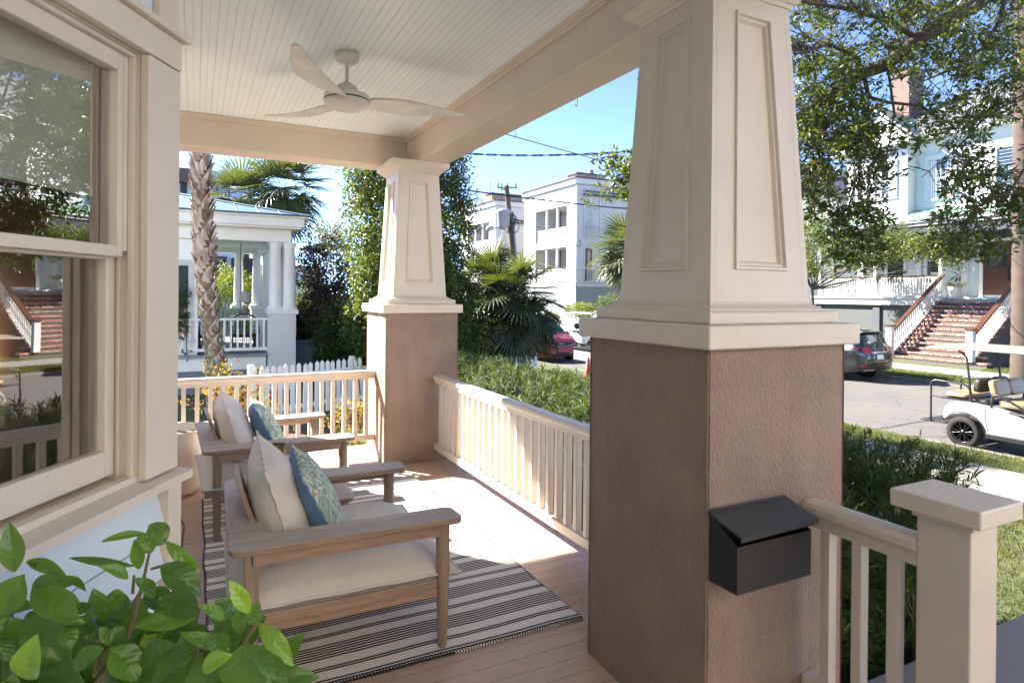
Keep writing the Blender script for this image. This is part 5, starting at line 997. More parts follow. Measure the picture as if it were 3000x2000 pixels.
a, c_ = PY(848, 960, yy), PY(902, 832, yy); boxo('wall', (a.x-3, yy, GZ), (c_.x+1.5, yy+8, c_.z), M['white2'], dh); e = PY(860, 770, yy); e0 = PY(880, 775, yy)
b = MB(); b.prism([(yy-.4, c_.z), (yy+8.4, c_.z), (yy+5, e0.z), (yy+3, e0.z)], a.x-3.2, c_.x+1.7, 'x'); b.build('roof', M['slate'], dh); q0, q1 = PY(852, 820, yy), PY(869, 758, yy); boxo('chimney', (q0.x, yy+.5, q0.z), (q1.x, yy+2, q1.z), M['red_brick_z'], dh)
for u in (858, 876, 893): a, b_ = PY(u-5, 828, yy), PY(u+5, 808, yy); boxo('window', (a.x, yy-.5, a.z), (b_.x, yy-.01, b_.z), M['glass'], dh)
for u in (862, 872, 890): a, b_ = PY(u-4, 872, yy), PY(u+4, 848, yy); boxo('window', (a.x, yy-.06, a.z), (b_.x, yy-.01, b_.z), M['glass'], dh)
# unseen cream house and drive, added behind the camera to throw warm light back
sh_ = thing('added_bounce_house', 'unseen cream clapboard house added behind the camera to bounce warm light, beyond a concrete drive', 'house', (4, -8, GZ)); boxo('wall', (-8, -18, GZ), (11.0, -7.5, 8.2), paint('warm_cream_siding', (.62, .555, .475), .6), sh_)
b = MB(); sidewall_ = [b.add([(-8, -7.498, z+.15), (11, -7.498, z+.15), (11, -7.46, z), (-8, -7.46, z)], [(0, 1, 2, 3)]) for z in np.arange(-.9, 8, .15)]; b.build('siding', sh_.children[0].data.materials[0], sh_)
b = MB(); b.prism([(-18.4, 8.2), (-7.1, 8.2), (-12.7, 11.5)], -8.4, 11.4, 'x'); b.build('roof', M['slate'], sh_)
boxo('added_bounce_drive', (-1, -7.4, -1.3), (9.3, -4.1, LZ+.006), paint('pale_drive', (.30, .28, .25), .85, .1, .4), kind='structure')
# ================= WHITE TOWN HOUSES ACROSS THE STREET =================
def sidewall(b, fr, a0, a1, z0, z1, ex, n0=0.):
    k = int((z1-z0)/ex)
    for i in range(k): z = z0+(z1-z0)*i/k; zt = z0+(z1-z0)*(i+1)/k; b.add([fr(a0, n0+.004, zt), fr(a1, n0+.004, zt), fr(a1, n0+.05, z), fr(a0, n0+.05, z), fr(a0, n0, z), fr(a1, n0, z)], [(0, 1, 2, 3), (3, 2, 5, 4)])
def townhouse(x, y0, y1, xr, zroof, zb, lv, opn, label, side, chim, detail=True):
    """street face on plane x from y0 (near corner) to y1, side face on y0 from x to xr; opn = recessed balconies (ya, yb, z0, z1)"""
    root = thing('town_house', label, 'house', (x, y0, GZ), 'white clapboard town houses'); dp = 2.2; fx_ = lambda a, n_, z: (x-n_, a, z); fy_ = lambda a, n_, z: (a, y0-n_, z)
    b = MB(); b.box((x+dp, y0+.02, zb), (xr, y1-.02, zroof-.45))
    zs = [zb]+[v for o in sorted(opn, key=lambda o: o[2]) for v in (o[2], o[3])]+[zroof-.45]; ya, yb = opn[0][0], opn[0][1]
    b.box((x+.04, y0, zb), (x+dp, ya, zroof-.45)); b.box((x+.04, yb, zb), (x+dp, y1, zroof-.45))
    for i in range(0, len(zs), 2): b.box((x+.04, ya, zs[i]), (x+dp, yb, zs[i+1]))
    b.build('wall', paint('shaded_balcony_white', (.42, .42, .42), .6), root); boxo('base', (x+.02, y0-.01, GZ-.2), (xr-.1, y1-.1, zb-.01), M['greywall'], root)  # inner wall white darkened, balcony shade put into the colour
    b = MB(); sidewall(b, fx_, y0, ya, zb+.25, zroof-.55, .17, -.03); sidewall(b, fx_, yb, y1, zb+.25, zroof-.55, .17, -.03)
    for i in range(0, len(zs), 2): sidewall(b, fx_, ya, yb, zs[i]+(.25 if i == 0 else .02), zs[i+1]-(.1 if i == len(zs)-2 else .02), .17, -.03)
    sidewall(b, fy_, x+.04, xr, zb+.25, zroof-.55, .17, -.0); b.build('siding', M['white2'], root)
    m = MB(); m.box((x-.02, y0-.05, zb), (xr, y0-.001, zb+.22)); m.box((x-.02, y0-.05, zb), (x+.039, y1, zb+.22)); m.box((x-.02, y0-.055, zb+.22), (x+.12, y0+.12, zroof-.5)); m.box((x-.02, y1-.1, zb), (x+.039, y1, zroof-.5))
    zt = zs[-2]+.75; m.box((x-.02, ya-.18, zs[1]-.2), (x+.039, ya-.001, zt)); m.box((x-.02, yb+.001, zs[1]-.2), (x+.039, yb+.18, zt)); m.box((x-.025, ya-.18, zt+.001), (x+.039, yb+.18, zt+.12))
    m.box((x-.18, y0-.2, zroof-.45), (xr+.1, y1+.15, zroof-.05)); m.build('trim', M['white2'], root)
    boxo('roof', (x-.3, y0-.32, zroof-.049), (xr+.2, y1+.25, zroof+.05), M['rustmetal'], root)
    for (a0, a1, z0, z1) in opn:
        n = 3
        for i in range(1, n): yy_ = a0+(a1-a0)*i/n; boxo('post', (x+.06, yy_-.08, z0+.001), (x+.22, yy_+.08, z1-.001), M['white2'], root)
        h = .95; b = MB(); b.box((x+.08, a0, z0+h), (x+.18, a1, z0+h+.07)); b.box((x+.1, a0, z0+.08), (x+.16, a1, z0+.14)); k = int((a1-a0)/.13)
        for i in range(k): yy_ = a0+(a1-a0)*(i+.5)/k; b.box((x+.11, yy_-.02, z0+.14), (x+.15, yy_+.02, z0+h))
        b.build('balcony_railing', M['white2'], root)
        yw = a0+.95; window(root, lambda s, n_, z: (x+dp-n_, s, z), (yw, z0+1.25), .95, 2.1, .05, .08, (1, 2)); 
        b = MB(); b.box((x+1.3, a0+3.1, z0), (x+1.38, a0+3.18, z1)); b.build('downpipe', M['rustmetal'], root)
        b = MB(); b.lathe((x+1.2, a0+1., 0), [(0, z1-.25), (.12, z1-.3), (.13, z1-.42), (0, z1-.5)], 10); b.tube([(x+1.2, a0+1., z1), (x+1.2, a0+1., z1-.3)], .02, 5)
        for q in range(4): a = q*1.57+.4; b.add([(x+1.2+math.cos(a+.25)*.15, a0+1+math.sin(a+.25)*.15, z1-.33), (x+1.2+math.cos(a-.25)*.15, a0+1+math.sin(a-.25)*.15, z1-.33), (x+1.2+math.cos(a-.1)*.6, a0+1+math.sin(a-.1)*.6, z1-.34), (x+1.2+math.cos(a+.1)*.6, a0+1+math.sin(a+.1)*.6, z1-.34)], [(0, 1, 2, 3)])
        b.build('ceiling_fan', M['rustmetal'], root)
    for (xa, xb_, z0, z1, kind) in side:   # niches on the side face
        cx_ = (xa+xb_)/2; m = MB()
        for s in ((xa-.1, xa, z0-.1, z1+.1), (xb_, xb_+.1, z0-.1, z1+.1)): m.box((s[0], y0-.09, s[2]), (s[1], y0-.036, s[3]))
        m.box((xa, y0-.088, z1), (xb_, y0-.036, z1+.1)); m.build('niche_frame', M['white2'], root)
        boxo('niche', (xa+.001, y0-.045, z0), (xb_-.001, y0-.0365, z1-.001), M['greywall'], root) if 0 else None
        if kind == 'door': boxo('door', (xa+.03, y0-.06, z0), (xa+.62, y0-.045, z0+2.4), M['terracotta'], root); boxo('pane', (xa+.2, y0-.066, z0+.7), (xa+.45, y0-.061, z0+2.2), M['glass'], root)
        else: window(root, fy_, (xa+.42, z0+1.55), .5, 1.8, .07, .06, (1, 2))
        if kind != 'plain':
            h = .95; b = MB(); b.box((xa, y0-.30, z0+h-.07), (xb_, y0-.22, z0+h)); b.box((xa, y0-.29, z0), (xb_, y0-.23, z0+.07))
            for i in range(int((xb_-xa)/.14)): xx = xa+.07+.14*i; b.box((xx-.022, y0-.28, z0+.07), (xx+.022, y0-.24, z0+h-.07))
            b.build('balcony_railing', M['white2'], root)
    if chim: (cx0, cx1, cy0, ch) = chim; boxo('chimney', (cx0, cy0, zroof), (cx1, cy0+1.3, zroof+ch), M['chimbrick'], root); boxo('chimney_cap', (cx0-.12, cy0-.12, zroof+ch+.001), (cx1+.12, cy0+1.42, zroof+ch+.1), M['rustmetal'], root)
    return root
M['chimbrick'] = brickm('pale_brown_brick', (.22, .13, .10), (.34, .24, .19), (.45, .40, .36), .25, .09, .018, .4, axes='xyz')
t1 = townhouse(24.4, 38.09, 46.0, 34, 9.95, 2.12, 3, [(39.3, 44.05, 2.45, 5.05), (39.3, 44.05, 5.55, 8.1)], 'white three-storey clapboard town house with stacked balconies, the nearer one right of the utility pole', [(25.15, 26.4, 5.65, 8.55, 'win'), (25.15, 26.4, 2.5, 5.1, 'door')], (26.3, 29.0, 41., .95), 0)
m = MB(); c = PD(1692, 495, 45); m.lathe((28.0, 41.6, 0), [(.22, 10.9), (.22, 11.15), (.26, 11.16), (.26, 11.25), (.2, 11.26), (.2, 11.42), (0, 11.43)], 16); m.build('flue', M['alloy'], t1)
m = MB(); m.box((25.0, 38.09-.35, 8.95), (34, 38.05-.2, 9.03)); m.box((24.9, 38.09-.42, 8.70), (34, 38.05-.1, 8.80)); m.build('awning_rail', M['rustmetal'], t1)
b = MB(); b.box((26.45, 37.98, -.2), (27.45, 38.075, 1.3)); lv = b.build('louvre_vent', M['dark'], t1); b = MB(); b.box((26.35, 37.95, -.25), (26.45, 38.07, 1.4)); b.box((27.45, 37.95, -.25), (27.55, 38.07, 1.4)); b.box((26.45, 37.951, 1.3), (27.45, 38.07, 1.4))
for k in range(13): b.box((26.45, 37.93, -.18+.115*k), (27.45, 37.979, -.12+.115*k))
b.build('slats', M['white2'], lv)
s = 1.0
t2 = townhouse(23.48, 49.76, 57.6, 33, 9.75, 2.3, 3, [(51.0, 55.9, 2.6, 5.2), (51.0, 55.9, 5.4, 8.0)], 'white clapboard town house with a planted roof, the farther one left of the utility pole', [(23.9, 25.0, 5.6, 8.0, 'plain')], (24.4, 27.6, 52.5, 1.05), 0)
m = MB(); m.box((23.9, 49.4, 8.05), (33, 49.55, 8.13)); m.box((23.85, 49.35, 7.8), (33, 49.55, 7.9)); m.build('awning_rail', M['rustmetal'], t2)
b = MB(); b.box((23.8, 49.45, 5.35), (25.1, 49.72, 5.6)); b.build('window_box', M['terracotta'], t2)
rp = thing('roof_planting', 'straggly potted trees on the roof of the farther white town house', 'plant', (23.8, 52, 9.8)); cl = []; b = MB(); rr = random.Random(3)
for (u, v, r) in ((1410, 590, .55), (1395, 560, .3), (1480, 560, .5), (1470, 545, .4), (1378, 600, .25), (1445, 585, .5)):
    p = PD(u, v, 57)
    b.tube([(p.x, p.y, 9.8), p+Vector((0, 0, .3))], .035, 5)
    for k in range(14): cl.append(tuple(p+Vector((rr.gauss(0, r*.6), rr.gauss(0, .3), rr.gauss(0, r*.5)))))
b.build('stems', M['bark'], rp); leafmesh(*cloud(cl, 9, .25, .13, .06, (.1, .7)), 'foliage', M['paleleaf'], rp)
for u, vt in ((1398, 552), (1436, 535)): p = PD(u, 590, 57); b = MB(); b.tube([(p.x, p.y, 9.8), (p.x, p.y, PD(u, vt, 57).z)], .03, 5); b.build('antenna', M['tube'], label='thin %s antenna mast on the roof of the farther white town house' % ('left' if u < 1400 else 'right'), cat='antenna', group='roof antenna masts')
wl = thing('garden_wall', 'low white wall in front of the white town houses behind the minivan', 'wall', (22.9, 34, GZ)); boxo('wall', (22.7, 30, GZ), (22.95, 60, .45), M['white2'], wl); boxo('coping', (22.65, 29.95, .451), (23, 60, .5), M['white2'], wl)
# more houses to the right of the town house, mostly hidden by the oak
h3 = thing('white_house', 'pale white house half hidden by oak leaves just left of the green-roofed house', 'house', (31, 27, GZ)); boxo('wall', (31.5, 25.6, GZ), (42, 33, 7.6), M['white2'], h3)
b = MB(); b.prism([(25.0, 7.6), (33.6, 7.6), (29.3, 10.6)], 31.0, 42.3, 'x'); b.build('roof', M['slate'], h3); b = MB(); sidewall(b, lambda a, n_, z: (31.5-n_, a, z), 25.6, 33, -1, 7.5, .16, 0); b.build('siding', M['white2'], h3)
for y in (27, 30.5): 
    for z in (1.8, 5.2): window(h3, lambda a, n_, z: (31.46-n_, a, z), (y, z), 1., 1.7, .05)
# ================= GREEN-ROOFED HOUSE OPPOSITE =================
oh = thing('opposite_house', 'two-storey house across the street with green metal roofs, brick steps and a mahogany door', 'house', (30, 16, GZ))
M['pale_green'] = paint('pale_grey_green_siding', (.56, .63, .62), .6, .04, .05); PXf, WX, UX, BX = 29.9, 32.3, 31.6, 30.9; FZ = 1.56
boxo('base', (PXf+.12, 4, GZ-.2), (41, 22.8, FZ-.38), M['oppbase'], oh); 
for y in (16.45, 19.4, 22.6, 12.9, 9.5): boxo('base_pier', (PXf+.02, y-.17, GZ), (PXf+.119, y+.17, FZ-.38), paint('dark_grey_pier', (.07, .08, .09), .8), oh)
m = MB(); m.box((PXf-.15, 4, FZ-.09), (WX, 22.95, FZ)); m.box((PXf-.06, 4, FZ-.36), (WX, 22.85, FZ-.091)); m.box((PXf-.1, 4, FZ-.40), (WX, 22.9, FZ-.361)); m.build('porch_deck', M['white2'], oh)
boxo('wall', (WX, 4, FZ), (41, 22.0, 5.3), M['pale_green'], oh); b = MB(); sidewall(b, lambda a, n_, z: (WX-n_, a, z), 4, 22, FZ+.05, 5.0, .13); b.build('siding', M['pale_green'], oh)
frW = lambda a, n_, z: (WX-.036-n_, a, z)
d0 = MB(); d0.box((WX-.10, 14.72, FZ+.1), (WX-.05, 15.84, 4.08)); door = d0.build('door', M['terracotta'], oh)
b = MB(); b.box((WX-.14, 15.85, FZ), (WX-.04, 16.0, 4.75)); b.box((WX-.14, 14.0, FZ), (WX-.04, 14.12, 4.75)); b.box((WX-.14, 14.0, 4.1), (WX-.04, 16.0, 4.22)); b.box((WX-.14, 14.0, 4.7), (WX-.04, 16.0, 4.8)); b.build('frame', M['white2'], door)
boxo('transom', (WX-.06, 14.12, 4.22), (WX-.045, 15.85, 4.7), M['glass'], door)
b = MB(); b.box((WX-.108, 14.92, 2.95), (WX-.101, 15.66, 3.9)); b.build('pane', M['glass'], door); b = MB()
for y in (15.16, 15.41): boxo('glazing_bar', (WX-.118, y-.015, 2.95), (WX-.1085, y+.015, 3.9), M['terracotta'], door)
boxo('glazing_bar', (WX-.117, 14.92, 3.4), (WX-.1085, 15.66, 3.43), M['terracotta'], door); boxo('lock_rail', (WX-.125, 14.85, 2.78), (WX-.101, 15.73, 2.9), M['terracotta'], door); boxo('kick_moulding', (WX-.115, 14.9, 1.85), (WX-.101, 15.68, 1.95), M['terracotta'], door)
b = MB(); b.tube([(WX-.16, 14.84, 2.35), (WX-.16, 14.84, 2.9)], .025, 6); b.box((WX-.125, 14.8, 2.3), (WX-.101, 14.88, 2.95)); b.build('handle', M['blackgloss'], door)
boxo('door', (WX-.10, 14.13, FZ+.1), (WX-.05, 14.71, 4.08), M['terracotta'], oh)
for y, w_ in ((18.05, .62), (19.9, .9), (21.2, .8)): window(oh, frW, (y, 3.35), w_, 2.2, .07, .1)
for y in (10.5, 8., 12.4): window(oh, frW, (y, 3.35), .8, 2.1, .07, .1)
boxo('pilaster', (WX-.12, 16.5, FZ), (WX-.04, 16.75, 4.75), M['white2'], oh); boxo('pilaster', (WX-.12, 18.6, FZ), (WX-.04, 18.85, 4.75), M['white2'], oh)
boxo('doorbell', (WX-.07, 16.21, 2.78), (WX-.04, 16.30, 2.98), M['white'], oh)
for y in (16.45, 19.5, 22.55, 12.95, 9.6, 6.2): b = MB(); tcol(b, PXf+.2, y, FZ+.001, 4.42, .15, .125, 16); b.build('column', M['white2'], oh)
m = MB(); m.box((PXf, 4, 4.425), (PXf+.38, 22.9, 4.75)); m.box((PXf+.381, 22.55, 4.425), (WX, 22.9, 4.75)); m.build('beam', M['white2'], oh)
boxo('porch_ceiling', (PXf+.39, 4, 4.76), (WX, 22.5, 4.8), M['white2'], oh); m = MB(); m.box((PXf-.42, 3.6, 4.81), (WX, 23.3, 4.95)); m.box((PXf-.52, 3.5, 4.951), (WX, 23.4, 5.05)); m.build('cornice', M['white2'], oh)
b = MB(); b.add([(PXf-.55, 3.4, 5.052), (PXf-.55, 23.45, 5.052), (UX+.1, 21.4, 5.80), (UX+.1, 3.4, 5.80), (WX+1, 23.45, 5.052)], [(0, 1, 2, 3), (1, 4, 2)]); pr_ = b.build('porch_roof', M['green_roof'], oh); b = MB()
for k in range(46): y = 3.6+.42*k; yt = y; b.tube([(PXf-.55, y, 5.065), (PXf-.55+2.25*min(1, (23.45-y)/2.05), yt, 5.065+.748*min(1, (23.45-y)/2.05))], .016, 4)
b.build('seam', plain('roof_seam', (.22, .33, .26), .5), pr_)
# upper storey
boxo('wall', (UX, 4, 5.301), (41, 22.0, 9.1), M['pale_green'], oh); boxo('bay', (BX, 18.55, 5.4), (UX-.001, 21.6, 8.95), M['white2'], oh)
b = MB(); sidewall(b, lambda a, n_, z: (UX-n_, a, z), 4, 18.45, 5.6, 8.6, .15); sidewall(b, lambda a, n_, z: (BX-n_, a, z), 18.65, 21.5, 5.5, 8.4, .15); b.build('siding', M['pale_green'], oh)
m = MB(); m.box((BX-.045, 18.5, 5.4), (BX+.05, 18.66, 8.95)); m.box((BX-.045, 21.5, 5.4), (BX+.05, 21.65, 8.95)); m.box((UX-.045, 4, 8.6), (UX, 18.5, 9.1)); m.box((BX-.04, 18.5, 8.5), (BX, 21.7, 9.0)); m.build('trim', M['white2'], oh)
frU = lambda a, n_, z: (UX-.036-n_, a, z); frB = lambda a, n_, z: (BX-.036-n_, a, z)
window(oh, frB, (19.6, 7.35), 1.0, 1.75, .07, .12, (2, 2), curtain=True); window(oh, frB, (20.95, 7.35), .7, 1.75, .07, .1, (1, 2), curtain=True); window(oh, frU, (17.35, 7.2), 1.15, 1.9, .07, .14, (2, 2), curtain=True); window(oh, frU, (14.55, 7.15), .95, 1.95, .07, .16, (1, 2)); window(oh, frU, (11.6, 7.15), .95, 1.95, .07, .16, (1, 2)); window(oh, frU, (8.6, 7.15), .95, 1.95, .07, .16, (1, 2))
m = MB(); m.box((UX-.55, 3.5, 9.101), (41.5, 22.9, 9.25)); m.box((BX-.5, 18.1, 9.0), (UX, 22.1, 9.2)); m.build('cornice', M['white2'], oh)
b = MB(); b.add([(UX-.6, 3.3, 9.25), (UX-.6, 23., 9.25), (42, 23., 9.25), (42, 3.3, 9.25), (36.2, 8, 12.4), (36.2, 18.5, 12.4)], [(0, 1, 5, 4), (1, 2, 5), (2, 3, 4, 5), (3, 0, 4)]); b.build('roof', M['slate'], oh)
b = MB(); b.add([(BX-.6, 17.9, 9.21), (BX-.6, 22.3, 9.21), (BX-.6, 20.1, 11.1), (UX+3, 20.1, 11.1), (UX+3, 17.9, 9.21), (UX+3, 22.3, 9.21)], [(0, 2, 3, 4), (1, 5, 3, 2)]); b.build('gable_roof', M['green_roof'], oh)
b = MB(); b.add([(BX-.3, 18.2, 9.22), (BX-.3, 22., 9.22), (BX-.3, 20.1, 10.9)], [(0, 1, 2)]); b.build('gable_wall', M['white2'], oh); m = MB(); m.tube([(BX-.58, 17.9, 9.2), (BX-.58, 20.1, 11.08), (BX-.58, 22.3, 9.2)], .07, 4); m.build('gable_trim', M['white2'], oh)
m = MB(); m.box((33.5, 20.05, 9.5), (34.8, 21.0, 13.3)); m.box((33.42, 19.97, 13.301), (34.88, 21.08, 13.42)); m.box((33.5, 20.05, 13.421), (34.8, 21., 13.6)); m.build('chimney', brickm('weathered_chimney_brick', (.10, .035, .025), (.15, .065, .045), (.16, .14, .13), .2, .07, .012, .5, axes='xyz'), oh)
# steps
sp = thing('brick_steps', 'wide red brick staircase climbing to the porch across the street', 'steps', (28, 14.8, GZ)); n = 14; y0_, y1_ = 13.1, 16.42; xs0 = 26.05; run = (PXf-.1-xs0)/n; rise = (FZ-LZ)/n; tm = MB(); rm = MB()
for i in range(n-1):
    xa = xs0+run*i; z = LZ+rise*(i+1); ex = .45 if i == 0 else (.2 if i == 1 else 0); tm.box((xa-.03, y0_-ex, z-.075), (xa+run+.04, y1_+ex*.5, z)); rm.box((xa, y0_+.02-ex, LZ-.2), (xa+run, y1_-.02+ex*.5, z-.0751))
tm.build('nosing', M['tread'], sp, bev=.01); rm.build('riser', M['riser'], sp)
bl0 = MB(); bl0.lathe((0, 0, 0), [(.028, 0), (.028, .12), (.018, .14), (.036, .26), (.04, .34), (.018, .52), (.018, .56), (.026, .62), (.026, .78)], 8); bme = bl0.mesh('baluster'); bme.materials.append(M['white2'])
def stair_rail(y, label):
    root = thing('stair_railing', label, 'railing', (xs0, y, LZ), 'white stair balustrades'); a, c = Vector((xs0+.1, y, LZ+rise)), Vector((PXf-.05, y, FZ)); up = Vector((0, 0, 1))
    for z0, z1, w, mt, nm in ((.96, 1.03, .09, 'terracotta', 'handrail'), (.88, .958, .045, 'white2', 'top_rail'), (.02, .10, .06, 'white2', 'bottom_rail'), (-.45, .0, .045, 'white2', 'stringer')):
        m = MB(); v = [p+Vector((0, s*w, z)) for p in (a, c) for s in (-1, 1) for z in (z0, z1)]; m.add(v, [(0, 1, 3, 2), (4, 5, 7, 6), (0, 1, 5, 4), (2, 3, 7, 6), (0, 2, 6, 4), (1, 3, 7, 5)]); m.build(nm, M[mt], root)
    for k in range(26):
        p = a.lerp(c, (k+.7)/26.6); o = bpy.data.objects.new('baluster', bme); COL.objects.link(o); o.parent = root; o.location = p+Vector((0, 0, .10))-wloc(root)
    m = MB(); m.box((xs0-.10, y-.12, LZ+rise*1), (xs0+.12, y+.12, .30)); m.build('newel', M['white2'], root, bev=.01); boxo('newel_cap', (xs0-.14, y-.16, .301), (xs0+.16, y+.16, .36), M['terracotta'], root); return root
stair_rail(16.28, 'white balustrade with a brown handrail on the left side of the brick steps'); stair_rail(13.22, 'white balustrade on the right side of the brick steps, beside the palm trunk')
pr = thing('porch_railing', 'white turned-baluster railing with a brown top rail on the porch across the street', 'railing', (PXf+.2, 19, FZ))
boxo('handrail', (PXf+.12, 16.6, 2.50), (PXf+.28, 22.5, 2.56), M['terracotta'], pr); boxo('bottom_rail', (PXf+.15, 16.6, FZ+.08), (PXf+.25, 22.5, FZ+.16), M['white2'], pr); boxo('top_rail', (PXf+.15, 16.6, 2.43), (PXf+.25, 22.5, 2.499), M['white2'], pr)
for k in range(44):
    y = 16.7+5.7*(k+.5)/44
    if abs(y-19.5) < .16: continue
    o = bpy.data.objects.new('baluster', bme); COL.objects.link(o); o.parent = pr; o.location = Vector((PXf+.2, y, FZ+.16))-wloc(pr); o.scale = (1.1, 1.1, .92)
pr2 = thing('porch_railing', 'white porch railing right of the brick steps, beyond the palm trunk', 'railing', (PXf+.2, 8, FZ)); boxo('handrail', (PXf+.12, 4.2, 2.50), (PXf+.28, 12.9, 2.56), M['terracotta'], pr2); boxo('bottom_rail', (PXf+.15, 4.2, FZ+.08), (PXf+.25, 12.9, FZ+.16), M['white2'], pr2)
for k in range(60): o = bpy.data.objects.new('baluster', bme); COL.objects.link(o); o.parent = pr2; o.location = Vector((PXf+.2, 4.3+8.5*(k+.5)/60, FZ+.16))-wloc(pr2)
ln = thing('wall_lantern', 'black glass lantern on the wall left of the mahogany door', 'lantern', (WX-.2, 16.35, 3.7)); b = MB(); lx, ly, lz = WX-.24, 16.35, 3.42
for s in ((-1, -1), (1, -1), (1, 1), (-1, 1)): b.tube([(lx+s[0]*.10, ly+s[1]*.13, lz), (lx+s[0]*.11, ly+s[1]*.15, lz+.5)], .013, 5)
b.frust((lx, ly), lz+.5, .13, .17, lz+.62, .05, .06); b.box((lx-.11, ly-.14, lz-.03), (lx+.11, ly+.14, lz)); b.tube([(WX-.05, ly, lz+.6), (WX-.08, ly, lz+.78), (lx, ly, lz+.75), (lx, ly, lz+.6)], .012, 5); b.build('frame', M['blackgloss'], ln); b = MB(); b.box((lx-.085, ly-.11, lz+.01), (lx+.085, ly+.11, lz+.49)); b.build('glass', M['glass'], ln)
def rocker(y, label):
    root = thing('rocking_chair', label, 'chair', (PXf+1.2, y, FZ), 'white rocking chairs'); x = PXf+1.15; b = MB()
    for k in range(7): b.box((x+.3, y-.27+.085*k, FZ+.45), (x+.33, y-.22+.085*k, FZ+1.08))
    b.box((x+.29, y-.31, FZ+1.081), (x+.34, y+.35, FZ+1.17)); b.build('backrest', M['white2'], root); b = MB(); b.box((x-.25, y-.3, FZ+.40), (x+.32, y+.34, FZ+.445)); b.build('seat', M['white2'], root)
    for dy in (-.3, .34): b = MB(); b.box((x-.3, y+dy-.03, FZ+.64), (x+.3, y+dy+.03, FZ+.67)); b.tube([(x-.2, y+dy, FZ+.05), (x-.2, y+dy, FZ+.64)], .02, 5); b.tube([(x+.25, y+dy, FZ+.05), (x+.25, y+dy, FZ+.64)], .02, 5); b.tube([(x-.4, y+dy, FZ+.08), (x-.1, y+dy, FZ+.02), (x+.3, y+dy, FZ+.03), (x+.55, y+dy, FZ+.1)], .018, 5); b.build('rocker', M['white2'], root)
for y, l in ((17.3, 'white rocking chair nearest the brick steps on the porch opposite'), (18.6, 'middle white rocking chair on the porch opposite'), (20.3, 'white rocking chair farthest from the brick steps on the porch opposite')): rocker(y, l)
pp = PX(2300+1105/2.24, 600+575/2.24, PXf+.3); po = thing('flower_pot', 'white urn with a small spreading plant at the top of the brick steps', 'planter', (PXf+.3, 16.05, FZ)); b = MB(); b.lathe((PXf+.3, 16.05, 0), [(0, FZ+.001), (.12, FZ+.001), (.13, FZ+.05), (.16, FZ+.3), (.22, FZ+.46), (.2, FZ+.46)], 16); b.build('pot', M['white2'], po)
leafmesh(*cloud([(PXf+.3+rr.gauss(0, .15), 16.05+rr.gauss(0, .22), FZ+.55+rr.gauss(0, .05)) for k in range(40)], 9, .08, .07, .03, (.1, .7)), 'foliage', M['paleleaf'], po)
# ================= VEHICLES =================
M['headl'] = plain('headlight_lens', (.35, .38, .42), .08, .6)
def wheel(parent, c, R, w, style='alloy', side=-1, nsp=7, rimr=.66):
    b = MB(); x, y, z = c; b.lathe(c, [(R*rimr, -w/2+.01), (R*.9, -w/2), (R*.97, -w/2+.02), (R, -w/2+.05), (R, w/2-.05), (R*.97, w/2-.02), (R*.9, w/2), (R*rimr, w/2-.01)], 36, ax='y')
    for k in range(40):
        a = 2*math.pi*k/40; b.box((0, 0, 0), (0, 0, 0)) if 0 else None
    ty = b.build('tyre', M['rubber'], parent); mt = M['alloy'] if style == 'alloy' else M['blackgloss']
    for s in (-1, 1):
        b = MB(); o = s*(w/2-.02); b.lathe(c, [(R*rimr, o), (R*rimr*.96, o+s*.012), (R*rimr*.86, o-s*.02), (R*rimr*.80, o-s*.07)], 30, ax='y')
        b.lathe(c, [(0, o-.001*s), (R*.13, o), (R*.15, o-s*.02), (R*.15, o-s*.05)], 16, ax='y')
        for k in range(nsp):
            for d in (-.10, .10):
                a = 2*math.pi*k/nsp+d; a2 = 2*math.pi*k/nsp+d*2.1; p0 = Vector((x+math.cos(a)*R*.1, y+o-s*.012, z+math.sin(a)*R*.1)); p1 = Vector((x+math.cos(a2)*R*rimr*.9, y+o-s*.005, z+math.sin(a2)*R*rimr*.9)); b.tube([p0, p1], R*.035, 5)
        b.build('rim', mt, ty); b = MB(); b.lathe(c, [(0, o-s*.075), (R*rimr*.8, o-s*.075)], 24, ax='y'); b.build('brake_disc', M['dark'], ty)
def interp(st, x):
    for i in range(len(st)-1):
        if st[i][0] <= x <= st[i+1][0]:
            u = (x-st[i][0])/(st[i+1][0]-st[i][0]); p0, p1, p2, p3 = st[max(0, i-1)], st[i], st[i+1], st[min(len(st)-1, i+2)]
            return [.5*((2*p1[j])+(-p0[j]+p2[j])*u*1.0+(2*p0[j]-5*p1[j]+4*p2[j]-p3[j])*u*u+(-p0[j]+3*p1[j]-3*p2[j]+p3[j])*u**3) if False else p1[j]+(p2[j]-p1[j])*(u*u*(3-2*u)*.5+u*.5) for j in range(1, len(p1))]
    return list(st[0 if x < st[0][0] else -1][1:])
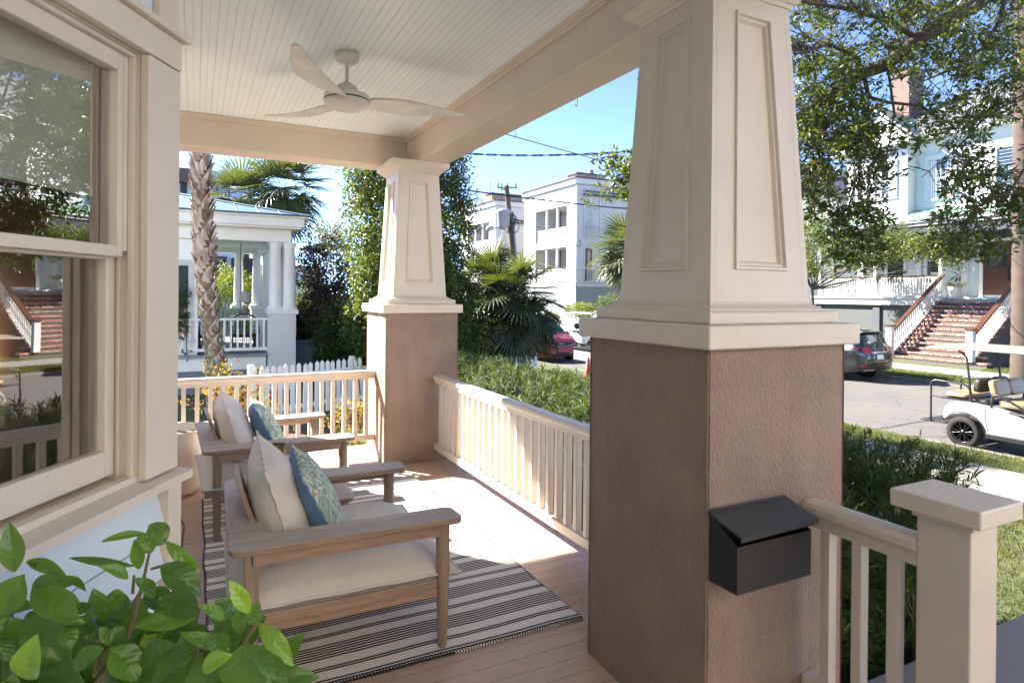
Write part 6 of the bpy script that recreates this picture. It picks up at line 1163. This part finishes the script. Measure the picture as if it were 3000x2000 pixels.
def car(name, st, paintm, label, cat, loc, rz, wheels, panels, kind_wheel='alloy', wr=.34):
    """st: stations (x, z_bottom, z_belt, z_top, w_body, w_top); x forward"""
    root = thing(name, label, cat, (0, 0, 0)); x0, x1 = st[0][0], st[-1][0]
    def S(x, s, sd=1, off=0.):
        zb, zs, zt, wb, wt = interp(st, x)
        P = [(wb*.90, zb), (wb*.985, zb+(zs-zb)*.22), (wb, zb+(zs-zb)*.55), (wb*.985, zs-.03), (wb*.93, zs+.02), (wt+.035, zt-.13*min(1, (zt-zs)/.4+.15)), (wt-.05, zt-.03), (wt*.55, zt+.0), (0, zt+.015)]
        f = s*(len(P)-1); i = min(int(f), len(P)-2); u = f-i; q = [P[max(0, i-1)], P[i], P[i+1], P[min(len(P)-1, i+2)]]
        y, z = [.5*(2*q[1][k]+(q[2][k]-q[0][k])*u+(2*q[0][k]-5*q[1][k]+4*q[2][k]-q[3][k])*u*u+(3*q[1][k]-q[0][k]-3*q[2][k]+q[3][k])*u**3)*1. for k in (0, 1)]
        return Vector((x, sd*max(0, y), z))
    def SN(x, s, sd, off):
        p = S(x, s, sd); e = 1e-2; a = S(min(x1, x+e), s, sd)-S(max(x0, x-e), s, sd); c = S(x, min(1, s+e), sd)-S(x, max(0, s-e), sd); n = a.cross(c)
        if n.length < 1e-9: return p
        n.normalize(); ref = p-Vector((x*.9, 0, .7)); 
        if n.dot(ref) < 0: n = -n
        return p+n*off
    b = MB(); NX, NS = 90, 32
    for sd in (-1, 1): b.grid(NX, NS, lambda u, v, sd=sd: S(x0+(x1-x0)*u, v, sd))
    for xx in (x0, x1): b.add([S(xx, v/NS, sd) for sd in (1,) for v in range(NS+1)]+[S(xx, v/NS, -1) for v in range(NS, -1, -1)], [tuple(range(2*NS+2))])
    me = b.mesh('body'); bm = bmesh.new(); bm.from_mesh(me); bmesh.ops.remove_doubles(bm, verts=bm.verts, dist=1e-4); bmesh.ops.recalc_face_normals(bm, faces=bm.faces); bm.to_mesh(me); bm.free(); link('body', me, paintm, root)
    for (nm, mat, a0, a1, s0, s1, sides, off) in panels:
        for sd in sides:
            b = MB(); b.grid(14, 8, lambda u, v, sd=sd: SN(a0(v) + (a1(v)-a0(v))*u if callable(a0) else a0+(a1-a0)*u, (s0(u)+(s1(u)-s0(u))*v) if callable(s0) else s0+(s1-s0)*v, sd, off)); b.build(nm, M[mat] if isinstance(mat, str) else mat, root)
    for (x, y) in wheels:
        for sd in (-1, 1):
            b = MB(); zb, zs, zt, wb, wt = interp(st, x); b.lathe((x, sd*(y+.005), wr), [(0, -.0), (wr*1.16, 0)], 30, ax='y')
            me = b.mesh('wheel_arch'); 
            for v in me.vertices: v.co.y = sd*(wb+.004) if v.co.z > .2 else sd*(wb-.03)
            link('wheel_arch', me, M['dark'], root); wheel(root, (x, sd*(y-.09), wr), wr, .21, kind_wheel)
    root.location = loc; root.rotation_euler[2] = rz; return root
def carpaint(name, c, c2=None):
    t = NT(name); lw = t.n('ShaderNodeLayerWeight', ); lw.inputs['Blend'].default_value = .35; t.col(c); t.set(Roughness=.32, Metallic=.35); t.b.inputs['Coat Weight'].default_value = 1; t.b.inputs['Coat Roughness'].default_value = .04; n = t.noise(7, 3); return t.mat
# red minivan facing us at the near kerb
VS = [(-2.58, .45, .95, 1.0, .80, .60), (-2.50, .32, .98, 1.35, .93, .70), (-2.3, .26, 1., 1.62, .98, .74), (-1.6, .22, 1.0, 1.72, 1.0, .78), (.2, .20, .98, 1.74, 1.0, .78), (.75, .20, .97, 1.66, 1.0, .74), (1.15, .20, .97, 1.42, 1.0, .78), (1.62, .2, .95, 1.10, .99, .84), (1.9, .2, .86, 1.02, .98, .84), (2.25, .2, .76, .93, .95, .76), (2.45, .22, .66, .80, .88, .62), (2.56, .26, .55, .66, .76, .48), (2.62, .34, .46, .54, .60, .34)]
van = car('minivan', VS, carpaint('red_metallic_paint', (.26, .012, .022)), 'red minivan parked at the near kerb behind the fan palm clump', 'van', (13.15, 24.05, GZ), R_(-90), [(1.6, .99), (-1.45, 1.)], [
    ('windshield', 'autoglass', .80, 1.55, .66, 1., (-1, 1), .006), ('side_window', 'autoglass', .25, 1.0, .50, .61, (-1, 1), .006), ('side_window', 'autoglass', -.85, .15, .50, .615, (-1, 1), .006), ('side_window', 'autoglass', -2.2, -.95, .50, .61, (-1, 1), .006),
    ('headlight', 'headl', 2.0, 2.42, lambda u: .34+.02*u, lambda u: .50-.02*u, (-1, 1), .008), ('lower_grille', 'dark', 2.50, 2.615, .08, .24, (-1, 1), .006)])
def local(root, b, name, mat, parent=None, **k):   # add a part in the thing's own frame after it was moved
    me = b.mesh(name); me.materials.append(M[mat] if isinstance(mat, str) else mat); o = bpy.data.objects.new(name, me); COL.objects.link(o); o.parent = parent or root
    if k.get('bev'): m = o.modifiers.new('b', 'BEVEL'); m.width = k['bev']; m.segments = 2; m.limit_method = 'ANGLE'
    return o
def arcn(y, xo=2.60): return xo-.30*abs(y)**2.2
b = MB(); b.grid(20, 3, lambda u, v: (arcn((u*2-1)*.62)+.015-.10*v, (u*2-1)*.62, .66+.11*v*(1-.5*abs(u*2-1)**2)-.02*(1-abs(u*2-1))+.05*abs(u*2-1))); g = local(van, b, 'grille', 'dark')
b = MB(); b.tube([(arcn(y)+.03, y, .655-.02*(1-abs(y/.64))+.06*abs(y/.64)) for y in np.linspace(-.66, .66, 17)], .012, 6); local(van, b, 'chrome_strip', 'chrome', g)
b = MB(); [b.add([(2.605, 0, .735), (2.60, s*.05, .745), (2.585, s*.22, .757), (2.60, s*.04, .728)], [(0, 1, 2, 3)]) for s in (-1, 1)]; local(van, b, 'emblem', 'chrome', g)
b = MB(); b.grid(20, 2, lambda u, v: (arcn((u*2-1)*.66)+.045, (u*2-1)*.66, .27+.13*v)); local(van, b, 'bumper_opening', 'dark'); b = MB(); b.tube([(arcn(y)+.06, y, .26) for y in np.linspace(-.7, .7, 13)], .02, 6); local(van, b, 'lower_lip', 'blackgloss')
for s in (-1, 1): b = MB(); b.lathe((1.15, s*1.10, 1.06), [(0, -.09), (.07, -.08), (.10, 0), (.07, .08), (0, .09)], 12, ax='y'); o = local(van, b, 'mirror', van.children[0].data.materials[0])
b = MB(); [b.tube([(1.60, s*.1, 1.145), (1.50, s*.75, 1.22)], .008, 4) for s in (-1, 1)]; local(van, b, 'wiper', 'dark')
# dark grey SUV across the street, seen from behind
SS = [(-2.36, .52, .86, .92, .66, .50), (-2.33, .42, .95, 1.02, .84, .60), (-2.24, .34, 1.02, 1.30, .91, .62), (-2.05, .30, 1.04, 1.55, .93, .66), (-1.75, .26, 1.03, 1.64, .94, .68), (-.6, .22, 1.0, 1.68, .94, .70), (.2, .22, .98, 1.62, .94, .68), (1.0, .22, .98, 1.12, .93, .76), (1.9, .24, .88, .96, .90, .7), (2.25, .3, .72, .8, .78, .5), (2.35, .4, .6, .66, .6, .3)]
suv = car('suv', SS, carpaint('dark_grey_metallic_paint', (.012, .014, .016)), 'dark grey SUV parked at the far kerb with red tail lights towards us', 'car', (19.72, 15.05, GZ), R_(90), [(1.4, .93), (-1.35, .94)], [
    ('side_window', 'autoglass', -1.75, -.9, .50, .61, (-1, 1), .006), ('side_window', 'autoglass', -.8, .1, .50, .615, (-1, 1), .006), ('side_window', 'autoglass', .2, .75, .50, .60, (-1, 1), .006), ('windshield', 'autoglass', .3, .9, .66, 1., (-1, 1), .006)])
def back(y, z):   # tail surface x for a given height
    pts = [(.42, -2.39), (.75, -2.40), (.95, -2.37), (1.05, -2.33), (1.25, -2.26), (1.5, -2.12), (1.62, -1.9)]
    for (z0, x0), (z1, x1) in zip(pts, pts[1:]):
        if z <= z1: return x0+(x1-x0)*(z-z0)/(z1-z0)+.22*abs(y)**2.6
    return -1.9
def bpan(nm, mat, y0, y1, z0, z1, off, parent=None, zf=None):
    b = MB(); b.grid(12, 8, lambda u, v: (back(y0+(y1-y0)*u, z0+(z1-z0)*v)-off, (y0+(y1-y0)*u), z0+(z1-z0)*v)); return local(suv, b, nm, mat, parent)
pm = suv.children[0].data.materials[0]
tg_ = bpan('tailgate', pm, -.80, .80, .62, 1.08, .018); bpan('rear_window', 'autoglass', -.58, .58, 1.12, 1.5, .03)
for s in (-1, 1): bpan('tail_light', 'lampred', s*.42, s*.90, .93, 1.10, .045); bpan('reflector', 'lampred', s*.62, s*.82, .50, .54, .05)
bpan('chrome_bar', 'chrome', -.42, .42, .925, .955, .05, tg_); bpan('bumper', 'blackgloss', -.86, .86, .36, .58, .04); pl_ = bpan('license_plate', 'white', -.16, .16, .72, .87, .035, tg_); bpan('exhaust_trim', 'chrome', -.7, .7, .375, .39, .055); bpan('sticker', 'white', .30, .42, 1.22, 1.30, .036)
b = MB(); b.box((-2.22, -.60, 1.56), (-1.75, .60, 1.60)); local(suv, b, 'spoiler', pm, bev=.015)
# plate characters, illegible in the photo: coloured band only
# ---------- golf carts ----------
def golf_cart(label, loc, rz, body, group='golf carts', rearseat=True, seatm=None):
    root = thing('golf_cart', label, 'golf cart', (0, 0, 0), group); seatm = seatm or M['seat_tan']; bm_ = body; W = .56
    def arc(cx, cz, r, a0, a1, n=12): return [(cx+r*math.cos(R_(a0+(a1-a0)*i/n)), cz+r*math.sin(R_(a0+(a1-a0)*i/n))) for i in range(n+1)]
    # rear body tub (rear wheel at x=0)
    prof = [(-.36, .46)]+[(-.37, .56), (-.34, .68), (-.26, .77), (-.12, .82), (.1, .835), (.55, .80), (.85, .72), (1.05, .60), (1.06, .26), (.42, .26)]+arc(0, .27, .345, 5, 148, 16)
    b = MB(); b.prism(prof, -W, W, 'y'); b.build('rear_body', bm_, root, bev=.045)
    prof = arc(1.66, .27, .345, 150, 35, 14)+[(2.02, .42), (2.12, .5), (2.08, .74), (1.92, .9), (1.72, 1.0), (1.60, .98), (1.42, .50), (1.30, .30)]
    b = MB(); b.prism(prof, -W+.01, W-.01, 'y'); b.build('front_cowl', bm_, root, bev=.045)
    for sd in (-1, 1):
        b = MB(); b.tube([(p[0], sd*(W+.004), p[1]) for p in arc(0, .27, .35, 8, 150, 18)], .012, 6); b.build('arch_trim', M['tube'], root); b = MB(); b.tube([(.34, sd*(W+.001), .80), (.36, sd*(W+.001), .5), (.40, sd*(W+.001), .33)], .004, 4); b.build('body_seam', M['dark'], root)
    boxo('bag_rack', (-.02, -.45, .835), (.30, .45, .88), M['tube'], root, bev=.01)
    boxo('floor_pan', (.42, -.52, .22), (1.5, .52, .27), M['rubber'], root); boxo('side_skirt', (.35, -W-.015, .24), (1.32, -W+.05, .33), M['tube'], root, bev=.01); boxo('side_skirt', (.35, W-.05, .24), (1.32, W+.015, .33), M['tube'], root, bev=.01)
    boxo('rear_bumper', (-.41, -.5, .43), (-.34, .5, .53), M['tube'], root, bev=.02)
    for x in (0, 1.66):
        for sd in (-1, 1): wheel(root, (x, sd*.52, .28), .28, .19, 'black', nsp=6, rimr=.70)
        boxo('axle', (x-.03, -.42, .25), (x+.03, .42, .31), M['dark'], root)
    for sd in (-1, 1): b = MB(); b.lathe((-.31, sd*.44, .63), [(0, -.04), (.05, -.03), (.055, 0), (.05, .03), (0, .04)], 12, ax='x'); b.build('tail_light', M['lampred'], root)
    def pad(nm, c, h, e=.22, tilt=0, mt=None):
        T = Matrix.Translation(c) @ Matrix.Rotation(R_(tilt), 4, 'Y'); return squash(nm, (0, 0, 0), h, mt or seatm, root, T, e=e, wob=.004)
    pad('seat', (.72, 0, .86), (.25, .50, .075)); 
    for sd in (-1, 1): pad('backrest', (.42, sd*.255, 1.12), (.06, .25, .15), .2, -14)
    if rearseat:
        pad('rear_seat', (-.16, 0, .92), (.23, .50, .055))
        for sd in (-1, 1): pad('rear_backrest', (.17, sd*.25, 1.14), (.055, .245, .13), .2, 10, M['dark_vinyl'])
        boxo('footrest', (-.80, -.48, .355), (-.36, .48, .38), M['tube'], root, bev=.004); boxo('seat_frame', (-.42, -.5, .83), (.35, .5, .862), M['tube'], root)
        for sd in (-1, 1):
            b = MB(); y = sd*.5; b.tube([(-.60, y, .36), (-.60, y, 1.08), (-.575, y, 1.13), (-.52, y, 1.155), (-.05, y, 1.14), (.03, y, 1.11), (.08, y, 1.02), (.10, y, .85)], .018, 8); b.tube([(-.60, y, .86), (-.3, y, .85)], .016, 6); b.build('hand_rail', M['tube'], root)
    for sd in (-1, 1):
        b = MB(); y = sd*.53; b.tube([(.42, y, .80), (.45, y, 1.0), (.50, y, 1.02), (.62, y, .98), (.85, y, .86), (.98, y, .74)], .020, 8); b.tube([(.42, y, .80), (.52, y, .73), (.98, y, .72)], .03, 8); b.build('armrest', M['tube'], root)
        b = MB(); b.tube([(.10, y*.98, .82), (.06, y*.98, 1.3), (.02, y*.98, 1.62), (-.04, y*.97, 1.70), (-.12, y*.96, 1.73)], .020, 8); b.build('roof_strut', M['tube'], root)
        b = MB(); b.tube([(1.62, y*.95, .96), (1.42, y*.95, 1.55), (1.36, y*.93, 1.75)], .020, 8); b.build('roof_strut', M['tube'], root)
    b = MB()
    def rf(u, v, t_=0): a, c_ = u*2-1, v*2-1; e = (1-abs(a)**8)*(1-abs(c_)**6); return (.58+1.25*a, .60*c_*(1-.06*abs(a)**6), 1.79+.055*e**.6-.012*math.cos(c_*9)*e-t_-.05*max(0, -a-.7))
    b.grid(40, 16, lambda u, v: rf(u, v)); b.grid(40, 16, lambda u, v: (rf(u, v)[0], rf(u, v)[1], 1.765-.05*max(0, -(u*2-1)-.7))); me = b.mesh('roof'); link('roof', me, M['canopy'], root)
    b = MB(); e = [rf(i/16, 0) for i in range(17)]+[rf(1, i/8) for i in range(9)]+[rf(1-i/16, 1) for i in range(17)]+[rf(0, 1-i/8) for i in range(9)]; b.tube([(p[0], p[1], p[2]-.012) for p in e], .017, 6); b.build('roof_edge', M['canopy'], root)
    b = MB(); b.add([(1.60, -.5, 1.0), (1.60, .5, 1.0), (1.38, .5, 1.72), (1.38, -.5, 1.72)], [(0, 1, 2, 3)]); b.build('windscreen', M['winglass'], root)
    b = MB(); b.tube([(1.55, -.27, .9), (1.22, -.27, 1.1)], .02, 6); b.tube([(1.22+.07*math.cos(t)*.5, -.27+.17*math.sin(t), 1.1+.17*math.cos(t)*.8) for t in np.linspace(0, 6.283, 17)], .014, 6); b.build('steering_wheel', M['tube'], root)
    root.location = loc; root.rotation_euler[2] = rz; return root
M['dark_vinyl'] = plain('dark_vinyl', (.03, .026, .022), .5); M['seat_tan'] = plain('tan_vinyl', (.26, .18, .10), .45); M['canopy'] = plain('ivory_canopy', (.17, .16, .14), .4)
cart_white = carpaint('white_cart_paint', (.24, .25, .27)); cart_white.node_tree.nodes['Principled BSDF'].inputs['Metallic'].default_value = 0
golf_cart('white golf cart with tan seats and black wheels parked at the near kerb', (13.02, 6.42, GZ), R_(-90), cart_white)
golf_cart('small silver-grey golf cart in the distance beyond the red minivan', (17.6, 27.4, GZ), R_(-80), carpaint('silver_cart_paint', (.40, .44, .50)), rearseat=False, seatm=M['dark'])
# flat dark-lidded trailer between hedge and minivan
tr = thing('flat_trailer', 'low dark flat-topped trailer between the hedge and the red minivan', 'trailer', (12.9, 18.7, GZ)); p0 = PZ(1515, 1040, -.37); boxo('lid', (12.35, 17.2, -.46), (13.95, 19.5, -.39), M['blackgloss'], tr, bev=.02); boxo('side', (12.4, 17.25, -.85), (13.9, 19.45, -.461), M['greywall'], tr, bev=.02)
for y in (18.2,):
    for x in (12.45, 13.85): b = MB(); b.lathe((x, y, GZ+.27), [(0, -.08), (.27, -.08), (.27, .08), (0, .08)], 20, ax='x'); b.build('wheel', M['rubber'], tr)
cn = PD(1722, 1095, 19.5); co = thing('traffic_cone', 'red-orange traffic cone just left of the near column', 'traffic cone', (cn.x, cn.y, GZ)); b = MB(); b.lathe((cn.x, cn.y, GZ), [(.15, .03), (.13, .1), (.03, .78), (.0, .79)], 20); b.build('cone', plain('cone_red', (.60, .035, .02), .5), co); boxo('base', (cn.x-.2, cn.y-.2, GZ), (cn.x+.2, cn.y+.2, GZ+.03), M['rubber'], co)
# ================= UTILITY POLE AND WIRES =================
pb0, pt0 = PD(1516, 900, 34), PD(1484, 545, 34); dirp = (pt0-pb0); base = pb0+dirp*((LZ-pb0.z)/dirp.z); up = thing('utility_pole', 'leaning brown utility pole with a grey transformer and a street light arm', 'utility pole', base)
b = MB(); b.tube([base, pt0], [.19, .13], 12); b.build('pole', paint('pole_wood', (.13, .09, .07), .9, .3, .5), up)
side = Vector((math.cos(YAW), -math.sin(YAW), 0)); b = MB(); c0 = PD(1462, 632, 33.9); c1 = c0+Vector((0, 0, -.0)); b.lathe((0, 0, 0), [(0, .0), (.24, .0), (.33, .10), (.36, .8), (.40, .83), (.40, .92), (.3, 1.0), (0, 1.02)], 20); b2 = MB()
for v in b.v: b2.v.append((v[0]+PD(1476, 668, 33.8).x, v[1]+PD(1476, 668, 33.8).y, v[2]+PD(1476, 668, 33.8).z)) 
b2.f, b2.m, b2.a, b2.sm = b.f, b.m, b.a, b.sm; b2.build('transformer', plain('grey_tank', (.38, .40, .43), .4), up)
b = MB(); p = PD(1486, 550, 34); b.tube([p-side*.55, p+side*.55], .05, 6)
for k in (-.5, .45, 0): b.lathe((p.x+side.x*k, p.y+side.y*k, p.z), [(.03, .05), (.07, .1), (.05, .15), (.07, .2), (.0, .25)], 8)
p = PD(1474, 612, 34); b.tube([p-side*.25, p+side*.1], .04, 6); b.build('insulators', M['greywall'], up)
b = MB(); b.tube([PD(1492, 684, 34), PD(1478, 672, 33.9), PD(1462, 668, 33.8), PD(1446, 668, 33.8)], .035, 6); q = PD(1440, 670, 33.8); la = b.build('lamp_arm', M['greywall'], up)
b = MB()
for i, (t_, r) in enumerate(((-.62, .02), (-.55, .08), (-.3, .13), (0, .12), (.2, .06))): pass
b.tube([PD(1448, 667, 33.8), PD(1440, 668, 33.8), PD(1430, 670, 33.8), PD(1424, 674, 33.8)], [.07, .16, .15, .04], 10); b.build('lamp_head', plain('grey_lamp', (.45, .47, .5), .4), la)
b = MB(); rr = random.Random(4)
for k in range(7):
    c = PD(1503+rr.uniform(-4, 4), 655+rr.uniform(-16, 12), 33.7); R = rr.uniform(.18, .42); b.tube([c+side*(R*math.cos(t)*.7)+Vector((0, 0, R*math.sin(t))) for t in np.linspace(0, 6.28, 17)], .014, 4)
b.build('cable_coil', M['wire'], up)
b = MB(); b.tube([PD(1502, 620, 33.8), PD(1512, 760, 33.8)], .05, 6); b.build('conduit', M['greywall'], up)
def wire(label, pts, r=.012, sag=.0, twist=0, mat='wire'):
    P = [PD(*p) for p in pts]; Q_ = []
    if len(P) == 2:
        for i in range(25): t = i/24; q = P[0].lerp(P[1], t); q.z -= sag*4*t*(1-t); Q_.append(q)
    else:
        for i in range(len(P)-1):
            a, b_, c, d = P[max(0, i-1)], P[i], P[i+1], P[min(len(P)-1, i+2)]
            for k in range(8): t = k/8; Q_.append(.5*((2*b_)+(c-a)*t+(2*a-5*b_+4*c-d)*t*t+(3*b_-a-3*c+d)*t**3))
        Q_.append(P[-1])
    b = MB(); b.tube(Q_, r, 5)
    if twist:
        R2 = []; n = 200
        for i in range(n+1): f = i/n*(len(Q_)-1); j = min(int(f), len(Q_)-2); q = Q_[j].lerp(Q_[j+1], f-j); a = i/n*twist*6.283; R2.append(q+Vector((0, 0, math.sin(a)*.022))+side*math.cos(a)*.0)
        b.tube(R2, r, 4)
        b.tube([p+Vector((0, 0, -2*math.sin(i/n*twist*6.283)*.022)) for i, p in enumerate(R2)], r, 4)
    b.build('overhead_wire', M[mat], label=label, cat='wire', group='overhead wires')
wire('twisted bundle of wires crossing the blue sky between the columns', [(1250, 440, 16), (1400, 452, 16), (1600, 455, 16), (1860, 443, 16), (2300, 400, 16)], .009, twist=9)
wire('thin wire slanting steeply down across the sky between the columns', [(1380, 365, 14), (1840, 492, 20), (2300, 610, 26)], .013)
wire('thick black wire running in front of both white town houses', [(1200, 518, 14), (1330, 552, 15), (1660, 594, 16), (1850, 612, 17), (2300, 640, 19)], .019)
wire('wire sagging from the pole across the lower balcony of the white town house', [(1506, 742, 33.5), (1560, 765, 31), (1640, 786, 29), (1720, 787, 28), (1850, 762, 26), (2300, 650, 22)], .02)
wire('thin wire sloping from the pole down to the town house corner', [(1505, 640, 33.8), (1600, 672, 36), (1690, 693, 38)], .016)
wire('wire seen high above the palms left of the dense tree', [(880, 478, 20), (1060, 505, 18), (1200, 524, 15)], .014)
wire('lower horizontal wire behind the purple crepe myrtle', [(690, 810, 40), (870, 812, 40), (1000, 812, 40)], .02)
wire('pale wire crossing the green metal porch roof opposite', [(2330, 640, 15), (2520, 665, 17), (2700, 645, 19), (2960, 595, 22)], .010)
wire('dark wire along the eave of the porch opposite', [(2330, 690, 19), (2570, 674, 21), (2760, 640, 22), (2950, 610, 24)], .016)
wire('short drooping cable loop at the corner of the white town house', [(1676, 698, 44), (1682, 715, 44), (1698, 722, 44), (1700, 708, 44), (1694, 702, 44)], .03)

k_ = 26; rgx = np.random.default_rng(5); C = np.stack([rgx.uniform(1.0, 2.05, k_), rgx.uniform(2.3, 5.6, k_), np.full(k_, .004)], 1); C[:8, 0] = rgx.uniform(-.1, .9, 8); C[:8, 1] = rgx.uniform(5.2, 6.1, 8); D = rdir(k_); D[:, 2] = .12; N = np.tile([0, 0, 1.], (k_, 1))+rgx.normal(0, .15, (k_, 3))
C = np.array([c for c in C if not (.0 < c[0] < 1.66 and 2.4 < c[1] < 5.1)] or C); n_ = len(C)
leafmesh(C, D[:n_], N[:n_], rgx.uniform(.025, .045, n_), rgx.uniform(.010, .016, n_), rgx.uniform(.3, .9, n_), 'fallen_leaves', leafm('dry_leaf', (.10, .05, .02), (.30, .17, .06), None, .2, .7), None, kind='stuff', label='few small dry leaves scattered on the porch floor', cat='leaves')
P = [(PZ(2665, 1228, GZ+.006)), PZ(2560, 1190, GZ+.006), PZ(2700, 1150, GZ+.006), PZ(2640, 1290, GZ+.006)]+[Vector((rr.uniform(12.2, 20.6), rr.uniform(4, 24), GZ+.006)) for _ in range(140)]+[Vector((rr.uniform(20.0, 20.78), rr.uniform(8, 20), GZ+.006)) for _ in range(160)]
n_ = len(P); leafmesh([tuple(p) for p in P], rdir(n_)*np.array([1, 1, .15]), np.tile([0, 0, 1.], (n_, 1))+rgx.normal(0, .2, (n_, 3)), rgx.uniform(.05, .10, n_), rgx.uniform(.03, .05, n_), rgx.uniform(.1, .9, n_), 'fallen_leaves', bpy.data.materials['dry_leaf'], None, kind='stuff', label='dry leaves scattered on the road and along the far kerb', cat='leaves')
SUN, SKY, EXPO, AIR, DUST, OZ, ALT = 3.4,.11,3.2,.22,0,1,0
# ================= LIGHT, SKY, CAMERA =================
sd = Vector((-.448, .59, .535)).normalized(); el = math.asin(sd.z); az = math.atan2(sd.x, sd.y)
w = bpy.data.worlds.new('World'); SC.world = w; w.use_nodes = True; nt = w.node_tree; bg = nt.nodes['Background']; sk = nt.nodes.new('ShaderNodeTexSky'); sk.sky_type = 'NISHITA'; sk.sun_disc = False
sk.sun_elevation = el; sk.sun_rotation = az; sk.air_density = AIR; sk.dust_density = DUST; sk.ozone_density = OZ; sk.altitude = ALT; nt.links.new(sk.outputs[0], bg.inputs[0]); bg.inputs[1].default_value = SKY
ld = bpy.data.lights.new('sun', 'SUN'); ld.energy = SUN; ld.angle = R_(.53); ld.color = (1, .93, .83); so = bpy.data.objects.new('sun', ld); COL.objects.link(so); so.rotation_euler = sd.to_track_quat('Z', 'Y').to_euler()
cam = bpy.data.cameras.new('camera'); co_ = bpy.data.objects.new('camera', cam); COL.objects.link(co_); SC.camera = co_
cam.sensor_width = 36; cam.lens = 36*F_/3000; cam.shift_y = -(1000-CY)/3000; cam.clip_start = .02; cam.clip_end = 3000
c, s = math.cos(YAW), math.sin(YAW); r0, f0, u0 = Vector((c, -s, 0)), Vector((s, c, 0)), Vector((0, 0, 1))
cp_, sp_ = math.cos(PITCH), math.sin(PITCH); f1 = f0*cp_+u0*sp_; u1 = u0*cp_-f0*sp_
cr_, sr_ = math.cos(ROLL), math.sin(ROLL); r2 = r0*cr_-u1*sr_; u2 = r0*sr_+u1*cr_
co_.matrix_world = Matrix(((r2.x, u2.x, -f1.x, 0), (r2.y, u2.y, -f1.y, 0), (r2.z, u2.z, -f1.z, EYE), (0, 0, 0, 1)))
SC.view_settings.view_transform = 'Standard'; SC.view_settings.look = 'None'; SC.view_settings.exposure = EXPO; SC.view_settings.gamma = 1
SC.cycles.max_bounces = 8; SC.cycles.diffuse_bounces = 5; SC.cycles.glossy_bounces = 4; SC.cycles.transmission_bounces = 4; SC.cycles.transparent_max_bounces = 12; SC.cycles.use_denoising = True; SC.cycles.sample_clamp_indirect = 6
